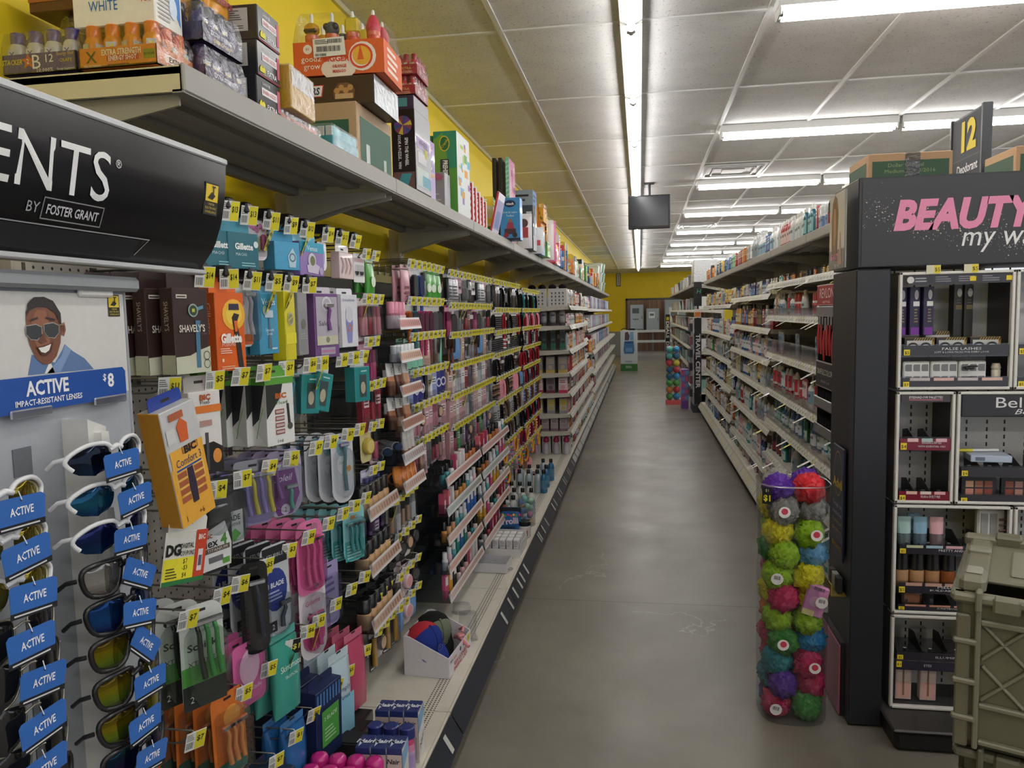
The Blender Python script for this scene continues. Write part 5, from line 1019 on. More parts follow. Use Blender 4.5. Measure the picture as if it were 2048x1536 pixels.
# fourth row
for i, (y, p_, tk) in enumerate(((1.40, '$7', None), (1.546, '$4', None), (1.657, '$7', None), (1.789, '$4', None), (1.914, '$6', None), (2.075, '$7', None), (2.184, '$4', None), (2.322, '$7', None), (2.43, '$7', None))): H0(i, 3, y, p_, talk=tk)
cp = hbox('coupon_sign', .125, .105, .002, 'f0efe6', lambda m, w, h, t: (m.rect(-w*.5, w*.22, h*.06, h*.5, -.0003, 'eee234'), m.rect(-w*.5, w*.5, 0, h*.09, -.0004, '2c7a44'), m.rect(w*.22, w*.5, h*.09, h, -.0004, 'cc4528'), m.text('DG', -w*.3, h*.66, .03, -.0008, '161616', bold=.05), m.text('DIGITAL', w*.02, h*.72, .014, -.0008, '161616', w=w*.32, bold=.02), m.text('COUPONS', w*.03, h*.58, .014, -.0008, '161616', w=w*.34, bold=.02), m.text('$7', 0, h*.43, .013, -.0008, '222218'), m.text('-$3', 0, h*.31, .013, -.0008, '222218'), m.text('$4', 0, h*.17, .013, -.0008, '222218'), m.bars(-w*.44, -w*.15, h*.12, h*.34, -.0008, '5a5620', 4), m.text('BIC', w*.36, h*.86, .014, -.0008, 'f4e0d8', bold=.05), m.rect(w*.3, w*.42, h*.2, h*.62, -.0008, 'e4dedc'), m.rect(w*.32, w*.4, h*.3, h*.5, -.0012, '5a5a66')), .016, 'f0efe6')
put(cp, 'yellow and white coupon sign clipped on a hook near the sunglasses', 'sign', -.90, 1.40, 1.145, LW-.1, G0, (.05, .2))
ft = blister('razor_pack', .1, .19, '2a2a2c', lambda m, w, h: (m.prism([(-w*.42, -h*.96), (w*.42, -h*.96), (w*.46, -h*.7), (w*.3, -h*.42), (-w*.36, -h*.52), (-w*.46, -h*.7)], -.0008, 0, 'dcdcdc'), m.text('BIC', -w*.16, -h*.56, .012, -.0014, 'b0501c', bold=.05), m.text('Flex', -w*.16, -h*.64, .026, -.0014, '1c1c1e', w=w*.48, bold=.02), m.text('4', w*.24, -h*.63, .034, -.0014, '4a8a3a', bold=.04), m.rect(-w*.3, w*.4, -h*.76, -h*.7, -.0014, '5a5048'), m.text('TITANIUM', w*.05, -h*.73, .01, -.0018, 'e0d8d0', w=w*.55), m.rect(-w*.2, w*.2, -h*.88, -h*.81, -.0014, '6a6a6e'), m.rect(w*.18, w*.38, -h*.93, -h*.86, -.0014, '5a9a3a'), m.rect(-w*.4, -w*.02, -h*.2, -h*.12, -.0008, 'd8d428')), lambda m, w, h: m.box((.0, 0, -h*.3), (w*.6, .02, h*.2), '6a6e70', 'clear', .004), r=.015, rb=.04, t=.02, zb=(.1, .55))
for k in range(2): put(ft, 'black and white oval razor pack, %s of two on the fourth row' % ['front', 'rear'][k], 'razor pack', -.94-.03*k, 1.556, 1.165, LW-.2-.12, G0)
bl = blister('razor_pack', .085, .16, '3a3c3a', lambda m, w, h: (m.prism([(-w*.4, -h*.5), (w*.4, -h*.5), (w*.4, -h*.98), (-w*.4, -h*.98)], -.0008, 0, 'c4c6c6'), m.text('BLADE', 0, -h*.6, .018, -.0014, '1c1c1e', w=w*.6, bold=.02), m.text('SENSITIVE', 0, -h*.7, .01, -.0014, '2c2c2e', w=w*.6), m.prism([(-w*.2, -h*.86), (w*.1, -h*.76), (w*.3, -h*.86), (w*.05, -h*.95)], -.0014, -.001, '5aa84a')), None, t=.018)
for k in range(2): put(bl, 'grey clear razor pack right of the black oval pack, %s' % ['front', 'rear'][k], 'razor pack', -.945-.03*k, 1.64, 1.17, LW-.2-.1, G0)
cl = blister('razor_pack', .1, .165, 'c9c4d8', lambda m, w, h: m.rect(-w*.4, w*.4, -h*.98, -h*.3, -.0005, '9a8cc0'), lambda m, w, h: [razor(m, -.03+.02*k, -h*.22, h*.6, 'c8b83a' if k % 2 else '7a6cae', 'c8b83a' if k % 2 else '8a7cba', .12) for k in range(4)], t=.03, mat='frost')
for k in range(3): put(cl, 'clear pack of purple and yellow razors on the fourth row, %s' % NTH[k], 'razor pack', -.95-.045*k, 1.76, 1.19, LW-.2-.4, G0)
so = blister('razor_pack', .12, .18, 'b4a8c4', lambda m, w, h: (m.prism([(-w*.3, -h*.3), (w*.3, -h*.3), (w*.42, -h*.7), (w*.2, -h*.98), (-w*.2, -h*.98), (-w*.42, -h*.7)], -.0006, 0, '7a3a84'), m.text('Soleil', -w*.02, -h*.42, .026, -.0012, 'e4dcec', w=w*.5, shear=.3), m.disc(.0, -h*.9, .015, -.0012, 'd8ccdc'), m.text('2', 0, -h*.9, .018, -.0018, '4a2a58')), lambda m, w, h: (razor(m, .01, -h*.55, h*.34, '2a3a3a', '4aa08c', .05), razor(m, -.04, -h*.2, h*.5, '6a4a8a', '8a5aa0', .2)), r=.03, rb=.045, t=.03)
for k in range(3): put(so, 'purple razor pack with looping script on the fourth row, %s' % NTH[k], 'razor pack', -.95-.04*k, 1.925, 1.185, LW-.45, G0)
ov = blister('razor_pack', .088, .225, 'dadade', lambda m, w, h: (m.disc(0, -h*.45, .022, -.0008, 'f0f0f2', rz=.03), m.text('Soleil', 0, -h*.42, .014, -.0014, '3a7a8a', w=.03, shear=.3), m.disc(.024, -h*.52, .01, -.0014, 'd89a3c'), m.disc(-.0, -h*.2, .024, -.0008, '8ab8c4', rz=.03)), lambda m, w, h: razor(m, 0, -h*.16, h*.66, '6a4a86', '3a7a80', .03), r=.036, rb=.043, t=.02)
for k in range(5): put(ov, 'white oval razor pack on the fourth row, %s of five' % NTH[k], 'razor pack', -.94-.045*k, 2.315, 1.17, LW-.5, G0)
# fifth row
for i, (y, p_, tk) in enumerate(((1.41, '$7', None), (1.541, '$4', None), (1.621, '$6', None), (1.747, '$5', None), (1.875, '$3', None), (1.999, '$8', None), (2.14, '$7', None), (2.256, '$7', None), (2.352, '$4', None), (2.46, '$7', None))): H0(i, 4, y, p_, talk=tk)
gw = blister('razor_pack', .1, .225, 'd9dcd8', lambda m, w, h: (m.text('Schick', 0, -h*.4, .022, -.0008, '1c2420', w=w*.7, bold=.02), m.text('XTREME3', 0, -h*.56, .015, -.0008, '1c2420', w=w*.7), m.rect(-w*.5, w*.5, -h*.76, -h*.58, -.0005, '5aa04a'), m.rect(-w*.5, w*.5, -h, -h*.76, -.0006, '2a2c2a'), m.text('2', -w*.3, -h*.9, .02, -.001, 'f0f0f0')), lambda m, w, h: [razor(m, -.02+.02*k, -h*.15, h*.55, '2a2e2c', '48a050' if k else '2c2c2c', .1) for k in range(3)], r=.03, rb=.02, t=.035, bub='dfe8e0')
for k in range(4): put(gw, 'clear razor pack with white and green label in the fifth row, %s' % NTH[k], 'razor pack', -.93-.055*k, 1.47, .935, LW-.2-.3, G0)
b3 = blister('razor_pack', .1, .24, 'c4c8cc', lambda m, w, h: (m.rect(-w*.44, w*.44, -h*.22, -h*.02, -.0006, '1e1e22'), m.text('STUBBLE', 0, -h*.12, .014, -.0012, 'b8b8bc', w=w*.6), m.disc(-w*.02, -h*.5, w*.42, -.0008, '2a3a84', rz=h*.24), m.text('3 BLADE', -w*.02, -h*.44, .018, -.0014, 'f0f0f4', w=w*.6, bold=.02), m.bars(-w*.3, w*.24, -h*.62, -h*.5, -.0014, 'a8b0d4', 3), m.rect(-w*.3, -w*.02, -h*.96, -h*.84, -.0008, '24262c'), m.text('2', -w*.16, -h*.9, .02, -.0014, 'f0f0f0')), lambda m, w, h: razor(m, w*.2, -h*.66, h*.26, '2a3038', '3a4450', -.2), r=.02, rb=.035, t=.02, zb=(.55, .98))
for k in range(4): put(b3, 'black and blue three-blade razor pack, %s on the fifth row' % NTH[k], 'razor pack', -.94-.045*k, 1.83, .955, LW-.2-.1, G0)
dk = blister('razor_pack', .07, .23, '6a6e74', None, lambda m, w, h: razor(m, 0, -h*.2, h*.6, '22242c', '262c40', .1, 0, .045), r=.02, rb=.03, t=.03, mat='clear')
put(dk, 'clear pack with one navy razor left of the blue three-blade packs', 'razor pack', -.93, 1.70, .95, LW-.2-.5, G0)
pn = blister('razor_pack', .105, .215, 'e27cac', lambda m, w, h: (m.text('Sensitive', 0, -h*.62, .016, -.0008, 'f6d8e8', w=w*.6), m.disc(w*.2, -h*.9, .013, -.0008, 'c8a0b8'), m.text('3x', w*.2, -h*.9, .014, -.0014, '6a2a4a'), m.disc(.02, -h*.12, .014, -.0008, 'b8748c')), lambda m, w, h: [razor(m, -.025+.025*k, -h*.25, h*.6, 'd85a96', 'e684b4', .05) for k in range(3)], r=.03, rb=.025, t=.025, bub='f0d8e4')
for k in range(5): put(pn, 'pink razor pack with rounded top on the fifth row, %s' % NTH[k], 'razor pack', -.94-.045*k, 2.045, .96, LW-.2-.15, G0)
tl = blister('razor_pack', .095, .185, '8cc8cc', lambda m, w, h: (m.text('BIC', 0, -h*.2, .018, -.0008, 'c0702c', bold=.05), m.text('Silky', 0, -h*.36, .022, -.0008, '4a7ab8', w=w*.5), m.rect(-w*.44, w*.44, -h*.98, -h*.62, -.0006, '3fa8a4'), m.bars(-w*.36, w*.36, -h*.95, -h*.68, -.0012, 'c8ece8', 5)), lambda m, w, h: [razor(m, -.02+.02*k, -h*.3, h*.5, '4a9a9c', '58b0ac', .05) for k in range(3)], r=.02, rb=.035, t=.02)
for k in range(5): put(tl, 'aqua razor pack on the fifth row, %s of five' % NTH[k], 'razor pack', -.94-.042*k, 2.39, .915, LW-.45, G0)
# sixth row
for i, (y, p_, tk) in enumerate(((1.41, '$7', None), (1.611, '$5', None), (1.735, '$5', None), (1.868, '$1', 'one'), (1.966, '$6', None), (2.04, '$3', 'dg'), (2.169, '$5', None), (2.3, '$6', None), (2.42, '$4', None))): H0(i, 5, y, p_, talk=tk)
hang(blister('razor_pack', .11, .16, 'e06aa8', lambda m, w, h: (m.disc(0, -h*.4, .035, -.0006, 'f0c0d8', rz=.045), m.text('2 Blade', w*.1, -h*.75, .016, -.0012, 'f8e4f0', w=w*.5)), None, t=.02), 'pink two-blade razor card', 'razor pack', 'sixth row of the razor bay, first pink group', 1.69, .77, 3, -.945, .035, group=G0)
sp = pouch; 
pm_ = MB(); 
def hpouch(name, w, h, t, col, art, mat='gloss'):
    o = obj(name, None); m = MB(); rings = []
    for k in range(8):
        f = k/7; th = max(.0008, t*.5*math.sin(PI*min(.97, .05+f*.9))**.7); n = 12
        rings.append([(w/2*max(-1, min(1, 1.15*math.cos(2*PI*j/n)))*(1-.04*math.sin(PI*f)), th*math.sin(2*PI*j/n), -h+f*h*.9) for j in range(n)])
    m.loft(rings, col, mat); m.box((0, 0, -h*.06+.006), (w, .0014, h*.1), mix(col, 'ffffff', .15), mat); m.rect(-.011, .011, -.003, .003, -.002, '2a2826'); m.M = Matrix.Translation((0, -t*.5-.001, 0))
    if art: art(m, w, h)
    m.build('bag', o); return o
hang(hpouch('razor_pouch', .105, .225, .04, '3f9f90', lambda m, w, h: (m.text('Skintimate', 0, -h*.4, .024, -.001, 'e4f4f0', w=w*.8), m.text('TROPICAL', 0, -h*.52, .012, -.001, 'c8e8e0', w=w*.5))), 'teal razor pouch', 'razor pouch', 'sixth row of the razor bay beside the pink cards', 1.855, .74, 3, -.94, .045, group=G0)
hang(blister('razor_pack', .12, .24, 'e8e0e4', lambda m, w, h: (m.text('Gillette', 0, -h*.3, .02, -.0008, 'd04a80', w=w*.55), m.disc(0, -h*.72, w*.42, -.0006, 'd8488c', rz=h*.2), m.disc(.02, -h*.3, .03, -.0004, 'd8ccd4', rz=.05)), lambda m, w, h: [razor(m, -.02+.03*k, -h*.45, h*.4, 'c03a7a', 'd85a98', .05) for k in range(2)], r=.04, rb=.045, t=.025), 'white and magenta rounded razor pack', 'razor pack', 'sixth row of the razor bay', 2.06, .80, 4, -.945, .04, group=G0)
hang(blister('razor_pack', .09, .2, 'a89ccc', lambda m, w, h: m.bars(-w*.3, w*.3, -h*.5, -h*.2, -.0006, '6a5a9a', 3), None, t=.02), 'lavender razor card', 'razor pack', 'sixth row of the razor bay, right of magenta', 2.2, .80, 2, -.95, .03, group=G0)
og = blister('razor_pack', .1, .2, 'd4722c', lambda m, w, h: (m.disc(.01, -h*.3, .026, -.0006, 'e8a24a'), m.rect(-w*.46, w*.46, -h*.98, -h*.8, -.0008, '2c6a5a')), lambda m, w, h: [razor(m, -.02+.02*k, -h*.35, h*.45, 'c86a2c', 'e0904a', .05) for k in range(3)], t=.03)
hang(og, 'orange razor pack', 'razor pack', 'sixth row of the razor bay beside the clear packs', 1.57, .70, 4, -.94, .045, group=G0)
# seventh row
for i, (y, p_, tk) in enumerate(((1.395, '$3', None), (1.509, '$1', 'one'), (1.749, '$7', None), (1.864, '$1', None), (1.979, '$10', None), (2.152, '$4', None), (2.247, '$5', None), (2.4, '$5', None))): H0(i, 6, y, p_, talk=tk)
hang(hpouch('razor_pouch', .12, .24, .045, 'd0722e', lambda m, w, h: (m.text('BIC', -w*.05, -h*.62, .03, -.001, 'b0501c', bold=.06), m.disc(w*.24, -h*.2, .02, -.001, 'd8b088'), m.rect(-w*.5, w*.5, -h*.95, -h*.72, -.0008, '2c6a58'), m.text('SENSITIVE 2', 0, -h*.82, .022, -.0014, 'e4ece4', w=w*.86))), 'orange razor pouch with green band', 'razor pouch', 'seventh row of the razor bay', 1.56, .50, 3, -.935, .05, group=G0)
hang(blister('razor_pack', .1, .22, 'c9d4d8', None, lambda m, w, h: [razor(m, -.03+.03*k, -h*.2, h*.6, '8ab0c0', 'b4c8c8', .1) for k in range(3)], t=.03, mat='frost'), 'clear pack of pale razors', 'razor pack', 'seventh row beside the sunglasses rack', 1.42, .46, 4, -.93, .05, group=G0)
hang(hbox('razor_box', .13, .22, .06, '1e2c54', lambda m, w, h, t: (m.rect(-w*.3, w*.36, h*.2, h*.7, -.0006, '4c9a40'), m.text('2 BLADE', w*.03, h*.58, .016, -.001, 'dcecd4', w=w*.5), m.bars(-w*.2, w*.26, h*.26, h*.46, -.001, 'a8d09a', 4), [m.rect(-w*.48+w*.12*k, -w*.42+w*.12*k, h*.78, h*.97, -.0006, '4a78b0') for k in range(8)]), .012), 'navy razor box with green panel', 'razor box', 'seventh row of the razor bay', 2.05, .51, 3, -.93, .07, group=G0)
hang(hpouch('razor_pouch', .1, .28, .04, 'c9dde6', lambda m, w, h: (m.rect(-w*.5, w*.5, -h*.97, -h*.5, -.0006, '8ec4dc'), m.text('Simply', 0, -h*.4, .022, -.001, '2c5a7a', w=w*.6), m.text('Venus', 0, -h*.5, .022, -.001, '2c5a7a', w=w*.55))), 'white and sky blue razor pouch', 'razor pouch', 'seventh row of the razor bay', 2.19, .53, 3, -.93, .04, group=G0)
hang(hpouch('razor_pouch', .1, .26, .04, 'c2506e', None), 'red patterned razor pouch', 'razor pouch', 'right end of the seventh razor row', 2.34, .53, 3, -.94, .04, group=G0)
hang(hbox('razor_box', .1, .2, .05, '22344a', lambda m, w, h, t: (m.rect(-w*.4, w*.4, h*.2, h*.5, -.0006, 'c9c42c'), m.bars(-w*.3, w*.3, h*.25, h*.45, -.001, '2a2a24', 3)), .012), 'dark box with yellow stripes', 'razor box', 'seventh row of the razor bay, low', 1.78, .40, 3, -.94, .06, group=G0)
hang(hpouch('razor_pouch', .1, .2, .05, '2c6aa8', None), 'bright blue razor pouch', 'razor pouch', 'seventh row between orange and navy goods', 1.9, .47, 2, -.95, .05, group=G0)
# ---------------------------------------------------------------- make-up and hair bays: generic goods
def g_tube(cc, tc, cap, n=1, w=.045, h=.15, lab='f0eef0'):
    r = min(.011, w*.36/n)
    def goods(m, W_, H_):
        for k in range(n):
            x = (k-(n-1)/2)*r*2.4
            m.lathe([(r, -h*.86), (r, -h*.45), (r*.92, -h*.44), (r*.92, -h*.2), (r*.7, -h*.19)], [tc, tc, cap, cap], 'gloss', 8, c=(x, 0, 0))
    return blister('makeup_card', w, h, cc, lambda m, W_, H_: (m.rect(-W_*.45, W_*.45, -H_*.17, -H_*.06, -.0005, mix(cc, lab, .6)), m.bars(-W_*.35, W_*.35, -H_*.99, -H_*.9, -.0006, lab, 1)), goods, r=.006, rb=.008, t=.024, zb=(.17, .9))
def g_compact(cc, bc, pc, w=.075, h=.13):
    return blister('compact_card', w, h, cc, lambda m, W_, H_: m.bars(-W_*.3, W_*.3, -H_*.16, -H_*.06, -.0006, 'd8d4d0', 1), lambda m, W_, H_: (m.lathe([(W_*.36, 0), (W_*.38, .006), (W_*.38, .014), (W_*.34, .018)], bc, 'gloss', 16) if False else (m.at(0, -.004, .014-H_*.56, 0, PI/2), m.lathe([(W_*.38, 0), (W_*.4, .004), (W_*.4, .014), (W_*.36, .018)], bc, 'gloss', 16), m.lathe([(W_*.3, .0181), (W_*.0, .0182)], pc, 'satin', 16))), r=.008, rb=.02, t=.0)
def g_box(c, lab='f2f0f0', w=.05, h=.14, t=.025, band=None):
    return hbox('makeup_box', w, h, t, c, lambda m, W_, H_, T_: (m.rect(-W_*.35, W_*.35, H_*.62, H_*.86, -.0005, mix(c, lab, .7)), m.bars(-W_*.3, W_*.3, H_*.66, H_*.82, -.001, mix(c, '222222', .6), 2), m.rect(-W_*.4, W_*.4, H_*.1, H_*.42, -.0005, band or mix(c, '44323a', .3))), .012, mix(c, 'ffffff', .3))
def g_brush(hc, bc, w=.05, h=.19, cc=None, paddle=False):
    o = obj('brush_card', None)
    if cc: m = MB(); tabbed(m, w, .05, cc); m.build('card', o)
    m = MB()
    if paddle:
        m.prism([(x, z-.03) for x, z in rr(w*.9, h*.5, w*.4)], -.022, -.01, hc, 'gloss'); m.prism([(x, z-.034) for x, z in rr(w*.74, h*.46, w*.33)], -.026, -.0215, bc, 'rubber'); m.tube([(0, -.016, -.03-h*.48), (0, -.018, -.03-h*.75), (0, -.015, -.03-h)], .009, hc, 'gloss', 8, .007)
        m.build('hairbrush', o)
    else:
        m.lathe([(.006, -h), (.009, -h*.9), (.005, -h*.45), (.007, -h*.3)], hc, 'gloss', 8, c=(0, -.01, 0)); m.build('handle', o)
        m = MB().lathe([(.008, -h*.3), (.014, -h*.16), (.012, -h*.05), (.004, -h*.01)], bc, 'fabric', 9, c=(0, -.01, 0)); m.build('bristles', o)
    return o
def g_loop(col, w=.07, h=.16, mat='fabric', r=.006, cc='e8e6e4'):
    o = obj('hair_loop_card', None); m = MB(); tabbed(m, w*.8, .04, cc); m.build('card', o)
    for k in range(2):
        pts = [(w*.5*math.sin(a)*(1-.12*k), -.006-.009*k, -.02-h*.5+h*.48*math.cos(a)) for a in [2*PI*i/14 for i in range(15)]]; MB().tube(pts, r, col if isinstance(col, str) else col[k % len(col)], mat, 6).build('loop', o)
    return o
def g_elastics(cols, w=.075, h=.13, cc='e6e4e2'):
    o = obj('hair_tie_card', None); m = MB(); m.prism([(x, z+.014) for x, z in rr(w, h, .005)], -.0006, .0006, cc, 'card'); m.rect(-.01, .01, -.003, .003, -.001, '2a2a2a'); m.rect(-w*.45, w*.45, -h*.14, -.012, -.0008, mix(cc, cols[0], .5)); m.build('card', o)
    for k in range(6): MB().tube([(w*.46*math.cos(a), -.006+.0065*math.sin(a), -h*.28-.014*k) for a in [2*PI*i/10 for i in range(11)]], .0045, cols[k % len(cols)], 'fabric', 5).build('hair_tie', o)
    return o
def g_lash(cc='eceaea', c2='1c1a1c', w=.085, h=.1):
    return blister('lash_card', w, h, cc, lambda m, W_, H_: (m.rect(-W_*.45, W_*.45, -H_*.3, -H_*.16, -.0006, mix(cc, 'c08a98', .6)), [m.prism([(sx*W_*.22+W_*.17*math.cos(a), -H_*.62+H_*.14*math.sin(a)) for a in [PI+PI*i/6 for i in range(7)]], -.0016, -.0006, c2) for sx in (-1, 1)]), lambda m, W_, H_: m.box((0, 0, -H_*.6), (W_*.8, .012, H_*.4), 'f0f0f0', 'clear', .003), r=.004, rb=.004, t=0)
def g_mirror(c, w=.09, h=.19):
    o = obj('hand_mirror', None); m = MB().at(0, -.008, 0); out = [(w*.5*math.cos(a), -h*.3+h*.3*math.sin(a)) for a in [2*PI*i/18 for i in range(18)]]; m.prism(out, -.005, .005, c, 'gloss'); m.box((0, 0, -h*.78), (w*.2, .01, h*.42), c, 'gloss', .004); m.build('frame', o)
    MB().at(0, -.0145, 0).prism([(x*.84, -h*.3+(z+h*.3)*.84) for x, z in out], -.0004, 0, 'c4c8cc', 'chrome').build('mirror', o); return o
KINDS = {}
def kd(code, desc, cat, make, w): KINDS[code] = [desc, cat, make, w, None]
for c_, d_, a_ in (
    ('blk1', 'black mascara card', ('2a282a', '1c1c1e', '1c1c1e')), ('pnk1', 'pink lipstick card', ('d8a8b8', 'c0506e', '1c1c1e')), ('slv1', 'silver eyeliner card', ('c8c8cc', '9a9a9e', '2a2a2e')), ('pur1', 'purple mascara card', ('6a4a7a', '5a2c6a', '3a1c4a')), ('red1', 'red lip card', ('c8b4b4', 'b02a3a', '1c1c1e')), ('gld1', 'golden mascara card', ('2c2a28', 'c89a3a', 'c89a3a')), ('tan1', 'tan concealer card', ('d0c4bc', 'c49a7a', '1c1c1e'))):
    kd(c_, d_, 'make-up card', lambda a=a_: g_tube(*a), .05)
for c_, d_, a_ in (('pnk2', 'pale pink two-tube card', ('e6d4d8', 'd08a94', 'b86a78', 2, .07)), ('lav2', 'lavender two-tube card', ('b8b4d4', '7a78b8', '5a5894', 2, .065)), ('gry3', 'grey pencil card', ('b8b4b4', '6a6464', '8a8484', 3, .06, .16)), ('wht2', 'white two-tube card', ('ececec', 'd8d4d4', 'a8a4a4', 2, .06, .16)), ('brn3', 'brown pencil card', ('c8b8ac', '7a5644', '5a3c30', 3, .055, .16)), ('mag2', 'magenta tube card', ('a83a6a', 'c8447a', '8a2456', 2, .06, .18))):
    kd(c_, d_, 'make-up card', lambda a=a_: g_tube(*a), .065)
for c_, d_, a_ in (('cmpb', 'black compact card', ('2c2b2d', '1e1e20', '4a4848')), ('cmpt', 'tan compact card', ('d8d2ce', '4a3a32', 'c8a488')), ('cmpp', 'pink compact card', ('e8d8da', 'e2c4c8', 'd89a98')), ('cmpy', 'yellow compact card', ('e0d49a', 'c8b050', 'd8c478'))):
    kd(c_, d_, 'make-up card', lambda a=a_: g_compact(*a), .08)
for c_, d_, a_ in (('bxp', 'dusty pink slim box', ('c89aa0',)), ('bxg', 'grey slim box', ('a09ca0',)), ('bxw', 'white slim box', ('e2dee0',)), ('bxn', 'navy slim box', ('343a6a',)), ('bxl', 'periwinkle slim box', ('8a9ac8',)), ('bxm', 'mint slim box', ('8ac4ac',)), ('bxr', 'dark red slim box', ('8a2a38',)), ('bxt', 'nude slim box', ('c8a898',)), ('bxv', 'violet slim box', ('5a3a7a',)), ('bxk', 'charcoal slim box', ('343236',)), ('bxgn', 'bright green slim box', ('3f9a4a',))):
    kd(c_, d_, 'make-up box', lambda a=a_: g_box(*a), .058)
for c_, d_, a_ in (('brp', 'rosy make-up brush', ('d8a0a4', '4a3834', .04, .17, 'e4d8da')), ('brk', 'black make-up brush', ('242226', '6a5448', .04, .17, 'd0ccd0')), ('brm', 'mint make-up brush', ('8ac8b0', 'c8b49a', .045, .17, '9ad0ba')), ('brw', 'brown-handled brush', ('7a4a34', '3a2a24', .04, .19, 'b89a8a'))):
    kd(c_, d_, 'brush', lambda a=a_: g_brush(*a), .048)
for c_, d_, a_ in (('hbt', 'teal hairbrush', ('1f6a78', '1a3a40', .06, .2, 'd8d8d8', True)), ('hbm', 'magenta hairbrush', ('b82a64', '4a1c30', .06, .2, 'd8d8d8', True)), ('hbk', 'black hairbrush', ('222226', '3a3a3c', .06, .2, 'd8d4d0', True)), ('hbg', 'green hairbrush', ('4c9a3a', '2c4a24', .06, .19, '6ab04a', True)), ('hbb', 'blue hairbrush', ('2c4a9a', '1c2c50', .06, .19, 'd8d8d8', True)), ('hbo', 'orange comb', ('c86a2c', 'a8501c', .045, .17, 'd8d4d0', True)), ('hbs', 'silver hairbrush', ('a8a8ac', '4a4a4e', .06, .2, 'd8d8d8', True))):
    kd(c_, d_, 'hairbrush', lambda a=a_: g_brush(*a), .07)
for c_, d_, a_ in (('hlk', 'black headband', ('1c1c1e',)), ('hlr', 'red headband', ('a82a34', .075, .16)), ('hlb', 'brown headband', ('6a4a34', .08, .17)), ('hly', 'lime and teal headband', (['a8c02c', '2c8a9a'], .075, .2)), ('hlg', 'grey headband', ('8a888a',)), ('hlm', 'multicolour headband', (['c8342c', 'e0a02c', '3a8a4a'], .09, .12, 'satin', .01)), ('hlp', 'pink looped ribbon', ('e89aa8', .06, .14, 'fabric', .012))):
    kd(c_, d_, 'hair accessory', lambda a=a_: g_loop(*a), .085)
for c_, d_, a_ in (('htk', 'black hair tie card', (['1c1c1e', '242426'],)), ('htr', 'red and white hair tie card', (['b82a3a', 'e8e4e4'],)), ('htm', 'mixed colour hair tie card', (['c84a8a', '4a8ac8', 'e0c040', '58a858'],)), ('htn', 'brown hair tie card', (['6a4a38', '9a7a5a', '2a2220'],)), ('htb', 'blue hair tie card', (['3a5aa8', '7a9ad0'],))):
    kd(c_, d_, 'hair ties', lambda a=a_: g_elastics(*a), .085)
kd('lash', 'white false lash card', 'lashes', g_lash, .09); kd('lashp', 'pink false lash card', 'lashes', lambda: g_lash('d8b4bc'), .09); kd('lashk', 'dark false lash card', 'lashes', lambda: g_lash('3a3438', 'e8e4e4'), .09)
kd('mirr', 'pink hand mirror', 'mirror', lambda: g_mirror('c8506a'), .1); kd('mirk', 'dark hand mirror', 'mirror', lambda: g_mirror('2a2a30'), .1)
kd('blupk', 'sky blue pouch', 'pouch', lambda: hpouch('makeup_pouch', .07, .12, .02, '6a9ad0', None), .08); kd('grnpk', 'bright green pouch', 'pouch', lambda: hpouch('makeup_pouch', .07, .16, .03, '4aa03a', lambda m, w, h: m.disc(0, -h*.5, .02, -.001, 'e4f0dc')), .08); kd('mntpk', 'mint pouch', 'pouch', lambda: hpouch('makeup_pouch', .07, .15, .015, '8accb0', lambda m, w, h: m.text('X', 0, -h*.5, .04, -.001, '3a7a64')), .078); kd('navpk', 'navy sponge pouch', 'pouch', lambda: hpouch('makeup_pouch', .07, .13, .03, '3a3c84', lambda m, w, h: m.ring(0, -h*.5, .014, .022, -.001, 'c8c4d8')), .078); kd('slvpk', 'silver printed pouch', 'pouch', lambda: hpouch('makeup_pouch', .08, .15, .02, 'c4c4c8', lambda m, w, h: m.bars(-w*.4, w*.4, -h*.85, -h*.3, -.001, '4a484c', 5), 'foil'), .088); kd('blkpk', 'black pouch', 'pouch', lambda: hpouch('makeup_pouch', .08, .15, .02, '222124', lambda m, w, h: m.rect(-w*.3, w*.3, -h*.4, -h*.25, -.001, 'c8c4c4')), .088); kd('pnkpk', 'dusty pink pouch', 'pouch', lambda: hpouch('makeup_pouch', .08, .15, .02, 'c8909c', lambda m, w, h: m.bars(-w*.3, w*.3, -h*.8, -h*.5, -.001, '7a4a58', 2)), .088)
HN = {}
def prow(bay, r, z, y0, y1, codes, n=3, scale=.84, prices=('$7', '$5', '$8', '$6', '$4'), wire='wire', gap=.012, empty=0.):
    y = y0; i = 0; key = (bay, r)
    while True:
        code = codes[i % len(codes)]; K = KINDS.get(code); w = K[3] if K else .06
        if y+w > y1: break
        idx = HN.get(key, 0); HN[key] = idx+1
        pl = '%s hook, %s row, %s bay' % (ORD[idx], ROWN[r], bay)
        hook(pl, y+w/2, z, rnd.choice(prices), wire, scale, .235, 'dg' if rnd.random() < .04 else None)
        if K and rnd.random() >= empty:
            if K[4] is None or (i % 9 == 8): K[4] = K[2]()
            hang(K[4], K[0], K[1], pl, y+w/2, z, max(1, n-1+rnd.randint(0, 1)), -.965, .034, .3, 'goods on the %s bay pegs' % bay)
        y += w+gap; i += 1
B1, B2, B3, B4 = 'first make-up', 'second make-up', 'third make-up', 'hair accessory'
R1 = [1.77, 1.615, 1.465, 1.31, 1.165, 1.01, .855, .70, .545, .42]
for r, cs in enumerate((['lash', 'grnpk'], ['pnk2', 'red1'], ['mag2', 'mag2'], ['bxr', 'red1'], ['cmpy', 'pnk1'], ['lav2', 'lav2', 'lav2'], ['pur1', 'bxv', 'pur1'], ['cmpb', 'cmpb'], ['tan1', 'blk1'], ['gld1', 'cmpt'])):
    prow(B1, r, R1[r], 2.555, 2.765, cs, 2)
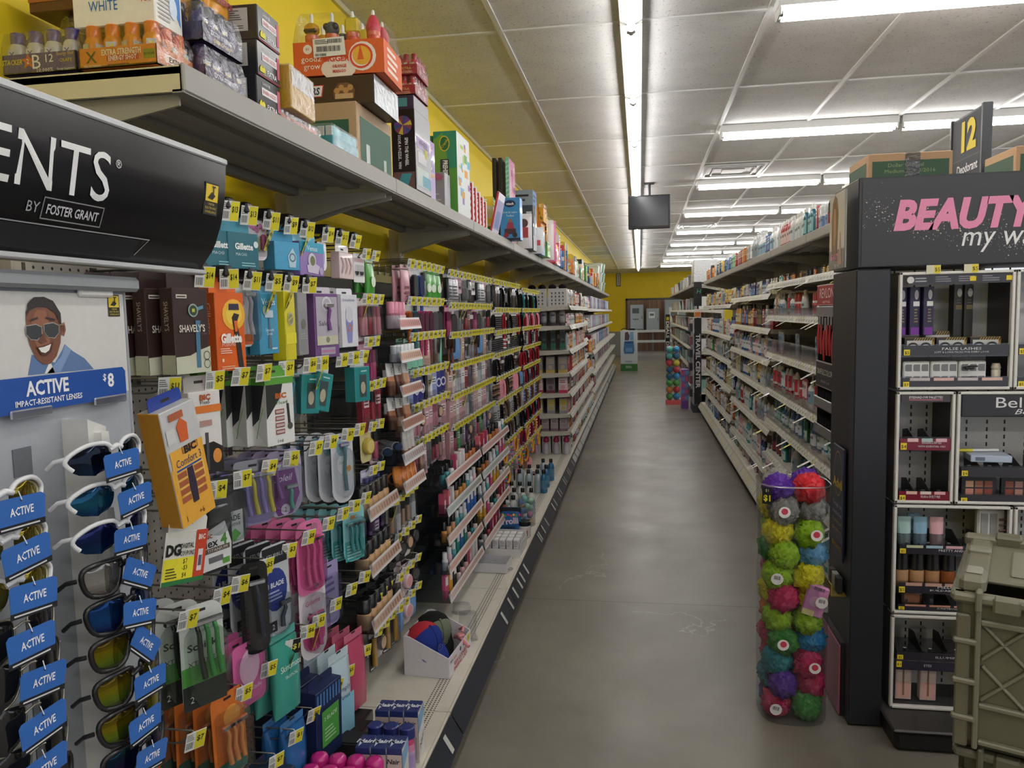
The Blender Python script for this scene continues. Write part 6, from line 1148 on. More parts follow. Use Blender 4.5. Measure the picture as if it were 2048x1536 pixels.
for r, cs in enumerate((['pnkpk', 'hbk', 'hbb', 'slv1', 'grnpk', 'grnpk', 'grnpk', 'pur1'], ['hbo', 'hbt', 'hbm', 'hbm', 'hbm', 'hbs', 'hbk'], ['mntpk', 'mntpk', 'mntpk', 'bxt', 'brn3', 'brn3'], ['bxl', 'navpk', 'navpk', 'blk1', 'bxw'], ['bxp', 'pnk2', 'cmpt', 'bxp'], ['red1', 'pnk1', 'tan1', 'bxp', 'gry3'])):
    prow(B1, r, R1[r], 3.09, 3.73, cs, 2)
for r, z, cs in ((6, .84, ['tan1', 'wht2', 'tan1']), (7, .69, ['cmpb', 'cmpb', 'cmpt']), (8, .53, ['cmpb', None, 'cmpp']), (9, .41, ['gld1', 'blupk', 'cmpp', 'blupk'])):
    prow(B1, r, z, 2.8, 3.16, cs, 2)
for r, cs in enumerate((['blk1', 'slvpk', 'slvpk', 'lashp', 'gry3', 'slv1', 'blkpk', 'lash'], ['mag2', 'hbk', 'gry3', 'slv1', 'lashk', 'red1', 'bxr', 'blkpk'], ['brw', 'brw', 'blupk', 'blupk', 'bxt', 'lashk', 'slv1', 'bxg'], ['bxt', 'bxw', 'wht2', 'bxw', 'bxw', 'bxr', 'gry3', 'pur1'], ['bxp', 'bxt', 'bxw', 'bxp', 'bxp', 'wht2', 'gry3', 'bxg'], ['bxp', 'pnk1', 'bxgn', 'slv1', 'bxg', 'pur1', 'cmpt', 'gry3'])):
    prow(B2, r, (1.765, 1.6, 1.45, 1.29, 1.135, .98)[r], 3.79, 4.93, cs, 1, .8)
for r, cs in enumerate((['blk1', 'brk', 'blkpk', 'blkpk', 'hlk', 'blkpk', 'slv1', 'hlk'], ['hlk', 'htk', 'htk', 'htk', 'hlr', 'blkpk', 'brk'], ['htk', 'htk', 'htk', 'htk', 'htr', 'blkpk', 'lash'], ['hlk', 'hlk', 'htn', 'blkpk', 'lashk', 'hlk'], ['htn', 'htn', 'hlp', 'hlp', 'hlb', 'hlk'], ['slvpk', 'slvpk', 'hlk', 'htn', 'hlb', 'hlg'], ['hlb', 'hlg', 'hlk', 'mirk', 'bxk', 'hlk'], ['pnkpk', 'htm', 'pnkpk', 'hlm', 'htm'], ['htm', 'mirk', 'pnkpk', 'htm', 'hlm', 'mirr'])):
    prow(B3, r, (1.765, 1.58, 1.43, 1.28, 1.12, .96, .8, .64, .48)[r], 5.0, 6.14, cs, 1, .78)
for r, cs in enumerate((['hlk', 'hly', 'blkpk', 'hlk', 'blkpk', 'hlk'], ['hlk', 'bxk', 'hlr', 'hlp'], ['hlk', 'lash', 'htk', 'wht2', 'hlr'], ['hlr', 'hlr', 'red1', 'hlk', 'lash'], ['blupk', 'bxk', 'hlr', 'hlk'], ['bxg', 'htb', 'hlb', 'htn'], ['hlk', 'bxn', 'hlr', 'hlk'], ['hlr', 'bxn', 'hlm', 'htr', 'htr'], ['htm', 'hlm', 'htm', 'mirr'])):
    prow(B4, r, (1.745, 1.58, 1.43, 1.27, 1.11, .95, .79, .63, .47)[r], 6.22, 7.36, cs, 1, .76)

# ---------------------------------------------------------------- clear trays with standing make-up
def tray(label, y0, y1, z, xb, xf, strip, h=.045):
    w = y1-y0; d = xf-xb; t = thing('acrylic_tray', label, 'tray', (xf, (y0+y1)/2, z), LW, 'clear display trays on the left wall')
    m = MB(); m.box((0, d/2, .002), (w, d, .004), 'dfe3e6', 'clear'); 
    for sg in (-1, 1): m.box((sg*w/2, d/2, h*.7), (.003, d, h*1.4), 'e3e7ea', 'clear')
    m.build('tray', t)
    m = MB().at(0, 0, 0, 0, -.25); m.box((0, -.002, h*.5), (w, .003, h), 'd9d6d6', 'satin'); m.rect(-w*.49, w*.49, h*.2, h*.85, -.0042, strip)
    n = int(w/.028)
    for k in range(n): m.rect(-w*.47+w*.94*k/n, -w*.47+w*.94*(k+.7)/n, h*.3, h*.75, -.0048, mix(strip, '6a3a30', .15+.5*k/n))
    m.build('shade_strip', t); return t
def stand(name, label, cat, prof, cols, x, y, z, mat='gloss', rot=0, lab=None, sx=1, sy=1, n=12, capi=None, tilt=0, group=None, art=None, pw=2.):
    # standing container turned on a lathe: body, with the cap as a part of its own
    i = capi if capi is not None else len(prof); m = MB(); m.lathe(prof[:i+1] if capi else prof, cols[:i] if capi else cols, mat, n, sx, sy, pw=pw)
    if lab:
        r = max(p[0] for p in prof); z0, z1, c = lab; R = [[(r*sx*1.012*math.cos(a), r*sy*1.012*math.sin(a), zz) for a in [-PI*.94+PI*.88*k/9 for k in range(10)]] for zz in (z0, z1)]
        if pw != 2.:
            R = [[(r*sx*1.012*math.cos(a)*(abs(math.cos(a))**pw+abs(math.sin(a))**pw)**(-1/pw), r*sy*1.012*math.sin(a)*(abs(math.cos(a))**pw+abs(math.sin(a))**pw)**(-1/pw), zz) for a in [-PI*.94+PI*.88*k/9 for k in range(10)]] for zz in (z0, z1)]
        m.loft(R, c, 'card', (False, False), True, False)
    if art: art(m, max(p[0] for p in prof)*sx, max(p[0] for p in prof)*sy*1.02)
    o = m.build(name, None, (x, y, z), (tilt, 0, rot))
    if capi: MB().lathe(prof[i:], cols[i:], mat, n, sx, sy, pw=pw).build('cap', o)
    return tag(o, label, cat, group)
def tubeup(name, label, cat, w, h, c1, c2, x, y, z, rot=LW, art=None, capc='1c1c1e', caph=.2, tilt=(0, 0), flip=False, group=None):
    # squeeze tube: round at the cap, flat at the crimp
    rings = []; n = 12
    for k in range(6):
        f = k/5; a = w/2; b = w*.36*(1-f)+.0012
        rings.append([(a*math.cos(2*PI*j/n), b*math.sin(2*PI*j/n), h*(caph+(1-caph)*f)) for j in range(n)])
    m = MB(); m.loft(rings, [c1, c1, c2, c2, c2], 'gloss')
    if art: art(m, w, -w*.34, h)
    o = m.build(name, None, (x, y, z), (tilt[0], tilt[1], rot)); MB().lathe([(w*.4, 0), (w*.42, h*caph*.9), (w*.4, h*caph)], capc, 'gloss', 12, 1, .85).build('cap', o)
    return tag(o, label, cat, group)
SHADE = ['d8a888', 'c8906c', 'b87a56', '9a6244', '7a4a34', '5a3626']
for r, (z, strip) in enumerate(((1.50, 'd89a9a'), (1.375, 'd8b4a0'), (1.245, 'b88a78'), (1.115, 'a87a68'), (.985, 'b9b6b8'), (.875, 'c8b0a4'))):
    tray('clear tray of %s, %s of the stack in the first make-up bay' % (['pink lip bottles', 'small white jars', 'foundation tubes', 'darker foundation tubes', 'fallen silver tubes', 'orange compacts'][r], ['top', 'second', 'third', 'fourth', 'fifth', 'lowest'][r]), 2.78, 3.06, z, -1.17, -.88, strip)
    MB_ = None
    for k in range(6 if r not in (5,) else 0):
        y = 2.80+.047*k; pl = '%s from left, %s tray, first make-up bay' % (ORD[k], ['top', 'second', 'third', 'fourth', 'fifth'][r])
        if r == 0 and k < 4: stand('lip_bottle', 'pink capped lip bottle, '+pl, 'lip gloss', [(.017, 0), (.018, .004), (.018, .05), (.015, .052), (.015, .1), (.013, .102)], ['e8c4cc', 'f0d8dc', 'd87a8a', 'd8849a', 'd8849a'], -.93, y+.02, z+.004, capi=3)
        elif r == 1: stand('jar', 'small white and silver jar, '+pl, 'make-up jar', [(.016, 0), (.016, .03), (.012, .032), (.012, .06), (.01, .062)], ['e0dede', 'c8c6c6', 'f0f0f0', 'f0f0f0'], -.92, y+.01, z+.004, capi=2)
        elif r in (2, 3): tubeup('foundation_tube', 'white foundation tube with brown end, '+pl, 'make-up tube', .045, .125-.03*(k % 2), SHADE[(k+r) % 6], 'e6e4e0', -.93-.03*(k % 2), y+.005, z+.006, LW-.3, lambda m, w, y_, h: m.text('CLEAN', 0, h*.62, .018, y_-.002, '3a3a38', rot=-PI/2, w=h*.4, bold=.02) if False else m.text('CLEAN', .002, h*.66, .017, y_+.006, '5a5a56', rot=PI/2, w=h*.38, bold=.02), SHADE[(k+r+1) % 6], .3, (-.08, 0))
        elif r == 4:
            if k < 3: tubeup('cream_tube', 'silver blue-tipped tube lying flat, '+pl, 'make-up tube', .045, .13, 'b8babc', 'c8cacc', -1.0+.03*k, 2.82+.04*k, z+.02+.016*k, .3+.3*k, None, '3a4a6a', .14, (-PI/2+.1, 0))
            else: tubeup('cream_tube', 'upright white tube with blue crimp, '+pl, 'make-up tube', .036, .14, 'd8d2cc', 'e4e2de', -.93, y, z+.006, LW-.2, None, 'a87a5a', .2)
for k in range(4):
    o = MB().lathe([(.045, 0), (.048, .006), (.048, .03), (.045, .036)], ['c8742c', 'd98a44', 'c0652a'], 'gloss', 18).lathe([(.03, .0361), (0, .0365)], 'e8c49a', 'card', 14).ring(0, 0, .02, .026, 0, 'c8742c').build('compact', None, (-.935, 2.815+.055*k, .928), (0, PI/2-.15, .25))
    tag(o, 'round orange compact on edge, %s from left, lowest tray, first make-up bay' % ORD[k], 'compact')
# long low trays of nail polish and lip colour
NAME5 = ['top', 'second', 'third', 'fourth', 'lowest']
for b, (y0, y1) in enumerate(((3.24, 3.98), (4.02, 4.86))):
    for r, z in enumerate((.80, .665, .535, .405, .275)):
        tray('long clear tray on the low cosmetic rack, %s level, %s section' % (NAME5[r], ['nearer', 'farther'][b]), y0, y1, z, -1.16, -.835, ['d8b0a8', 'b8c8c4', 'dcc0b4', 'e0b8a8', 'd8c4b8'][r], .04)
        n = 9 if b == 0 else 8
        q = random.Random(r*7+b)
        for k in range(n):
            y = y0+.05+(y1-y0-.1)*k/(n-1); pl = '%s along, %s tray, %s low cosmetic section' % (ORD[k], NAME5[r], ['nearer', 'farther'][b])
            ty = (r+k//3+b) % 5
            if ty == 0: stand('nail_polish', 'black capped nail polish, '+pl, 'nail polish', [(.014, 0), (.015, .004), (.015, .034), (.008, .04), (.0085, .075), (.007, .077)], [q.choice(['c8c4c4', 'd8a8a8', 'a83a4a', '2c8a8a', 'e0c8c0'])]*3+['1c1c1e']*2, -.87, y, z+.004, capi=3)
            elif ty == 1: c_ = q.choice(['c03a4a', 'd86a7a', 'b84a6a', 'e8e4e4']); tag(MB().box((0, 0, .045), (.028, .028, .09), c_, 'card', .002, {'+z': '8a2434'}).rect(-.012, .012, .02, .06, -.0146, 'e8dcdc').build('lip_colour_box', None, (-.875, y, z+.004), LW), 'small lip colour carton, '+pl, 'carton')
            elif ty == 2: stand('concealer', 'black topped orange concealer, '+pl, 'make-up bottle', [(.012, 0), (.013, .003), (.013, .05), (.0125, .052), (.0125, .09), (.011, .092)], [q.choice(['d8924c', 'c87a4a', 'e0a878'])]*3+['1a1a1c']*2, -.87, y, z+.004, capi=3)
            elif ty == 3: stand('gloss_bottle', 'clear gloss bottle with pale cap, '+pl, 'make-up bottle', [(.013, 0), (.014, .003), (.014, .045), (.011, .05), (.011, .08), (.01, .082)], [q.choice(['d8d8dc', 'e0b8c0', '5aa0a4'])]*3+['e4e4e6']*2, -.87, y, z+.004, capi=3)
            else: tag(MB().box((0, 0, .055), (.034, .018, .11), q.choice(['d85a84', 'e8a838', '3a6ab8', '2a8a7a', '3a3438']), 'card', .002).rect(-.013, .013, .06, .1, -.0096, 'f0ecec').build('makeup_packet', None, (-.872, y, z+.004), (.0, 0, LW-.2)), 'bright make-up packet, '+pl, 'packet')
# small boxed trays with tan bottles near the razors, low
for r, z in enumerate((.86, .665, .47)):
    tray('clear tray of black topped tan bottles low beside the razor goods, %s of three' % ['upper', 'middle', 'lower'][r], 2.44, 2.76, z, -1.16, -.90, 'c4a894', .045)
    for k in range(5): stand('foundation_bottle', 'black topped tan bottle, %s in the %s of three low trays beside the razors' % (ORD[k], ['upper', 'middle', 'lower'][r]), 'make-up bottle', [(.022, 0), (.024, .004), (.024, .05), (.02, .056), (.023, .058), (.023, .105), (.021, .107)], ['c8a078']*4+['1a1a1c']*2, -.948, 2.475+.057*k, z+.004, rot=LW, capi=4, pw=5.)
# ---------------------------------------------------------------- goods on the bare base deck, left
ZD = .166
def deckbox(name, label, cat, x, y, w, d, h, rot, col, art=None, cols=None, z=ZD, group=None, mat='card'): return carton(name, label, cat, x, y, z, w, d, h, rot, col, art, mat, cols, group)
t = thing('cap_display_box', 'white cardboard display box of baseball caps on the base deck', 'box', (-.805, 2.905, ZD), LW-.08)
m = MB(); w, d, hf, hb = .28, .18, .08, .155; e = .004
m.box((0, -d/2, hf/2), (w, e, hf), 'dcd6da', 'card'); m.box((0, d/2, hb/2), (w, e, hb), 'd6d0d4', 'card'); m.box((0, 0, .003), (w, d, .004), '8e8c90', 'card')
for sg in (-1, 1):
    a, b = sg*w/2-e/2, sg*w/2+e/2; s_ = [(-d/2, 0), (d/2, 0), (d/2, hb), (d*.38, hb), (-d/2, hf)]
    m.add([(a, p, q) for p, q in s_]+[(b, p, q) for p, q in s_], [(0, 1, 2, 3, 4), (9, 8, 7, 6, 5)]+[(i, i+5, (i+1) % 5+5, (i+1) % 5) for i in range(5)], 'd2ccd0', 'card')
y = -d/2-.0025; m.text('KIDS LICENSED', -.0, hf*.42, .021, y, 'b03a44', w=.16, bold=.03); m.text('BASEBALL CAPS', -.0, hf*.17, .021, y, 'b03a44', w=.17, bold=.03); m.text('PAW', -.11, hf*.72, .014, y, '3a4a7a', bold=.03); m.bars(-.085, -.045, hf*.64, hf*.78, y, 'c84a4a', 2); m.disc(.0, hf*.76, .009, y, '3a3a40'); m.disc(.045, hf*.8, .009, y, '4a4a50'); m.rect(.09, .12, hf*.62, hf*.98, y, 'e8d83a'); m.text('$7', .105, hf*.8, .016, y-.0005, '1c1c18'); m.build('box', t)
def ballcap(label, x, y, z, rot, c1, c2, brim, tilt):
    t = thing('baseball_cap', label, 'cap', (x, y, z), (tilt, 0, rot), 'caps in the white display box')
    m = MB(); R = .078; nu, nv = 12, 5; vs = [(R*math.cos(a)*math.cos(b), R*.95*math.sin(a)*math.cos(b), R*.95*math.sin(b)) for b in [PI/2*i/nv for i in range(nv)] for a in [2*PI*k/nu for k in range(nu)]]+[(0, 0, R*.95)]
    fs = []; cs = []
    for i in range(nv):
        for k in range(nu):
            k2 = (k+1) % nu; fs.append((i*nu+k, i*nu+k2, (i+1)*nu+k2, (i+1)*nu+k) if i < nv-1 else (i*nu+k, i*nu+k2, nv*nu)); cs.append(c1 if 6 <= k < 12 else c2)
    m.add(vs, fs, cs, 'fabric', True); m.sph((0, 0, R*.96), .006, c1, 'fabric', 6, 4)
    m.tube([(0, -R*math.sin(b)*.0-R*.955*math.cos(b), R*.96*math.sin(b)) for b in [PI/2*i/6 for i in range(7)]], .0012, mix(c1, '000000', .4), 'fabric', 4)
    m.build('crown', t); n = 10
    top = [(R*1.0*math.cos(a), R*.95*math.sin(a), .004) for a in [PI+PI*k/n for k in range(n+1)]]; out = [(R*1.02*math.cos(a), -.0+R*.95*math.sin(a)-.06*math.sin(PI*k/n), -.006+.012*math.sin(PI*k/n)-.01) for k, a in enumerate([PI+PI*k/n for k in range(n+1)])]
    m = MB().loft([top, out], brim, 'fabric', (False, False), True, False); m.loft([[(a, b, c-.003) for a, b, c in out], [(a, b, c-.003) for a, b, c in top]], brim, 'fabric', (False, False), True, False); m.build('brim', t)
    m = MB(); m.at(0, -R*.97, .035, 0, -.45); m.ring(0, 0, .011, .013, -.004, mix(c1, 'ffffff', .35), 'fabric'); m.text('F', 0, 0, .018, -.004, mix(c1, 'ffffff', .35)); m.build('emblem', t); return t
ballcap('blue baseball cap with red panel and black crown, rear one in the display box', -.848, 2.85, ZD+.108, LW-.5, '2a3a86', 'b0303a', '2a3a86', .5)
ballcap('olive green baseball cap with black back, front one in the display box', -.838, 2.95, ZD+.112, LW-.7, '6d7562', '1f1f1f', '1c1d1b', .75)
m = MB().tube([(0, 0, 0), (.03, -.01, .02), (.07, 0, .016), (.11, .01, .0)], .008, 'd88a92', 'gloss', 7).box((.055, 0, .03), (.03, .03, .014), 'd88a92', 'gloss', .005).tube([(-.0, .02, .03), (.02, .03, .045), (.03, .02, .03)], .006, 'd88a92', 'gloss', 6)
tag(m.build('hair_clip', None, (-.76, 3.0, ZD+.06), -.9), 'pink plastic hair claw sticking out of the cap box', 'hair clip')
for x, y, lab in ((-.83, 3.4, 'crumpled clear wrapper on the deck behind the cap box'), (-.735, 3.12, 'clear plastic sleeve standing beside the cap box')):
    m = MB(); q = random.Random(x)
    m.loft([[(.05*math.cos(a)*q.uniform(.6, 1.1), .03*math.sin(a)*q.uniform(.6, 1.1), zz) for a in [2*PI*k/9 for k in range(9)]] for zz in (.001, .015, .035, .05 if x < -.8 else .12)], 'f2f2f4', 'film', (True, True), False); tag(m.build('plastic_wrapper', None, (x, y, ZD)), lab, 'wrapper')
# depilatory boxes, lidded bottles and black bins at the near end
def a_nair(m, w, d, h):
    m.at(0, 0, h, 0, -PI/2); m.M = Matrix.Translation((0, 0, h+.0008)) @ Matrix.Rotation(-PI/2, 4, 'X'); m.text('Nair', .0, .0, .026, 0, 'e8eaf2', bold=.03, shear=.2); m.poly([(-w*.3, 0, -.03), (-w*.1, 0, -.005), (-w*.4, 0, .01)], 'c4c8dc')
    y = face(m, 'f', w, d, h); m.rect(-w*.5, w*.5, 0, h*.88, y, 'cbbab0'); m.text('Nair', -w*.08, h*.76, .02, y-.0006, '1c1c24', shear=.2, bold=.02); m.text('WAXED', -w*.02, h*.6, .008, y-.0006, '8a8284', w=w*.6); m.rect(-w*.3, w*.4, h*.05, h*.5, y-.0004, 'a49a98')
    y = face(m, 'r', w, d, h); m.rect(-d*.5, d*.5, 0, h*.98, y, 'e4e2dc'); m.poly([(-d*.5, y-.0004, h*.55), (d*.5, y-.0004, h*.75), (d*.5, y-.0004, h*.98), (-d*.5, y-.0004, h*.9)], '8ab0d4'); m.text('Nair', 0, h*.35, .03, y-.0008, '3a3a58', rot=.6, shear=.2)
for k in range(3): deckbox('depilatory_box', 'navy and beige tall box at the near deck end, %s of the front three' % ['left', 'middle', 'right'][k], 'box', -.788+.046*k, 2.03+.004*k, .043, .07, .165, .05, '26336c', a_nair, group='front depilatory boxes')
for k in range(3): deckbox('depilatory_box', 'navy and beige tall box at the near deck end, %s of the rear three' % ['left', 'middle', 'right'][k], 'box', -.80+.046*k, 2.235+.004*k, .043, .07, .165, .03, '26336c', a_nair, group='rear depilatory boxes')
for k in range(3): stand('lotion_bottle', 'lilac bottle with navy lid between the box rows, %s of three' % ORD[k], 'bottle', [(.02, 0), (.022, .005), (.022, .08), (.02, .1), (.02, .118), (.024, .12), (.024, .15), (.02, .153)], ['c4aed4', 'c4aed4', 'd88ab0', 'd8507a', 'd8507a', '2a3574', '2a3574'], -.80+.05*k, 2.145, ZD, lab=(.02, .07, 'b49ccc'), capi=5)
for k in range(3): deckbox('shelf_bin', 'empty black plastic bin on the near deck end, %s from the front' % ORD[k], 'bin', -.93-.03*k, 2.16+.085*k, .2, .08, .095-.01*k, 0, '151517', lambda m, w, d, h: m.box((0, 0, h), (w*.9, d*.8, .004), '0a0a0b'))
for k in range(8): stand('lotion_bottle', 'bottle with bright pink lid at the near deck end, %s of the %s row' % (ORD[k % 4], ['rear', 'front'][k//4]), 'bottle', [(.022, 0), (.024, .005), (.024, .1), (.022, .104), (.025, .106), (.026, .145), (.022, .155), (.012, .158)], ['e8b4cc']*4+['c82a84']*3, -.90+.054*(k % 4), 1.96-.02*(k % 4)*0-.06*(k//4), ZD, capi=4)
for k in range(3): stand('lotion_bottle', 'bottle with pale blue lid in front of the pink lidded ones, %s' % ORD[k], 'bottle', [(.022, 0), (.024, .005), (.024, .09), (.022, .094), (.025, .096), (.025, .13), (.02, .136)], ['d8e4ea']*4+['7fc0d8']*2, -.86+.06*k, 1.83, ZD, capi=4)
# mid deck: white tray box, small boxes, jars, bag, bottles
t = thing('display_tray', 'white display tray packed with small white cartons on the base deck', 'tray', (-.787, 4.37, ZD), -.02)
m = MB()
for sg in (-1, 1): m.box((sg*.108, 0, .035), (.003, .235, .07), 'd9d6d4', 'card'); m.box((0, sg*.118, .035+.012*sg), (.216, .003, .07+.024*sg), 'd9d6d4', 'card')
m.box((0, 0, .003), (.216, .235, .004), 'd0ccca', 'card'); m.build('tray', t)
for i in range(5):
    for j in range(3): tag(MB().box((0, 0, .045), (.034, .05, .09), 'e2dfde', 'card', .001, {'+z': 'ecebea'}).bars(-.013, .013, .05, .085, -.0256, '8a8688', 4, i+j).rect(-.012, .012, .06, .08, -.0258, 'c0bcbc').build('small_carton', None, (-.869+.041*i, 4.295+.066*j, ZD+.004)), 'small white carton in the display tray, %s column, %s row' % (ORD[i], ['front', 'middle', 'rear'][j]), 'carton', 'cartons in the white display tray')
t = thing('long_tray', 'long shallow white tray with silver bits on the base deck', 'tray', (-.845, 4.05, ZD), -.04)
m = MB().box((0, 0, .003), (.27, .15, .004), 'a8a4aa', 'card')
for sg in (-1, 1): m.box((sg*.135, 0, .026), (.003, .15, .05), 'cfccd0', 'card'); m.box((0, sg*.075, .026), (.27, .003, .05), 'cfccd0', 'card')
m.build('tray', t)
for k in range(7): q = rnd.uniform; m = MB().ring(0, 0, .010, .016, 0, '9a9a9e', 'chrome'); tag(MB().tube([(.013*math.cos(a), .013*math.sin(a), .004) for a in [2*PI*i/9 for i in range(10)]], .003, 'a4a4a8', 'chrome', 5).build('silver_ring', None, (-.82+.02*k, 4.05+q(-.03, .03), ZD+.006)), 'small silver ring in the long shallow tray, %s from the left' % ORD[k], 'ring', 'silver rings in the long tray')
stand('nail_polish', 'small purple tapered bottle standing behind the long tray', 'bottle', [(.018, 0), (.02, .01), (.012, .035), (.011, .06), (.008, .064)], ['4a3a7a', '4a3a7a', '3a2c66', '3a2c66'], -.935, 4.2, ZD)
deckbox('leaflet_card', 'white framed leaflet leaning by the low cosmetic rack', 'leaflet', -.935, 4.37, .1, .006, .14, LW-.9, 'e8e4e2', lambda m, w, d, h: (m.rect(-w*.38, w*.38, h*.12, h*.85, -d/2-.001, 'b8aca8'), m.rect(-w*.2, w*.2, h*.4, h*.7, -d/2-.0015, '8a7a78')))
deckbox('flat_box', 'low white flat box lying behind the small carton tray', 'box', -.90, 4.47, .12, .1, .025, .1, 'd2cfcc', lambda m, w, d, h: m.rect(-w*.3, w*.4, h*.2, h*.8, -d/2-.001, '9aa0b4'))
for k, (x, y) in enumerate(((-.945, 4.62), (-.86, 4.7), (-.715, 4.66))): stand('jar', 'white jar with black lid by the blue candy bag, %s' % ['left', 'middle', 'right'][k], 'jar', [(.034, 0), (.038, .006), (.038, .07), (.034, .074), (.04, .075), (.04, .1), (.037, .102)], ['d8d6d4']*4+['1c1c1e']*2, x, y, ZD, lab=(.012, .062, 'c4bcb8' if k else 'dcd8d6'), capi=4, art=lambda m, rx, ry: m.rect(.004, .024, .015, .05, -ry, 'a82a34'))
tb_ = pouch('candy_bag', 'blue and black gummy candy bag standing among the jars', 'candy bag', -.805, 4.645, ZD, .145, .19, .0, '2f6aa8', lambda m, w, y, h: (m.rect(-w*.5, w*.5, h*.82, h*.995, y+.014, '1a1a1e'), m.text('Trolli', 0, h*.56, .052, y-.002, 'e8d4ea', w=w*.78, rot=.12, bold=.04), [m.disc(-w*.4+w*.12*k, h*(.74+.03*(k % 2)), .008, y-.0015, ['d85a3a', 'e0c040', '5aa84a', 'c84a9a'][k % 4]) for k in range(8)], m.text('SOUR BRITE', .0, h*.34, .024, y-.002, '2a2412', w=w*.5, bold=.03), m.text('Crawlers', .0, h*.22, .03, y-.002, 'c8c43a', w=w*.6, bold=.03), m.disc(w*.3, h*.1, .014, y-.0015, '7ab8d8')), .035)
PB = [(.024, 0), (.027, .005), (.027, .115), (.022, .135), (.012, .145), (.012, .15), (.014, .151), (.014, .178), (.012, .18)]
q = random.Random(4); n = 0
for r, (y, xs) in enumerate(((5.0, (-.95, -.885, -.84)), (5.22, (-.93, -.87, -.81, -.75)), (5.42, (-.92, -.86, -.79)), (5.85, (-.93, -.86, -.79, -.74)), (6.05, (-.95, -.88, -.81, -.745)), (6.3, (-.8, -.735)))):
    for x in xs:
        c = 'd2d0ce' if r < 3 else ('a8b4bc' if x < -.76 else '2f6f96'); n += 1
        stand('polish_remover_bottle', 'black capped %s bottle on the base deck, %s row, %s from the wall' % ('white' if r < 3 else ('pale blue' if x < -.76 else 'deep blue'), ORD[r], ORD[xs.index(x)]), 'bottle', PB, [c]*6+['18181a']*2, x, y, ZD, lab=(.03, .1, mix(c, '8a9aa4', .4)), capi=6)
t = thing('bead_jar', 'clear plastic jar of pastel balls beside the candy bag', 'jar', (-.745, 4.93, ZD))
MB().lathe([(.06, 0), (.062, .004), (.062, .17)], 'eef0f2', 'clear', 16, caps=(True, False)).build('jar', t)
q = random.Random(9)
for k in range(16): tag(MB().sph((0, 0, 0), .02, q.choice(['8ac4c0', 'd89ab4', '7a9ac8', 'd8b88a', 'a8d0b8']), 'gloss', 8, 5).build('pastel_ball', None, (-.745+.034*math.cos(k*2.4), 4.93+.034*math.sin(k*2.4), ZD+.024+.011*k)), 'pastel ball in the clear jar, %s from the bottom' % ORD[k], 'ball', 'balls in the clear jar')
tag(MB().prism([(-.035, 0), (.03, 0), (.04, .06), (.02, .1), (-.02, .11), (-.04, .05)], -.02, .02, 'e4a4a8', 'fabric').sph((-.02, 0, .11), .022, 'e8b0b4', 'fabric', 8, 5).build('hair_bonnet', None, (-1.0, 6.8, ZD), LW-.5), 'folded pink satin hair bonnet on the deck near the hair accessories', 'bonnet')
tag(MB().at(0, 0, 0, 0, PI/2).tube([(.05*math.cos(a), 0, .07+.07*math.sin(a)) for a in [2*PI*i/16 for i in range(17)]], .008, '7a2438', 'gloss', 7).disc(0, .07, .045, .002, 'b8bcc0', 'chrome', .064).build('round_mirror', None, (-.93, 6.55, ZD+.01), LW-.6), 'dark red oval mirror lying on the deck near the hair accessories', 'mirror')
# ---------------------------------------------------------------- standing goods for the shelves
def sproto(name, prof, cols, capi=None, lab=None, sx=1, sy=1, pw=2., mat='gloss', art=None, n=12):
    i = capi or len(prof); m = MB(); m.lathe(prof[:i+1] if capi else prof, cols[:i] if capi else cols, mat, n, sx, sy, pw=pw)
    if lab:
        r = max(p[0] for p in prof)*1.012; rg = []
        for k in range(9):
            a = -PI*.92+PI*.84*k/8; e = 1 if pw == 2. else (abs(math.cos(a))**pw+abs(math.sin(a))**pw)**(-1/pw); rg.append((r*sx*e*math.cos(a), r*sy*e*math.sin(a)))
        z0, z1, c = lab[:3]; m.loft([[(a, b, z0) for a, b in rg], [(a, b, z1) for a, b in rg]], c, 'card', (False, False), True, False); zz = z0+(z1-z0)*.55
        m.loft([[(a*1.004, b*1.004, zz) for a, b in rg[2:7]], [(a*1.004, b*1.004, zz+(z1-z0)*.22) for a, b in rg[2:7]]], lab[3] if len(lab) > 3 else mix(c, '202028', .6), 'card', (False, False), True, False)
    o = m.build(name)
    if capi: MB().lathe(prof[i:], cols[i:], mat, n, sx, sy, pw=pw).build('cap', o)
    return o
def SP_lotion(b, c, l, s=1., nm='lotion_bottle'): return sproto(nm, [(.03*s, 0), (.033*s, .006), (.034*s, .1*s), (.028*s, .135*s), (.016*s, .15*s), (.017*s, .151*s), (.017*s, .178*s), (.015*s, .18*s)], [b]*5+[c]*2, 5, (.025*s, .105*s, l), 1, .62)
def SP_pump(b, c, l):
    o = sproto('pump_bottle', [(.034, 0), (.036, .005), (.036, .12), (.014, .145), (.014, .165), (.012, .168)], [b]*3+[c]*2, 3, (.025, .105, l), 1, .7)
    MB().cyl((0, 0, .165), (0, 0, .195), .005, c, 'gloss', 7).box((0, -.014, .2), (.018, .05, .012), c, 'gloss', .003).build('pump', o); return o
def SP_can(b, c, l): return sproto('spray_can', [(.025, 0), (.026, .004), (.026, .145), (.022, .15), (.022, .152), (.023, .153), (.022, .185), (.012, .192)], [b]*5+[c]*2, 5, (.02, .13, l), mat='satin')
def SP_deo(b, c, l): return sproto('deodorant', [(.026, 0), (.03, .004), (.03, .085), (.029, .087), (.029, .125), (.022, .14), (.01, .143)], [b]*3+[c]*3, 3, (.015, .075, l), 1, .58, 3.)
def SP_wash(b, c, l): return sproto('mouthwash_bottle', [(.042, 0), (.045, .006), (.044, .12), (.034, .16), (.016, .175), (.02, .176), (.02, .205), (.017, .208)], [b]*5+[c]*2, 5, (.03, .12, l), 1, .6, 2.6)
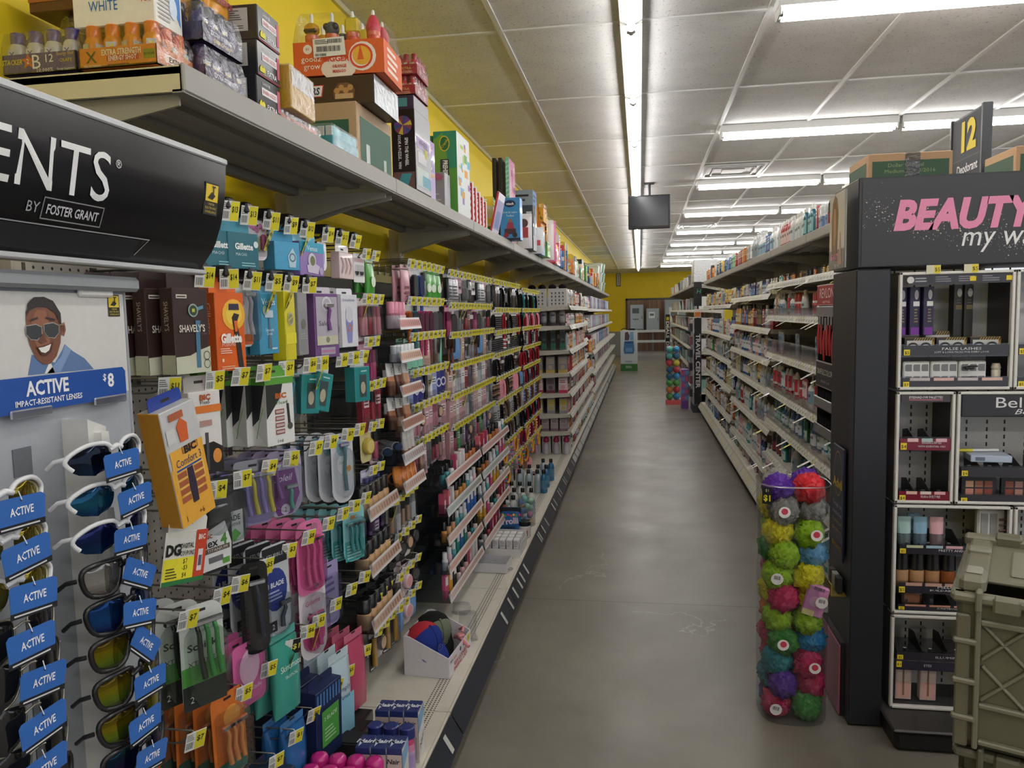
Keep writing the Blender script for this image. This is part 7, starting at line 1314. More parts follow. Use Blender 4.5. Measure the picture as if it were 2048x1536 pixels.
def SP_taper(b, c, l): return sproto('squeeze_bottle', [(.024, 0), (.026, .03), (.027, .032), (.03, .1), (.026, .145), (.012, .17), (.004, .174)], [c]*2+[b]*4, None, (.05, .13, l), 1, .6)
def SP_tube(b, c, l): return sproto('squeeze_tube', [(.02, 0), (.021, .03), (.022, .031), (.026, .09), (.028, .15), (.028, .152)], [c]*2+[b]*3, None, (.045, .14, l), 1, .45)
def SP_jar(b, c, l): return sproto('jar', [(.036, 0), (.038, .005), (.038, .055), (.035, .058), (.039, .059), (.039, .08), (.036, .082)], [b]*4+[c]*2, 4, (.012, .05, l))
def SP_box(c, l, a, w=.06, d=.045, h=.15):
    m = MB().box((0, 0, h/2), (w, d, h), c, 'card', .0015)
    for s_ in 'fr':
        y = face(m, s_, w, d, h); W_ = w if s_ == 'f' else d; m.rect(-W_*.42, W_*.42, h*.55, h*.9, y, l); m.bars(-W_*.34, W_*.34, h*.62, h*.84, y-.0005, a, 2); m.rect(-W_*.5, W_*.5, 0, h*.2, y, a); m.disc(0, h*.36, W_*.26, y-.0004, mix(l, a, .4))
    return m.build('carton')
SG = {}
def sg(code, desc, cat, make, w): SG[code] = [desc, cat, make, w, None]
for code, d_, b, c, l in (('lw', 'white', 'e6e4e0', 'd8d6d2', 'c8d4d8'), ('lc', 'cream', 'd8d0b0', 'e4e0d0', 'c0b890'), ('lb', 'brown', '6a4630', '2a2422', 'c8a070'), ('lt', 'teal', '2c6a78', 'd8d8d4', '8ac0c4'), ('lp', 'pink', 'd8a0ac', 'e8e4e4', 'f0dce0'), ('lo', 'orange', 'd0762c', 'e8c89a', 'e8b060'), ('ln', 'navy', '2a3660', 'd0d4dc', '8a9ac8'), ('lk', 'black', '242224', '1c1c1e', '8a7a5a'), ('lg', 'green', '4a8a4a', 'e0e4dc', 'b8d8a8'), ('lr', 'red', 'a82a34', 'e4e0dc', 'e0c8c4')):
    nm_ = {'lw': 'lotion_bottle', 'lc': 'cream_bottle', 'lb': 'toiletry_bottle', 'lk': 'toiletry_bottle', 'lr': 'toiletry_bottle'}.get(code, 'oval_bottle'); sg(code, d_+' '+nm_.replace('_', ' '), 'bottle', lambda a=(b, c, l, 1., nm_): SP_lotion(*a), .074)  # bottle names split by body colour alone; actual contents unknown
for code, d_, b, c, l in (('pw', 'white', 'e4e4e4', 'dcdcdc', '8ab0c8'), ('pb', 'blue', '4a8ab8', 'e4e4e4', 'd8e8f0'), ('pa', 'amber', 'a8702c', '2a2624', 'e0c890'), ('pp', 'plum', '6a3a5a', 'dcd4d8', 'c8a0b8')):
    sg(code, d_+' pump bottle', 'bottle', lambda a=(b, c, l): SP_pump(*a), .08)
for code, d_, b, c, l in (('cw', 'white', 'dcdee0', 'e8e8e8', '7a9ac0'), ('ck', 'black', '1e1e22', '2a2a2e', '5a6a7a'), ('cg', 'gold', 'b08a3a', '2a241c', '3a2e1c'), ('cb', 'blue', '2c4a8a', '1c2c50', 'c8d4e8'), ('co', 'copper', 'a8582c', '2a2422', 'd8a070'), ('cp', 'lilac', 'a898c8', 'd8d4e0', 'e4e0ec')):
    sg(code, d_+' spray can', 'spray can', lambda a=(b, c, l): SP_can(*a), .06)
for code, d_, b, c, l in (('dw', 'white', 'e2e2e0', 'd0d4d8', '6a8ab8'), ('dr', 'red and white', 'e4e0de', 'b02a34', 'c8424a'), ('dk', 'dark', '2a2c34', '1c1e24', '8a2a34'), ('db', 'blue', '3a78b8', 'c8d8e8', 'e0e8f0'), ('dg', 'green', '3a7a5a', '2a5a44', 'c8e0d0'), ('dt', 'teal', '2c8a94', '246a74', 'b8e0e0'), ('dl', 'lavender', '9a8cc0', 'e4e0ec', 'e8e4f0')):
    sg(code, d_+' deodorant stick', 'deodorant', lambda a=(b, c, l): SP_deo(*a), .064)
for code, d_, b, c, l in (('wb', 'blue', '3a6aa8', '1c2c50', 'e0e4ec'), ('wg', 'aqua', '4aa8b0', 'e4e4e4', 'd8ecec'), ('wc', 'clear grey', 'b8c0c4', 'd8d8d8', '8a9aa4'), ('wa', 'amber', 'c08a3a', '1c1c1e', 'e8d8a8')):
    sg(code, d_+' wide bottle', 'bottle', lambda a=(b, c, l): SP_wash(*a), .098)
for code, d_, b, c, l in (('tr', 'red and white', 'e0dcda', 'b02c38', 'c03a44'), ('tw', 'white', 'e4e2de', 'c8ccd0', 'a8b8c0'), ('tg', 'grey', '8a8a8e', '4a4a4e', 'c0c0c4'), ('ty', 'yellow', 'd8b83a', '2a3a7a', 'f0e0a0')):
    sg(code, d_+' squeeze bottle', 'bottle', lambda a=(b, c, l): SP_taper(*a), .066)
for code, d_, b, c, l in (('uw', 'white', 'e6e4e2', 'd0d4d8', '7a9ab8'), ('ur', 'red', 'c03a44', 'e4e4e4', 'e8d0d0'), ('ub', 'blue', '4a90c0', 'e4e4e4', 'd8e8f0'), ('up', 'pink', 'd87a9a', 'e8e4e4', 'f0d8e0')):
    sg(code, d_+' standing tube', 'tube', lambda a=(b, c, l): SP_tube(*a), .062)
for code, d_, b, c, l in (('jw', 'white', 'e4e2de', 'd8d6d2', '8ab0c0'), ('jk', 'white black-lidded', 'd8d6d4', '1c1c1e', 'a84a4a'), ('jb', 'blue', '4a7ab0', 'e4e4e4', 'd0dcec')):
    sg(code, d_+' jar', 'jar', lambda a=(b, c, l): SP_jar(*a), .086)
for code, d_, c, l, a in (('bw', 'white', 'e2dedc', 'c8c4c4', '8a8488'), ('bp', 'pink', 'e0b8bc', 'f0e4e4', 'a83a50'), ('bg', 'grey', '9a9698', 'b8b4b4', '6a6668'), ('by', 'yellow topped', 'c4c2c0', 'd8c038', 'a8a4a4'), ('bo', 'orange', 'd8782c', 'f0d8a8', 'a84a1c'), ('bb', 'blue', '3a6ab0', 'd8e4f0', '1c3a78'), ('bk', 'black', '222224', '6a5a3a', 'a88a4a'), ('bgn', 'green', '4a9a4a', 'd8ecd0', '2a6a3a'), ('br', 'red', 'b03038', 'f0dcd8', '7a1c24'), ('bgo', 'gold', 'c09a3c', '2c2418', '6a4a1c')):
    sg(code, d_+' carton', 'carton', lambda x=(c, l, a): SP_box(*x), .066)
def row(codes, y0, y1, z, x, rot, where, side, depth=1, jit=.008, gap=.006, skip=0., along='along', group=None, hmax=9.):
    y = y0; i = 0; left_ = 0
    while True:
        if not left_: cur = rnd.choice(codes); left_ = rnd.choice((1, 2, 2, 3))
        left_ -= 1; K = SG[cur]; w = K[3]
        if y+w > y1: break
        if rnd.random() >= skip:
            for k in range(depth):
                if K[4] is None: K[4] = K[2]()
                o = put(K[4], '%s, %s %s, %s%s' % (K[0], ORD[i] if i < 60 else str(i), along, where, ', behind' if k else ''), K[1], x+side*.085*k+rnd.uniform(-jit, jit), y+w/2, z, rot+rnd.uniform(-.12, .12), group)
                hh = max(v.co.z for p_ in [K[4]]+KIDS.get(K[4].name, []) if p_.data for v in p_.data.vertices); s_ = min(1., hmax/hh); o.scale = (1., 1., s_) if s_ > .8 else (s_+.1, s_+.1, s_)
        y += w+gap; i += 1
# left: packed shelves beyond the hair accessories; the end of the first is open to the shop front
LEVN = ['lowest', 'second lowest', 'third lowest', 'fourth lowest', 'third highest', 'second highest', 'highest']
END = [('bg', 5), ('by', 4), ('bp', 4), ('bg', 4), ('dg', 5), ('tg', 5), ('bw', 2)]
y5 = BY+BW*5
def mk_end(i, k):
    if i == 0: return SP_box('a8a0a2', 'c4bcbe', '8a6a74', .075, .06, .13)
    if i == 1: return SP_box('b8b6b4', 'd8c038', '9a9698', .075, .06, .15)
    if i == 2: return SP_box(['8a8488', 'e2c8cc'][k % 2], ['6a6468', 'f4e4e6'][k % 2], ['7a3a48', 'c03a58'][k % 2], .085, .06, .155)
    if i == 3: return SP_box('8c8a8c', 'a8a6a8', 'c8a860', .085, .06, .16)
    if i == 5: return SP_taper('8a888c', '4a484c', '9a989c')
    if i == 6:
        o = hbox('bun_maker_pack', .18, .17, .06, 'cac8c4', lambda m, w, h, t: [(m.disc(-w*.3+w*.2*a, h*(.15+.2*b), .008, -.0006, '4a4644'), m.rect(-w*.36+w*.2*a, -w*.24+w*.2*a, h*(.06+.2*b), h*(.08+.2*b), -.0006, '8a8684')) for a in range(4) for b in range(4)], .0); 
        for sx in (-.05, .05): MB().sph((sx, 0, .012), (.04, .028, .03), '1c1a1c', 'fabric', 10, 6).build('bun', o)
        return o
for i, (code, n) in enumerate(END):
    for k in range(n):
        if i == 4: o = hbox('comb_pack', .05, .17, .03, '2a3432', lambda m, w, h, t: (m.rect(-w*.5, w*.5, 0, h*.35, -.0005, '2c6a54'), m.rect(-w*.3, w*.3, h*.5, h*.6, -.0005, '5a6a66')), .01, 'b8bcba'); z = LZ[i]+.19
        else: o = mk_end(i, k); z = LZ[i]+(.171 if i == 6 else 0)
        x = -1.1+(.36/(n-1 if n > 1 else 1))*k if n > 2 else -.98+.2*k
        put(o, '%s at the open shelf end, %s shelf, %s from the wall' % (['grey and pink carton', 'yellow topped grey carton', ['grey slim carton', 'pink and white carton'][k % 2], 'grey printed carton', 'green based comb pack', 'tapered grey bottle', 'white hair bun pack'][i], LEVN[i], ORD[k]), 'hair product', x, y5+.09, z, 0, 'hair goods at the open shelf end')
for k in range(4):
    x = -1.02+.1*k; o = obj('spray_bottle_card', None); MB().box((0, .02, .1), (.085, .004, .2), 'd8d4d0', 'card').rect(-.035, .035, .17, .195, .0175, '2a2828').build('card', o)
    MB().lathe([(.028, 0), (.03, .005), (.03, .09), (.012, .115)], 'd4ccd8', 'gloss', 12).build('bottle', o); MB().lathe([(.013, .11), (.03, .125), (.024, .15), (.008, .18)], 'c02a64', 'gloss', 10, 1, .6).build('spray_head', o)
    put(o, 'clear spray bottle with fuchsia head on the deck, %s from the wall' % ORD[k], 'spray bottle', x, y5+.12, ZD, 0, 'fuchsia spray bottles on the deck')
LC = [['bg', 'bp', 'br', 'bw', 'bo'], ['by', 'bg', 'bo', 'br', 'lr', 'bp'], ['bp', 'lr', 'bw', 'lo', 'lb', 'bg'], ['bg', 'br', 'lp', 'wa', 'lo', 'bp'], ['up', 'lo', 'lw', 'lb', 'bo', 'tw'], ['ur', 'lr', 'lw', 'pa', 'bk', 'lp'], ['lw', 'lb', 'pa', 'lc', 'tw', 'bw', 'ck']]
for k in range(5, 9):
    y0 = BY+BW*k
    for i, z in enumerate(LZ if k < 8 else [.42, .68, .98, 1.3, 1.6]):
        cs = LC[(i+k) % 7] if k > 5 else LC[i]; xf = (-.665 if (k < 7 or i < 3) else -.74)-.05
        row(cs, y0+(.16 if k == 5 else .02), y0+BW-.02, z+.001, xf, LW, '%s shelf, %s packed left bay' % (LEVN[i], ORD[k-5]), -1, 1, group='goods on the packed left shelves', hmax=((LZ+[1.86])[i+1] if k < 8 else [.68, .98, 1.3, 1.6, 1.86][i])-z-.068)
    row(['lo', 'bgn', 'wb', 'lg', 'wg', 'br', 'ty'], y0+(.3 if k == 5 else .02), y0+BW-.02, ZD, -.73, LW, 'base deck, %s packed left bay' % ORD[k-5], -1, group='goods on the packed left shelves', hmax=.165)
def bigbox(label, x, y, z, w, d, h, col, lid): bin_(label, x, y, z, w, d, h, col, lid)
q = random.Random(8)
for k in range(9, 15):
    y0 = BY+BW*k
    for i, z in enumerate([.166, .42, .68, .98, 1.3, 1.6]):
        for j in range(3):
            c = q.choice(['d8dadc', 'b8bcc0', '8a9096', 'c4b8c4', 'a8c8c4', '5a6a8a', 'e4e2e0', '9a8ab0', 'b0485a', '3a6ab0'])
            m = MB().box((0, 0, .1), (.34, .2, .19), c, 'satin', .012).box((0, 0, .197), (.345, .205, .014), mix(c, 'ffffff', .4), 'satin', .004); m.at(0, 0, 0).rect(-.06, .06, .05, .13, -.1012, mix(c, 'ffffff', .6))
            tag(m.build('household_box', None, (-.86, y0+.21+.39*j, z+.001), LW), 'household box on the far left shelves, %s along, %s level, %s far bay' % (ORD[j], ORD[i], ORD[k-9]), 'box', 'household boxes on the far left shelves')
# right: bottles and cartons
RC = {0: [['dk', 'lk', 'wc', 'dt', 'wg', 'uw'], ['dt', 'pb', 'dt', 'ub', 'wb', 'dg'], ['tr', 'dr', 'tr', 'dr', 'tr', 'lc', 'pw', 'ub', 'up'], ['uw'], ['lc', 'lw', 'tr', 'dr', 'dr', 'lw', 'pw', 'lw', 'lp'], ['ck', 'cb', 'ck', 'bgo', 'bk', 'co', 'wa', 'wg', 'ck', 'pb']],
      1: [['bb', 'wg', 'lw', 'lp', 'ln', 'jw'], ['lw', 'wc', 'tw', 'tr', 'lt', 'dl'], ['wc', 'lw', 'ck', 'tw', 'ty', 'wb', 'lc'], ['uw', 'up', 'tw', 'bw', 'wb', 'lp'], ['ln', 'wa', 'pa', 'bw', 'bw', 'br', 'lk'], ['cb', 'lb', 'lc', 'cb', 'tw', 'lb', 'bw', 'ty', 'ln']],
      2: [['lb', 'bw', 'lw', 'bo', 'dl', 'lt'], ['ln', 'wb', 'lw', 'tw', 'bgo', 'lc'], ['lk', 'lg', 'bw', 'wc', 'jb', 'lp'], ['br', 'ur', 'wb', 'lo', 'lw', 'dl'], ['up', 'lr', 'lc', 'ty', 'lo', 'uw'], ]}
TOPC = [['dw', 'db', 'dl', 'dk', 'dg', 'br', 'ck', 'lc', 'db', 'dw'], ['lo', 'lw', 'lt', 'ty', 'pw', 'lw', 'dw', 'lr'], ['pw', 'bb', 'wc', 'bb', 'pw', 'lw'], ['bw', 'bo', 'bw', 'br', 'bp', 'cb'], ['lt', 'ln', 'cw', 'lg', 'bb', 'lw'], ['lo', 'ty', 'lw', 'bb'], ['lw', 'bo', 'ck']]
RBN = ['nearest', 'second', 'third', 'fourth', 'fifth', 'sixth', 'farthest']
for k, y0 in enumerate(RB):
    y1 = (RB+[RE])[k+1]
    for i, z in enumerate(RZ[min(k//2, 2)]):
        cs = RC[min(k//2, 2)][i]; rot_c = (k % 2)*2; cs = cs[rot_c:]+cs[:rot_c]
        sk = .92 if (k < 2 and i == 3) else (.12 if k < 2 else .04)
        row(cs, y0+.03, y1-.03, z+.001, (.98 if k < 2 else 1.0), RW, '%s shelf up, %s right bay' % (ORD[i], RBN[k]), 1, 1, skip=sk, group='goods on the right aisle shelves', hmax=(RZ[min(k//2, 2)]+[1.84])[i+1]-z-.065)
    row([['wc', 'jw', 'wg', 'lw'], ['wc', 'lw', 'wg', 'jb'], ['lp', 'bw', 'ln', 'lg'], ['bw', 'wb', 'lp', 'lg'], ['lk', 'bw', 'ln'], ['bb', 'lk', 'lw'], ['lw', 'ln']][k], y0+.03, y1-.03, .166, .98, RW, 'base deck, %s right bay' % RBN[k], 1, group='goods on the right aisle shelves', hmax=RZ[min(k//2, 2)][0]-.166-.065)
    row(TOPC[k], y0+(.03 if k else .44), y1-.03, 1.967, 1.0, RW, 'top shelf, %s right bay' % RBN[k], 1, 1, group='goods on the right aisle shelves')
    # clear fences and aisle flags
    sh = [o for o in KIDS[RBAY[k].name] if o.name.startswith('shelf')]
    if k < 2:
        for i, o in enumerate(sh):
            if 1 <= i <= 4:
                m = MB(); h = .05 if i != 3 else .1
                m.box((.925, (y1-y0)/2, RZ[0][i]+h/2), (.003, y1-y0-.02, h), 'f4f2f0', 'clear'); 
                for j in range(5): m.box((1.1, .05+(y1-y0-.1)*j/4, RZ[0][i]+h/2), (.35, .002, h), 'f4f2f0', 'clear')
                m.build('clear_divider', o)
    fl = random.Random(k*3+1)
    for i, z in enumerate(RZ[min(k//2, 2)]):
        for j in range(2 if k < 4 else 1):
            y = y0+fl.uniform(.15, y1-y0-.15); c = fl.choice(['f0ece4', 'f0ece4', 'e8dc3a'])
            m = MB().box((0, -.03, 0), (.03, .075, .001), c, 'card').box((0, -.05, .0008), (.022, .02, .0006), '2a2a26' if c == 'e8dc3a' else 'c8c4b8', 'card')
            tag(m.build('aisle_flag', None, ((.90 if k < 2 else .92), y, z-.03), (.5, 0, RW)), '%s ticket flag sticking out of the %s shelf up, %s right bay%s' % ('yellow' if c == 'e8dc3a' else 'white', ORD[i], RBN[k], ', farther one' if j else ''), 'price flag', 'ticket flags on the right shelves')
# ---------------------------------------------------------------- make-up end display, right foreground
EY = 2.9; EX0, EX1 = .755, 1.66
t = thing('makeup_display', 'tall black end display of make-up with pink lettering on its header', 'display', (0, EY, 0)); END_ = t
MB().box(((EX0+EX1)/2, .17, 1.84), (EX1-EX0, .34, .31), '26262a', 'satin', .003).build('header_box', t)
m = MB().at(0, -.002, 0); m.rect(EX0+.012, EX1-.01, 1.69, 1.988, 0, '302f34', 'satin')
m.text('BEAUTY', 1.1, 1.862, .135, -.002, 'e890b4', w=.46, bold=.05, shear=.22); m.text('my way', 1.225, 1.785, .1, -.002, 'ececee', w=.27, shear=.2)
q = random.Random(12)
for k in range(520):
    u = q.random(); x = EX0+.02+u*.62+q.gauss(0, .03); z = 1.89-.17*u+q.gauss(0, .03)
    if EX0+.014 < x < EX1-.02 and 1.695 < z < 1.985: s_ = q.choice([.0008, .0011, .0016, .0022]); m.disc(x, z, s_, -.001, q.choice(['d8d4d0', 'a8a4a4', '8a868a', 'e8d8b8']), n=5)
m.build('header_sign', t)
# poster on the side of the header, facing the aisle: long hair, a raised hand, blank background
m = MB().at(.718, .14, 0, RW); W_, Z0, Z1 = .11, 1.69, 1.965
m.box((0, .004, (Z0+Z1)/2), (2*W_, .006, Z1-Z0), '8c8a86', 'card'); m.rect(-W_, W_, Z0, Z1, 0, 'c4c2bc', 'gloss'); m.rect(-W_, W_, Z0, Z0+.07, -.0006, '6e6c6a', 'gloss')
m.prism([(-.07, Z0+.05), (-.0, Z0+.03), (.02, Z0+.2), (.0, Z1-.02), (-.03, Z1-.005), (-.06, Z1-.03), (-.08, Z0+.18)], -.0012, 0, '7a5a4a', 'gloss'); m.prism([(-.04, Z0+.09), (-.02, Z0+.07), (-.005, Z0+.16), (-.02, Z0+.23), (-.045, Z0+.21)], -.0018, 0, 'b88a74', 'gloss')
for k in range(4): m.prism([(-.066+.02*k, Z0+.05), (-.06+.02*k, Z0+.05), (-.05+.016*k, Z1-.03), (-.056+.016*k, Z1-.03)], -.0022, 0, '8f6d58', 'gloss')
m.prism([(.02, Z0+.02), (.08, Z0+.01), (.06, Z0+.08), (.05, Z0+.13), (.04, Z0+.07)], -.0018, 0, 'b08c78', 'gloss'); m.text('BEAUTY', -.02, Z0+.045, .03, -.003, 'd890a4', w=.12, bold=.03, shear=.2); m.text('my way', .02, Z0+.015, .024, -.003, 'd8d6d4', w=.08, shear=.2)
m.build('side_poster', t)
MB().box((EX0+.055, .03, .845), (.115, .06, 1.67), '23252b', 'satin', .004).build('column', t)
MB().box((EX0+.012, .2, .85), (.02, .3, 1.66), '17181c', 'satin', .003).build('side_panel', t)
MB().box(((EX1+.88)/2, -.0, .0375), (EX1-.88+.02, .3, .075), '1a1a1c', 'satin', .015).box(((EX1+.88)/2, -.02, .078), (EX1-.88+.04, .28, .012), '3c3a38', 'satin', .005).build('base', t)
m = MB(); m.box(((.885+EX1)/2, .205, .85), (EX1-.885, .01, 1.64), 'c6c4c2', 'card')
for x in (.935, 1.005, 1.06, 1.14, 1.2, 1.27, 1.33, 1.4, 1.46, 1.52, 1.58):
    for k in range(58): m.rect(x, x+.006, .07+.028*k, .085+.028*k, .1994, '2c2c2c')
m.build('slotted_back', t)
WIN = [(.893, 1.263, 1.255, 1.665), (1.268, EX1, 1.255, 1.665), (.893, 1.085, .85, 1.248), (1.092, EX1, .85, 1.248), (.893, 1.28, .445, .843), (1.287, EX1, .445, .843), (.893, 1.28, .087, .438), (1.287, EX1, .087, .438)]
for x0, x1, z0, z1 in WIN:
    m = MB(); e = .01
    for c, d in (((x0+e/2, 0, (z0+z1)/2), (e, .02, z1-z0)), ((x1-e/2, 0, (z0+z1)/2), (e, .02, z1-z0)), (((x0+x1)/2, 0, z0+e/2), (x1-x0, .02, e)), (((x0+x1)/2, 0, z1-e/2), (x1-x0, .02, e))): m.box(c, d, 'dedcd8', 'satin', .002)
    for c, d, k in (((x0+.002, .1, (z0+z1)/2), (.003, .19, z1-z0), '2a2a2e'), ((x1-.002, .1, (z0+z1)/2), (.003, .19, z1-z0), '26262a'), (((x0+x1)/2, .1, z0+.003), (x1-x0, .19, .004), '3a3a3c')): m.box(c, d, k, 'satin')
    m.build('window_frame', t)
def etray(x0, x1, z, h, col, text='', n=4, tabs=None, fins=True, price='$5', t2=None, py=-.0):
    m = MB(); cx = (x0+x1)/2; m.box((cx, .095, z+.003), (x1-x0, .19, .004), 'd8dadc', 'clear'); m.box((cx, py, z+h/2), (x1-x0, .003, h*1.25), 'e4e6ea', 'clear'); o = m.build('display_tray', t)
    m = MB().at(0, py, 0); m.box((cx, -.004, z+h/2), (x1-x0-.012, .002, h), col, 'gloss')
    if text: m.text(text, cx+.02, z+h*(.66 if t2 else .5), min(.013, h*.36), -.006, 'dcdade', w=min(.16, (x1-x0)*.36))
    if t2: m.text(t2, cx+.02, z+h*.34, .009, -.006, 'dcdade', w=min(.2, (x1-x0)*.5))
    m.rect(x0+.008, x0+.028, z+.002, z+h*.62, -.0056, 'e8d02e'); m.text(price, x0+.018, z+h*.32, h*.42, -.0062, '2a2818')
    if tabs:
        for k in range(n): a = x0+.03+(x1-x0-.04)*k/n; m.prism([(a, z+h*.72), (a+(x1-x0-.06)/n*.9, z+h*.72), (a+(x1-x0-.06)/n*.9, z+h*1.02), (a, z+h*1.02)], -.0062, -.0055, tabs[k % len(tabs)], 'card')
    m.build('tray_label', o)
    if fins:
        for k in range(n):
            a = x0+.015+(x1-x0-.02)*k/n; m = MB(); m.at(a, 0, z, PI/2).prism([(.01, .005), (.17, .005), (.17, .05), (.12, .06), (.01, .02)], -.001, .001, '2b2b2e', 'satin'); m.M = Matrix(); m.box((a+.025, .02, z+.022), (.014, .004, .03), 'c4c6c8', 'frost', .002); m.build('divider', o)
    return o
etray(.905, 1.255, 1.374, .036, '302e36', 'FALSE LASHES', 3, fins=False, t2='SOFT & LONG PACKS FOR EVERY LOOK'); etray(.905, 1.255, 1.262, .034, '302e36', '', 4, ['c0b8b8', 'e0b8b0'], False, '$3')
etray(1.275, EX1, 1.374, .036, '302e36', '', 3); etray(1.275, EX1, 1.262, .034, '302e36', '', 3)
etray(.902, 1.082, 1.04, .042, '7a2236', 'FRAGRANCE INFUSED', 3, ['e0b8bc', 'b0c4c8', 'e0b0bc'], True, '$4', 'WITH ESSENTIAL OILS'); etray(.902, 1.082, .856, .036, '7a2236', 'VEGAN & CRUELTY FREE', 3, ['e0b8a8', 'e0d0c8', 'e0a8b4'], True, '$4')
etray(1.105, EX1, .948, .034, '302e36', 'FLEXIBLE, CONTOURED FIT', 8, None, True, '$4'); etray(1.105, EX1, .855, .028, '302e36', 'EYESHADOW PALETTE', 5, None, False)
etray(.908, 1.275, .664, .032, '302e36', 'PRETTY AND PRIMED', 5, ['c4c8a8', 'a8c4d4', 'd8a8b4']); etray(.908, 1.275, .52, .038, '302e36', 'MEDIUM TO', 5, ['c49a8a'], False, '$5', 'BUILDABLE COVERAGE'); etray(.908, 1.275, .456, .022, '302e36', 'SUNSTRUCK BRONZER', 4, ['c48a78'])
etray(.908, 1.275, .27, .03, '302e36', 'ILLUMINATING', 4, None, True); m = MB().at(0, -.004, 0); m.rect(.912, 1.27, .232, .266, 0, '2c2b3a', 'gloss'); m.text('EYES', 1.02, .252, .013, -.001, 'cfcdd4'); m.text('DUAL-ENDED', 1.15, .252, .012, -.001, 'cfcdd4'); m.rect(.914, .932, .242, .264, -.0006, 'e8d02e'); m.text('$3', .923, .253, .014, -.001, '2a2818'); m.build('eye_label', t)
m = MB().at(0, .0, 0); m.box((1.09, .0, 1.638), (.34, .004, .032), '302e36', 'gloss'); m.disc(.93, 1.638, .012, -.003, 'd8d6d4'); m.bars(.945, .985, 1.628, 1.648, -.003, 'a8a6ac', 2); [m.bars(1.01+.075*k, 1.065+.075*k, 1.628, 1.65, -.003, '8a8890', 3, k) for k in range(3)]; [m.rect(x, x+.02, 1.63, 1.646, -.0035, 'e8d02e') for x in (1.12, 1.235)]; m.build('top_label', t)
m = MB().box((1.38, .0, 1.2), (.55, .012, .082), '2a2a30', 'satin', .003); m.rect(1.11, EX1-.005, 1.164, 1.236, -.0065, '34333a'); m.text('Believe', 1.315, 1.21, .052, -.007, 'e4e4e8', w=.2); m.text('Beauty', 1.335, 1.178, .026, -.007, 'e4e4e8', w=.12, shear=.35); m.build('brand_sign', t)
m = MB().box((.99, 0, 1.226), (.16, .004, .03), '3a3238', 'gloss'); m.text('EYESHADOW PALETTES', .99, 1.228, .012, -.003, 'e8d8dc', w=.11, bold=.02); m.rect(.935, 1.045, 1.217, 1.221, -.0026, 'b06a78'); m.build('palette_label', t)
for x in (1.0, 1.12): m = MB().at(x, -.012, 1.672); m.box((0, 0, 0), (.046, .0012, .03), 'd8d4b8'); m.rect(.002, .022, -.013, .014, -.001, 'e8d02e'); m.text('$5', .012, 0, .018, -.0016, '2a2818'); m.build('price_tag', t)
# goods in the display
def eg(name, label, cat, bld, x, y, z, rot=0, group=None): return tag(bld.build(name, None, (x, EY+y, z), rot), label, cat, group)
def mbox(w, d, h, c, art=None, bev=.001, cols=None, mat='card'):
    m = MB().box((0, 0, h/2), (w, d, h), c, mat, bev, cols)
    if art: m.M = Matrix.Translation((0, -d/2-.0006, 0)); art(m, w, h); m.M = Matrix()
    return m
pv = lambda m, w, h: (m.disc(w*.1, h*.84, w*.2, -.0004, 'c8c4c8', rz=h*.1), m.rect(-w*.2, w*.4, h*.6, h*.7, -.0004, 'e4e0dc'), m.bars(-w*.1, w*.3, h*.25, h*.56, -.0004, '8a7a5a', 5), m.rect(-w*.4, w*.4, 0, h*.16, -.0004, '7a3a98'))
for k, x in enumerate((.92, .965, 1.01)): eg('mascara_box', 'purple and black mascara box hanging in the make-up display, %s of three' % ORD[k], 'make-up box', mbox(.04, .03, .17, '251c40', pv), x, .08, 1.445, .3, 'purple mascara boxes')
bv = lambda m, w, h: (m.disc(w*.1, h*.85, w*.28, -.0004, 'b8b4b0', rz=h*.08), m.rect(-w*.3, w*.4, h*.54, h*.62, -.0004, '6a5a3a'), m.bars(-w*.2, w*.3, h*.64, h*.74, -.0004, '5a5450', 2))
for k, x in enumerate((1.115, 1.15)): eg('mascara_box', 'black mascara box hanging in the make-up display, %s of two' % ['left', 'right'][k], 'make-up box', mbox(.033, .03, .19, '24231f', bv), x, .1, 1.43, .25, 'black mascara boxes')
def lash_art(m, w, h):
    for k in range(12): a = -w/2+w*k/12; m.poly([(a, -.0003, h*.02), (a+.003, -.0003, h*.02), (min(w/2, a+h*.7), -.0003, h*.98), (min(w/2, a+h*.7)-.003, -.0003, h*.98)], 'b8964a')
    m.rect(-w*.42, w*.4, h*.22, h*.82, -.0008, 'c4c4c4'); m.prism([(-w*.42, h*.05), (w*.2, h*.05), (w*.0, h*.3), (-w*.42, h*.3)], -.0016, -.0012, '2c2a28')
    for sx in (-.22, .2): m.prism([(w*sx+w*.17*math.cos(a), h*.48+h*.22*math.sin(a)) for a in [PI*i/7 for i in range(8)]], -.0018, -.001, '2a2624'); m.prism([(w*sx+w*.12*math.cos(a), h*.44+h*.13*math.sin(a)) for a in [PI*i/7 for i in range(8)]], -.002, -.001, 'd4d4d4')
for k, x in enumerate((.975, 1.08, 1.19)): eg('lash_box', 'black and gold striped false lash box on the upper tray, %s of three' % ['left', 'middle', 'right'][k], 'lash box', mbox(.1, .04, .055, '221f1c', lash_art, cols={'+z': '8a7444'}), x, .05, 1.381, 0, 'false lash boxes')
eg('lash_box', 'black and gold false lash box lying behind the front three', 'lash box', mbox(.1, .04, .075, '221f1c', lash_art, cols={'+z': '8a7444'}), 1.06, .12, 1.381)
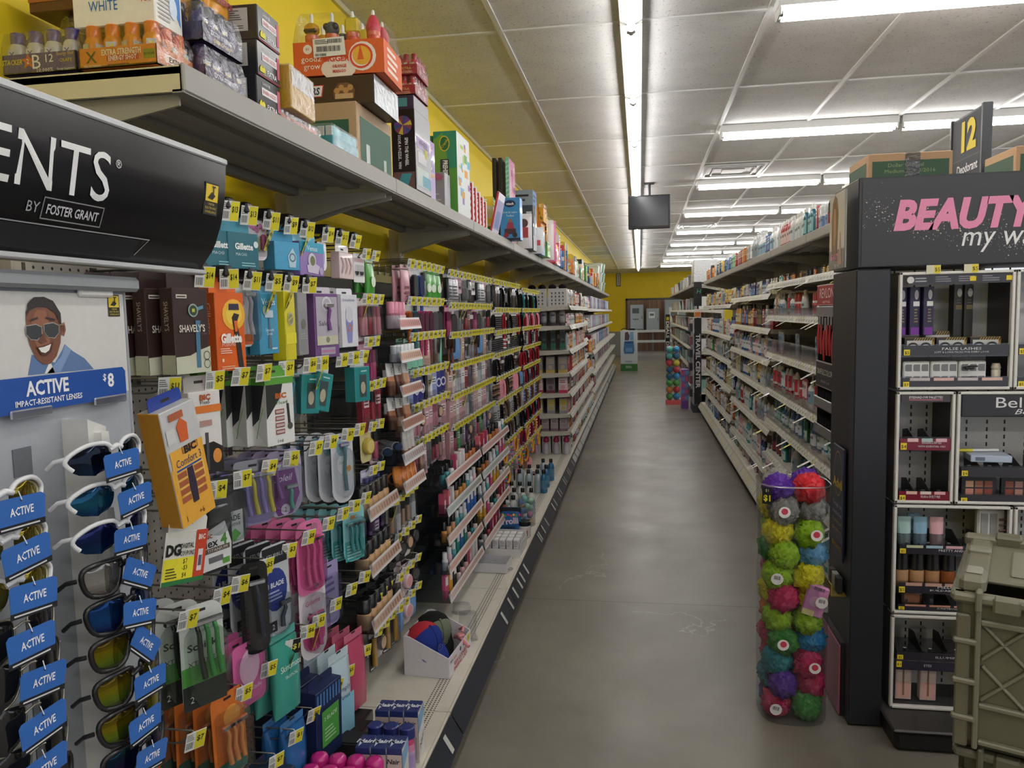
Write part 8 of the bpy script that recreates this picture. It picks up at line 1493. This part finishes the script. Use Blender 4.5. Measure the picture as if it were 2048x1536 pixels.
for k in range(3):
    m = MB().box((0, .02, .042), (.088, .05, .085), 'dededc', 'satin', .004)
    for i in range(3):
        for j in range(2): m.prism([(x-.026+.027*i, z+.02+.042*j) for x, z in [(-.011, -.008), (-.008, -.012), (.011, -.012), (.011, .012), (-.008, .012), (-.011, .008)]], -.0062, -.0055, '77777a', 'satin')
    eg('sharpener_stand', 'white six-hole holder on the lower tray of the upper window, %s of three' % ['left', 'middle', 'right'][k], 'holder', m, .965+.092*k, .03, 1.268, 0, 'white six-hole holders')
for k, (x, z, c) in enumerate(((.995, 1.288, '2a2426'), (1.035, 1.29, '4a4040'), (1.13, 1.292, '222224'), (1.13, 1.33, '222224'), (1.175, 1.288, 'b8a488'))): eg('makeup_tool', 'small %s make-up tool poking out of a white holder, %s from the left' % ('tan' if k == 4 else 'dark', ORD[k]), 'tool', MB().box((0, 0, 0), (.035, .02, .01), c, 'gloss', .003).box((.012, -.005, .005), (.03, .012, .006), c, 'gloss', .002), x, .01, z, .2)
stand('cream_tube', 'cream tube with round head at the right of the upper window', 'tube', [(.014, 0), (.015, .05), (.013, .052), (.016, .06), (.012, .075)], ['d8d0bc']*3+['c4b8a4'], 1.23, EY+.04, 1.268)
eg('makeup_palette_box', 'pale blue flat box lying askew on the nail tray', 'box', MB().box((0, 0, .012), (.13, .09, .024), 'b8c4d8', 'card', .002).rect(-.05, -.02, .005, .018, -.0456, '6a7488'), 1.22, .06, .995, -.1); eg('yellow_pen', 'yellow and white pen lying on the pale blue box', 'pen', MB().cyl((-.06, 0, .006), (-.01, 0, .006), .006, 'd8c83a', 'gloss', 8).cyl((-.01, 0, .006), (.08, 0, .006), .005, 'e0e0dc', 'gloss', 8), 1.19, .085, 1.02, .1)
for k in range(3):
    def pal(m, w, h):
        m.rect(-w*.42, w*.42, h*.1, h*.9, -.0004, '3a3236')
        for i in range(3):
            for j in range(2): m.rect(-w*.38+w*.27*i, -w*.16+w*.27*i, h*(.18+.37*j), h*(.47+.37*j), -.0008, [['c88a78', 'd8a888'], ['a8644c', 'a87060'], ['8a4438', '9a5a4a'], ['b08070', 'a88078'], ['6a3a5a', '7a4a78']][(i+k*2) % 5][j])
    eg('eyeshadow_palette', 'black six-pan eyeshadow palette standing in the tray below the nail tray, %s' % ORD[k], 'palette', mbox(.115, .014, .075, '242226', pal), 1.185+.13*k, .04, .862, 0, 'eyeshadow palettes')
for k, (c, c2, x, y) in enumerate((('a8c8c4', '3a4448', .945, .05), ('88b4cc', '3a4450', 1.0, .05), ('8ab0c8', '3a4450', .995, .1), ('dcaab4', '4a4448', 1.055, .05))): tubeup('cream_tube', '%s fading cream tube in the make-up display%s' % (['pale green', 'sky blue', 'sky blue', 'pink'][k], ', behind' if k == 2 else ''), 'tube', .048, .115, mix(c, c2, .75), c, x, EY+y, .672, 0, None, c2, .12)
eg('holder_stand', 'white three-slot holder with brown brow pencils at the right', 'holder', MB().box((0, .01, .06), (.1, .03, .12), 'e4e4e2', 'satin', .006).box((-.028, -.006, .062), (.022, .004, .085), '9a9a98', 'satin').box((.002, -.006, .062), (.022, .004, .085), '9a9a98', 'satin'), 1.24, .05, .7)
for k in range(4): eg('brow_pencil', 'brown brow pencil in the three-slot holder, %s from the bottom' % ORD[k], 'pencil', MB().cyl((-.014, 0, 0), (.014, -.004, .004), .004, '6a4a3e', 'gloss', 7), 1.27, .035, .725+.02*k)
for k in range(4): stand('foundation_bottle', 'black topped foundation bottle on the middle tray, %s from the left' % ORD[k], 'make-up bottle', [(.021, 0), (.024, .004), (.024, .062), (.02, .064), (.025, .066), (.023, .125), (.018, .128)], [['c49a72', 'c89a70', 'c09068', '9a5a34'][k]]*4+['202022']*2, .94+.053*k, EY+.06, .526, capi=4, pw=5.)
eg('bronzer_compact', 'square bronzer pack with clear window on the lower middle tray', 'compact', mbox(.07, .02, .065, '6a4a3c', lambda m, w, h: (m.rect(-w*.38, w*.38, h*.12, h*.8, -.0005, 'b87f60'), m.rect(w*.2, w*.48, h*.6, h*.96, -.001, 'b8b0b0'), m.rect(w*.28, w*.4, h*.68, h*.88, -.0014, '3a3638'))), .975, .05, .462)
for k in range(2): eg('brush_box', 'pink and white clear-fronted brush box in the bottom window, %s' % ['left one with a dark brush', 'right one with a slim brush'][k], 'brush box', mbox(.055, .03, .17, 'd0b8b4', lambda m, w, h: (m.rect(-w*.42, w*.42, h*.04, h*.96, -.0004, 'dcc8c4'), m.rect(-w*.42, w*.42, h*.04, h*.4, -.0006, 'd8a8a0'), m.prism([(-.003, h*.1), (.003, h*.1), (.002, h*.7), (-.002, h*.7)], -.002, -.001, '8a6a4a'), m.box((0, -.003, h*.78), (.02 if k == 0 else .008, .004, h*.16), '1e1c1c' if k == 0 else 'a88a68', 'fabric'))), .955+.085*k, .06, .097)
# power wing beside the display with nail and beauty tools
w = thing('tool_wing', 'narrow black side rack with red sign and beauty tools', 'rack', (.80, 3.52, 0), RW)
m = MB(); m.box((0, .075, 1.31), (.36, .01, .68), '0f1013', 'satin'); [m.box((sg*.178, .04, 1.31), (.006, .08, .68), '191a1f', 'satin') for sg in (-1, 1)]; m.box((0, .04, 1.648), (.36, .08, .006), '202126', 'satin'); m.build('case', w)
m = MB().box((0, -.003, 1.603), (.36, .006, .09), 'c9a8a4', 'satin', .001); m.rect(-.176, .176, 1.562, 1.644, -.0065, 'a43a40'); m.text('REVLON', 0, 1.612, .06, -.007, 'f0dcd8', w=.25); m.text('BEAUTY TOOLS', 0, 1.573, .014, -.007, 'e8c0bc', w=.13, bold=.03); m.build('sign', w)
MB().box((0, -.006, 1.532), (.35, .008, .045), '7a6a76', 'frost', .002).build('tray_front', w)
m = MB().box((0, -.004, 1.255), (.36, .006, .115), '8a8684', 'satin', .001); m.rect(-.174, .174, 1.203, 1.307, -.0075, '2c2a2c'); m.text('SINFULCOLORS', 0, 1.268, .036, -.008, 'd8d4d4', w=.3); m.text('N A I L S', 0, 1.226, .014, -.008, 'c0bcbc', w=.14); m.build('sign', w)
for z in (1.13, 1.01): o = MB().box((0, -.012, z), (.355, .006, .045), '77777e', 'frost', .002).box((0, .03, z-.022), (.35, .09, .004), '26262a', 'satin').build('tray', w); [MB().box((-.12+.05*k, .03, z+.02), (.002, .08, .07), '17171a', 'satin').build('divider', o) for k in range(6)]
for k in range(6):
    m = MB(); c = 'c03a40' if k % 2 else 'b8484a'
    for sg in (-1, 1): m.tube([(sg*.002, 0, 0), (sg*.012, -.003, -.06), (sg*.004, 0, -.13)], .0035, c, 'gloss', 5)
    m.box((0, .004, .02), (.032, .002, .07), '8a8a8e', 'frost'); tag(m.build('tweezers', None, (.79, 3.38+.052*k, 1.475-.025*(k % 3 == 0)), RW), 'red tweezers on a clear card in the black side rack, %s from the near side' % ORD[k], 'tweezers', 'tweezers in the side rack')
for k in range(3): tag(MB().box((0, 0, .015), (.05, .03, .03), ['d8b4a8', 'c8a89c', 'e0c4b8'][k], 'card', .003).build('nail_file_pack', None, (.815, 3.40+.06*k, 1.111), RW), 'pale nail pack in the upper tray of the black side rack, %s' % ORD[k], 'packet')
for k in range(3): tag(MB().lathe([(.01, 0), (.011, .03), (.005, .035), (.005, .06)], [['d8b83a', '3a6ab0', '4a4a8a'][k]]*2+['26262a'], 'gloss', 8).build('nail_polish', None, (.815, 3.42+.06*k, .991)), '%s nail polish in the lower tray of the black side rack' % ['yellow', 'blue', 'violet'][k], 'nail polish')
g = thing('grille_panel', 'black wire grille panel below the tool rack, on the display side', 'panel', (.82, 3.28, 0), RW)
MB().box((0, .015, .48), (.28, .012, .95), '0d0d10', 'satin').build('backing', g); m = MB()
for k in range(25): m.cyl((-.14, 0, .03+.038*k), (.14, 0, .03+.038*k), .003, '2a2a2e', 'satin', 5)
m.build('wires', g)
a = thing('advert_sign', 'dark blue medicine sign with yellow lettering on the display side', 'sign', (.742, 3.06, 0), RW)
m = MB().box((0, .004, .81), (.16, .008, .43), '1c2440', 'card', .002); y = -.001; m.ring(0, .92, .055, .058, y, 'b09a4a', k=1.5); m.text('Advil', .0, .885, .05, y-.001, 'd8b83a', w=.13, bold=.03); [m.text(s_, 0, .80-.032*k, .022, y-.001, c, w=.13) for k, (s_, c) in enumerate((('Tough on', 'b8bccc'), ('headaches', 'b8bccc'), ('& strong on', 'c8a84a'), ('pain', 'c8a84a')))]; m.text('BONUS PACK', 0, .64, .026, y-.001, 'c8a84a', w=.14, bold=.03); m.build('board', a)
b = thing('clip_tray', 'yellow clip tray with small packs below the dark blue sign', 'tray', (.735, 3.06, .47), RW)
MB().box((0, -.03, .02), (.17, .004, .045), 'c8a82c', 'satin', .001).box((0, .0, .0), (.17, .06, .004), '8a7a2a', 'satin').build('tray', b)
for k in range(3): tag(MB().box((0, 0, .03), (.04, .02, .06), ['3a3a3e', 'c8c4b8', '4a4238'][k], 'card', .002).build('medicine_packet', None, (.738, 3.01+.05*k, .474), RW), 'small %s packet in the yellow clip tray' % ['dark', 'white', 'brown'][k], 'packet')
p = thing('floor_box', 'pink fronted low black box at the foot of the display side', 'box', (.742, 3.125, 0), RW); MB().box((0, .05, .145), (.3, .1, .29), '2c2b2c', 'satin', .003).build('box', p); MB().box((0, -.003, .14), (.29, .006, .27), 'b8708c', 'card', .001).build('pink_front', p)
# clear bin of bath puffs
bx, by = .565, 3.0
t = thing('clear_bin', 'tall clear plastic bin standing on the floor, full of bath puffs', 'bin', (bx, by, 0))
m = MB(); m.lathe([(.118, 0), (.122, .006), (.128, .9)], 'f0f2f4', 'clear', 24, caps=(True, False), pw=3.2); m.lathe([(.128, .9), (.131, .902), (.128, .906)], 'dfe3e6', 'frost', 24, caps=(False, False), pw=3.2); m.build('bin_wall', t)
m = MB().at(-.11, -.115, .87, -.5); m.box((0, 0, 0), (.036, .0015, .062), '17191a'); m.text('$1', 0, -.008, .03, -.0012, 'e8dc3a', bold=.03); m.text('$1', 0, .02, .014, -.0012, 'e8e4d8'); m.build('price_card', t)
def puffmesh(c, seed):
    q = random.Random(seed); m = MB(); nu, nv = 26, 16; vs = []; ph = [(q.uniform(0, 6.28), q.randint(4, 9), q.randint(3, 8)) for _ in range(5)]
    for i in range(nv+1):
        for k in range(nu):
            a, b = 2*PI*k/nu, PI*i/nv; r = .05*(1+.045*sum(math.sin(p_+u*a+v*b*2) for p_, u, v in ph)+q.uniform(-.09, .09)); vs.append((r*math.sin(b)*math.cos(a), r*math.sin(b)*math.sin(a), r*math.cos(b)))
    m.add(vs, [(i*nu+k, (i+1)*nu+k, (i+1)*nu+(k+1) % nu, i*nu+(k+1) % nu) for i in range(nv) for k in range(nu)], [mix(c, 'ffffff' if q.random() < .5 else '000000', q.uniform(0, .16)) for _ in range(nu*nv)], 'net', True); return m.mesh('bath_puff')
PUF = {'purple': '5a2c9a', 'grey': '8e8a84', 'red': 'd82a34', 'lime': '98c41e', 'yellow': 'e2d41e', 'sky blue': '6aaad8', 'green': '3c8a34', 'magenta': 'c82a5a', 'orange': 'e8822c', 'blue': '2a86c0', 'teal': '2a8a94', 'pink': 'e07aa0'}
PM = {k: puffmesh(c, i) for i, (k, c) in enumerate(PUF.items())}
seq = [['magenta', 'green', 'red', 'purple'], ['purple', 'magenta', 'green', 'teal'], ['teal', 'magenta', 'green', 'magenta'], ['green', 'blue', 'orange', 'magenta'], ['lime', 'lime', 'yellow', 'orange'], ['magenta', 'yellow', 'orange', 'yellow'], ['lime', 'yellow', 'lime', 'pink'], ['lime', 'sky blue', 'lime', 'green'], ['yellow', 'lime', 'yellow', 'lime'], ['grey', 'grey', 'red', 'yellow'], ['purple', 'red', 'purple', 'grey']]
lt = MB().disc(0, 0, .021, -.001, 'eae6e4', 'card', n=14).disc(0, .003, .012, -.0016, 'c83a50', 'card', n=10).mesh('hang_label'); lt2 = MB().disc(0, 0, .022, -.001, 'd4d0ce', 'card', n=14).codes(-.012, .012, -.002, .012, -.0016, 8).mesh('hang_label')
n = 0
for i, lay in enumerate(seq):
    for j, c in enumerate(lay):
        a = [-2.4, -.75, .8, 2.4][j]+(.25 if i % 2 else -.1); x, y, z = bx+.073*math.cos(a), by+.073*math.sin(a), .056+.083*i; n += 1
        o = tag(obj('bath_puff', PM[c], None, (x, y, z), (rnd.uniform(0, 6), rnd.uniform(0, 6), rnd.uniform(0, 6))), '%s bath puff in the clear bin, %s layer from the bottom, %s' % (c, ORD[i], ['left front', 'right front', 'right rear', 'left rear'][j]), 'bath puff', 'bath puffs in the clear bin'); o.scale = (1.14, 1.14, 1.0)
        if j < 2 and (i+j) % 3 == 0: l_ = obj('hang_label', lt if (i+j) % 2 else lt2, o); l_.matrix_world = Matrix.Translation((x+.02*math.cos(a), by-.131, z+.01)) @ Matrix.Rotation(rnd.uniform(-.3, .3), 4, 'Y'); l_.matrix_parent_inverse = (Matrix.Translation(o.location) @ o.rotation_euler.to_matrix().to_4x4() @ Matrix.Diagonal((1.14, 1.14, 1., 1.))).inverted()
tag(mbox(.075, .02, .12, 'c884b4', lambda m, w, h: (m.disc(0, h*.5, .02, -.0006, 'd8a8cc'), m.rect(-w*.45, w*.1, h*.02, h*.2, -.0006, 'e4d89a'), m.codes(-w*.2, w*.3, h*.86, h*.97, -.0008, 10)), .006).build('sponge_pack', None, (bx+.05, by-.10, .42), (0, .25, -.2)), 'mauve sponge pack pressed against the bin front, right of centre', 'pack')
# shopping totes
def tote(name, label, x, y, z, w, d, h, col, lid, rot=0):
    t = thing(name, label, 'tote', (x, y, z), rot); c2 = mix(col, 'ffffff', .1); c3 = mix(col, '000000', .3)  # paler ribs, darker rear wall and floor: shading put into the plastic colour
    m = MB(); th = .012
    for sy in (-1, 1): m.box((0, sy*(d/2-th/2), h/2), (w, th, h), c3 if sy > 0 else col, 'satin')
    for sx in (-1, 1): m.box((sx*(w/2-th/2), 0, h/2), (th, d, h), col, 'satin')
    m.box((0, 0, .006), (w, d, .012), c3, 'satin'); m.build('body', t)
    m = MB(); y0 = -d/2-.008
    for a, b in ((-w/2+.045, .022), (w/2-.045, .022)): m.box((a, y0, h/2), (.012, .02, h), c2, 'satin', .003)
    for sx in (-1, 1): m.box((sx*(w/2-.015), y0, h*.45), (.03, .016, h*.9), col, 'satin', .004); [m.box((sx*(w/2-.02), y0-.004, h*f), (.05, .02, .014), c2, 'satin', .004) for f in (.2, .45, .72)]
    for f in (.05, .3): m.box((0, y0, h*f), (w-.1, .018, .012), c2, 'satin', .003)
    m.box((0, y0, h*.86), (w-.1, .018, .014), c2, 'satin', .003); m.box((w*.08, y0, h*.18), (.01, .016, h*.26), c2, 'satin')
    L_, B_, T_ = -w/2+.055, h*.33, h*.84
    for k in range(-4, 9):
        for s_ in (1, -1):
            a = L_+.1*k; p = [(a, B_), (a+(T_-B_), T_)] if s_ > 0 else [(a+(T_-B_), B_), (a, T_)]
            (xa, za), (xb, zb) = p; lo, hi = L_, w/2-.055
            if xb < xa: (xa, za), (xb, zb) = (xb, zb), (xa, za)
            if xb <= lo or xa >= hi: continue
            if xa < lo: za += (zb-za)*(lo-xa)/(xb-xa); xa = lo
            if xb > hi: zb = za+(zb-za)*(hi-xa)/(xb-xa); xb = hi
            m.tube([(xa, y0+.004, za), (xb, y0+.004, zb)], .0055, c2, 'satin', 4)
    m.build('ribs', t)
    m = MB(); 
    for sy in (-1, 1): m.box((0, sy*(d/2+.004), h+.004), (w+.02, .034, .022), c2, 'satin', .006)
    for sx in (-1, 1): m.box((sx*(w/2-.003), 0, h+.004), (.034, d+.02, .022), c2, 'satin', .006)
    for k in range(5): m.box((-w/2+.1+.1*k, -d/2-.012, h-.002), (.055, .03, .04), mix(col, 'ffffff', .08), 'satin', .006)
    for k in range(6): m.box((-w/2+.045+.1*k, -d/2-.012, h+.002), (.014, .034, .05), c2, 'satin', .004)
    m.build('rim', t)
    for sx in (-1, 1) if lid else ():
        MB().box((sx*(w/2-.03), -d*.36, h+.03), (.055, .1, .04), c2, 'satin', .01).box((sx*(w/2-.03), -d*.34, h+.052), (.036, .05, .008), mix(col, 'ffffff', .3), 'satin', .004).build('corner_block', t)
    if lid:
        m = MB().at(0, d/2-.015, h+.045, 0, .16); cl = mix(col, 'ffffff', .2)
        m.box((0, -.115, 0), (w+.01, .23, .014), c2, 'satin', .005); m.box((.03, -.13, .009), (w-.14, .14, .008), cl, 'satin', .004); m.box((0, -.012, .012), (w+.02, .03, .03), c2, 'satin', .006); [m.box((-w/2+.09+.1*k, -.01, .02), (.06, .036, .028), col, 'satin', .005) for k in range(5)]; m.box((-w/2+.03, -.12, .01), (.05, .2, .02), c2, 'satin', .006); m.box((-w/2+.03, -.1, .02), (.052, .03, .02), cl, 'satin', .005); m.box((.1, -.236, .002), (.2, .03, .02), cl, 'satin', .004); m.build('lid_flap', t)
    return t
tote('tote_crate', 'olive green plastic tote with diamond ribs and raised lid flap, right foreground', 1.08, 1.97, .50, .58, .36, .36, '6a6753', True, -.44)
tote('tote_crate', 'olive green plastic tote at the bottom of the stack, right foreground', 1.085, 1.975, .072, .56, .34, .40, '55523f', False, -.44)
tag(MB().box((0, 0, .04), (.56, .36, .05), '2a2a2a', 'satin', .006).cyl((-.22, -.14, .03), (-.19, -.14, .03), .03, '1a1a1a', 'rubber', 12).cyl((.19, -.14, .03), (.22, -.14, .03), .03, '1a1a1a', 'rubber', 12).cyl((-.22, .14, .03), (-.19, .14, .03), .03, '1a1a1a', 'rubber', 12).cyl((.19, .14, .03), (.22, .14, .03), .03, '1a1a1a', 'rubber', 12).build('dolly', None, (1.085, 1.975, 0), -.44), 'low black dolly beneath the stacked olive totes', 'dolly')
# ---------------------------------------------------------------- things above and beyond the right shelving
for k, y0 in enumerate(RB[:4]):
    t = thing('shelving_bay', 'back side of the right aisle shelving, %s bay from the make-up display' % ORD[k], 'shelving', (0, y0, 0), 0, 'reverse side of the right shelving')
    MB().box((1.6, BW/2, 1.96), (.42, BW-.01, .014), 'aaa79f', 'steel').build('top_shelf', t); MB().box((1.4, BW/2, .98), (.015, BW-.01, 1.94), 'a9a294', 'steel').build('back_panel', t); MB().box((1.6, BW/2, .15), (.42, BW-.01, .02), 'd2ccbd', 'steel').build('base_deck', t); MB().box((1.78, BW/2, .07), (.02, BW, .14), '2f2d2a', 'steel').build('kick_plate', t)
def art_med(m, w, d, h):
    y = face(m, 'f', w, d, h); m.rect(-w*.45, w*.46, 0, h*.86, y, '39573f'); m.text('Dollar General', -w*.05, h*.78, .022, y-.0006, '8a9a6a', w=w*.42); m.text('Medium Box 3/2016', .0, h*.67, .022, y-.0006, '8a9a6a', w=w*.6); m.rect(-w*.06, w*.12, h*.3, h*1.0, y-.001, 'a8a49a', 'film')
    y = face(m, 'l', w, d, h); m.rect(-d*.5, d*.42, 0, h*.86, y, '39573f')
carton('shipping_carton', 'brown carton with green band and clear tape on the right top shelf', 'carton', 1.135, 3.73, 1.968, .335, .3, .228, 0, 'b8926c', art_med, 'paper')
carton('shipping_carton', 'brown carton with green band at the right edge, behind the numbered sign', 'carton', 1.72, 3.75, 1.968, .33, .3, .235, 0, 'b8926c', art_med, 'paper')
t = thing('aisle_sign', 'tall dark grey aisle sign numbered twelve above the right shelving', 'aisle sign', (1.6, 4.19, 1.968), RW)
MB().box((0, 0, .255), (.37, .03, .51), '2e3036', 'satin', .004).box((-.185, 0, .255), (.02, .044, .52), '24262b', 'satin', .003).box((.185, 0, .255), (.02, .044, .52), '24262b', 'satin', .003).build('board', t)
m = MB().at(0, -.016, 0); m.rect(-.17, .17, .3, .5, 0, '36383e'); m.text('12', .03, .405, .19, -.002, 'e8cf3e', w=.17, bold=.05); m.rect(-.17, .17, .2, .295, 0, '303238'); m.text('Deodorant', .02, .25, .06, -.002, 'f0f0f2', w=.24, bold=.02); m.rect(-.17, .17, .1, .195, 0, '303238'); m.text('Bath & Shower', .02, .15, .06, -.002, 'f0f0f2', w=.3, bold=.02); m.rect(-.17, .17, .0, .095, 0, '303238'); m.build('lettering', t)
tag(MB().box((0, 0, .19), (.4, .5, .38), 'b4b4b4', 'foil', .01).build('wrapped_stack', None, (1.08, 13.45, 2.0)), 'silvery wrapped stack on top of the far right shelving', 'stack')
# far right run
for k in range(6):
    y0 = 13.2+1.75*k; t = thing('shelving_bay', 'cream shelving bay of the farther right run, %s from the cross aisle' % ORD[k], 'shelving', (0, y0, 0), 0, 'farther right shelving bays')
    MB().box((1.37, .87, .99), (.02, 1.73, 1.96), 'a9a294', 'steel').build('back_panel', t); MB().box((1.14, .87, .155), (.46, 1.74, .02), 'd2ccbd', 'steel').build('base_deck', t); MB().box((1.345, .03, .99), (.03, .04, 1.96), 'b9b1a0', 'steel').build('upright', t); MB().box((.94, .87, .07), (.02, 1.74, .14), '4a4842', 'steel').build('kick_plate', t)
    topshelf(t, 0, 1.36, .9, 1.99, 1.74)
    for i, z in enumerate((.5, .85, 1.2, 1.55)): shelf(t, 1.36, .93, z, 0, 1.74, 500+k*9+i, n=10)
    q = random.Random(60+k)
    for i, z in enumerate((.166, .5, .85, 1.2, 1.55, 1.995)):
        for j in range(3 if k > 2 else 4):
            c = q.choice(['d4d6d8', 'b0b4b8', '8a8e94', 'c8c4c4', '9ac0bc', '5a6470', 'e0dedc', 'a04a54', '4a6a9a'])
            if k == 0 and i == 5 and j < 2: continue
            if (i+j+k) % 3 == 0: m = MB().lathe([(.1, 0), (.14, .2), (.147, .205), (.147, .215)], c, 'satin', 12, caps=(True, False))
            else: m = MB().box((0, 0, .11), (.3, .2, .22), c, 'satin', .01).rect(-.07, .07, .05, .16, -.1012, mix(c, 'ffffff', .5))
            tag(m.build('household_box' if (i+j+k) % 3 else 'household_bin', None, (1.05, y0+.25+(.42 if k < 3 else .58)*j, z+.002), RW), 'household %s on the farther right run, %s along, %s level, %s bay' % ('box' if (i+j+k) % 3 else 'bin', ORD[j], ORD[i], ORD[k]), 'box' if (i+j+k) % 3 else 'bin', 'household goods on the farther right run')
# travel goods stand closing the near run
t = thing('travel_goods_stand', 'black end panel with white vertical lettering at the end of the right shelving', 'display stand', (0, 11.97, 0))
m = MB().box((.865, .02, .73), (.105, .03, 1.4), '16181c', 'satin', .004); m.text('TRAVEL CENTER', .868, .78, .088, .0035, 'e8e8ea', rot=-PI/2, w=.82, bold=.03); m.build('end_panel', t)
m = MB().box((.865, .03, 1.79), (.115, .03, .36), '1a1c20', 'satin', .004); m.text('H', .88, 1.83, .09, .012, '58b088', shear=.2); m.box((.86, .012, 1.5), (.1, .004, .13), 'd8d4cc', 'card'); m.rect(.82, .9, 1.45, 1.52, .0095, 'd87a2c'); m.build('header', t)
MB().box((.80, .3, .72), (.012, .52, 1.36), 'b8bcc4', 'satin').build('side_grid', t); MB().box((.85, .25, .06), (.12, .6, .12), '3a3c40', 'satin').build('base', t); MB().box((.865, .04, .99), (.03, .03, 1.7), '1a1c20', 'satin').build('post', t)
for i in range(6):
    for j in range(3): tag(MB().box((0, 0, -.06), (.09, .04, .12), ['26262a', '4a6a9a', '8a4a5a', 'a8a4a0', '2a2a2e', '6a6a72'][(i*2+j) % 6], 'card', .004).build('travel_pack', None, (.77, 12.1+.17*j, 1.35-.2*i), RW), 'travel goods pack on the white grid beside the black end panel, %s row, %s along' % (ORD[i], ORD[j]), 'pack', 'travel packs by the black end panel')
m = MB().box((.7, 12.55, .31), (.11, .2, .62), '8a6ab0', 'card', .003)
for k in range(5): m.at(0, 0, 0).disc(.675, .57-.1*k, .034, 12.4485, '6aa0d0' if k % 2 else 'd05a84', n=12); m.disc(.73, .57-.1*k, .034, 12.4482, 'd05a84' if k % 2 else '6aa0d0', n=12)
tag(m.rect(.645, .755, 0, .12, 12.4478, '7a4aa0').build('cardboard_display'), 'blue, pink and purple cardboard floor display beside the travel goods', 'display')
t = thing('ball_bin', 'clear floor bin full of bright balls by the cross aisle', 'bin', (.54, 13.1, 0)); MB().box((0, 0, .47), (.235, .235, .92), 'f2f4f6', 'clear').build('wall', t); MB().box((0, 0, .035), (.24, .24, .07), 'd85a5a', 'card', .004).build('base', t)
q = random.Random(3)
for i in range(8):
    for j in range(4): tag(MB().sph((0, 0, 0), .0555, q.choice(['d83a4a', 'e8822c', '3a9ad0', '58b048', 'e8d83a', 'd85aa0', '2a6a8a', '6ac0b0']), 'gloss', 10, 6).build('play_ball', None, (.54+[-.056, .056, -.056, .056, 0][j], 13.1+[-.056, -.056, .056, .056, -.05][j], .128+.112*i)), 'bright play ball in the floor bin, %s layer, %s' % (ORD[i], ['front left', 'front right', 'rear left', 'rear right', 'centre'][j]), 'ball', 'play balls in the floor bin')
t = thing('deals_sign', 'tall black sign with white vertical lettering near the back wall', 'sign', (.83, 23.75, 0)); MB().box((0, 0, .72), (.13, .03, 1.44), '17181b', 'satin', .004).build('board', t); m = MB().at(0, -.017, 0); m.rect(-.04, .04, 1.26, 1.36, 0, 'e0d02e'); m.text('DEALS', 0, .98, .12, -.001, 'f0f0f0', rot=-PI/2, w=.5, bold=.04); m.text('DEALS', 0, .38, .12, -.001, 'f0f0f0', rot=-PI/2, w=.5, bold=.04); m.build('lettering', t)
# the farthest pegs are merged into one object (beyond three hundred hooks)
def merge(objs, name, label, cat):
    m = MB(); 
    for o in objs:
        for p in [o]+KIDS.get(o.name, []):
            M = Matrix.Translation(o.location) @ o.rotation_euler.to_matrix().to_4x4()
            if p is not o: M = M @ Matrix.Translation(p.location) @ p.rotation_euler.to_matrix().to_4x4()
            me = p.data; col = me.attributes['Col'].data; b = len(m.v); m.v += [tuple(M @ v.co) for v in me.vertices]
            for f in me.polygons:
                c = col[f.loop_start].color; m.f.append(tuple(b+i for i in f.vertices)); m.c.append(''.join('%02x' % int(round(255*max(0, min(1, (x*12.92 if x <= .0031308 else 1.055*x**(1/2.4)-.055))))) for x in c[:3])); m.m.append(me.materials[f.material_index].name); m.sm.append(f.use_smooth)
    for o in objs:
        for p in KIDS.pop(o.name, []): bpy.data.objects.remove(p)
        LABELS.pop(o['label'], None); bpy.data.objects.remove(o)
    return tag(m.build(name), label, cat, None, 'stuff')
hk = sorted([o for o in C.objects if o.name.startswith('peg_hook')], key=lambda o: o.location.y)
if len(hk) > 298: merge(hk[298:], 'far_peg_hooks', 'far grey wire peg hooks with white and yellow price tags', 'peg hooks')
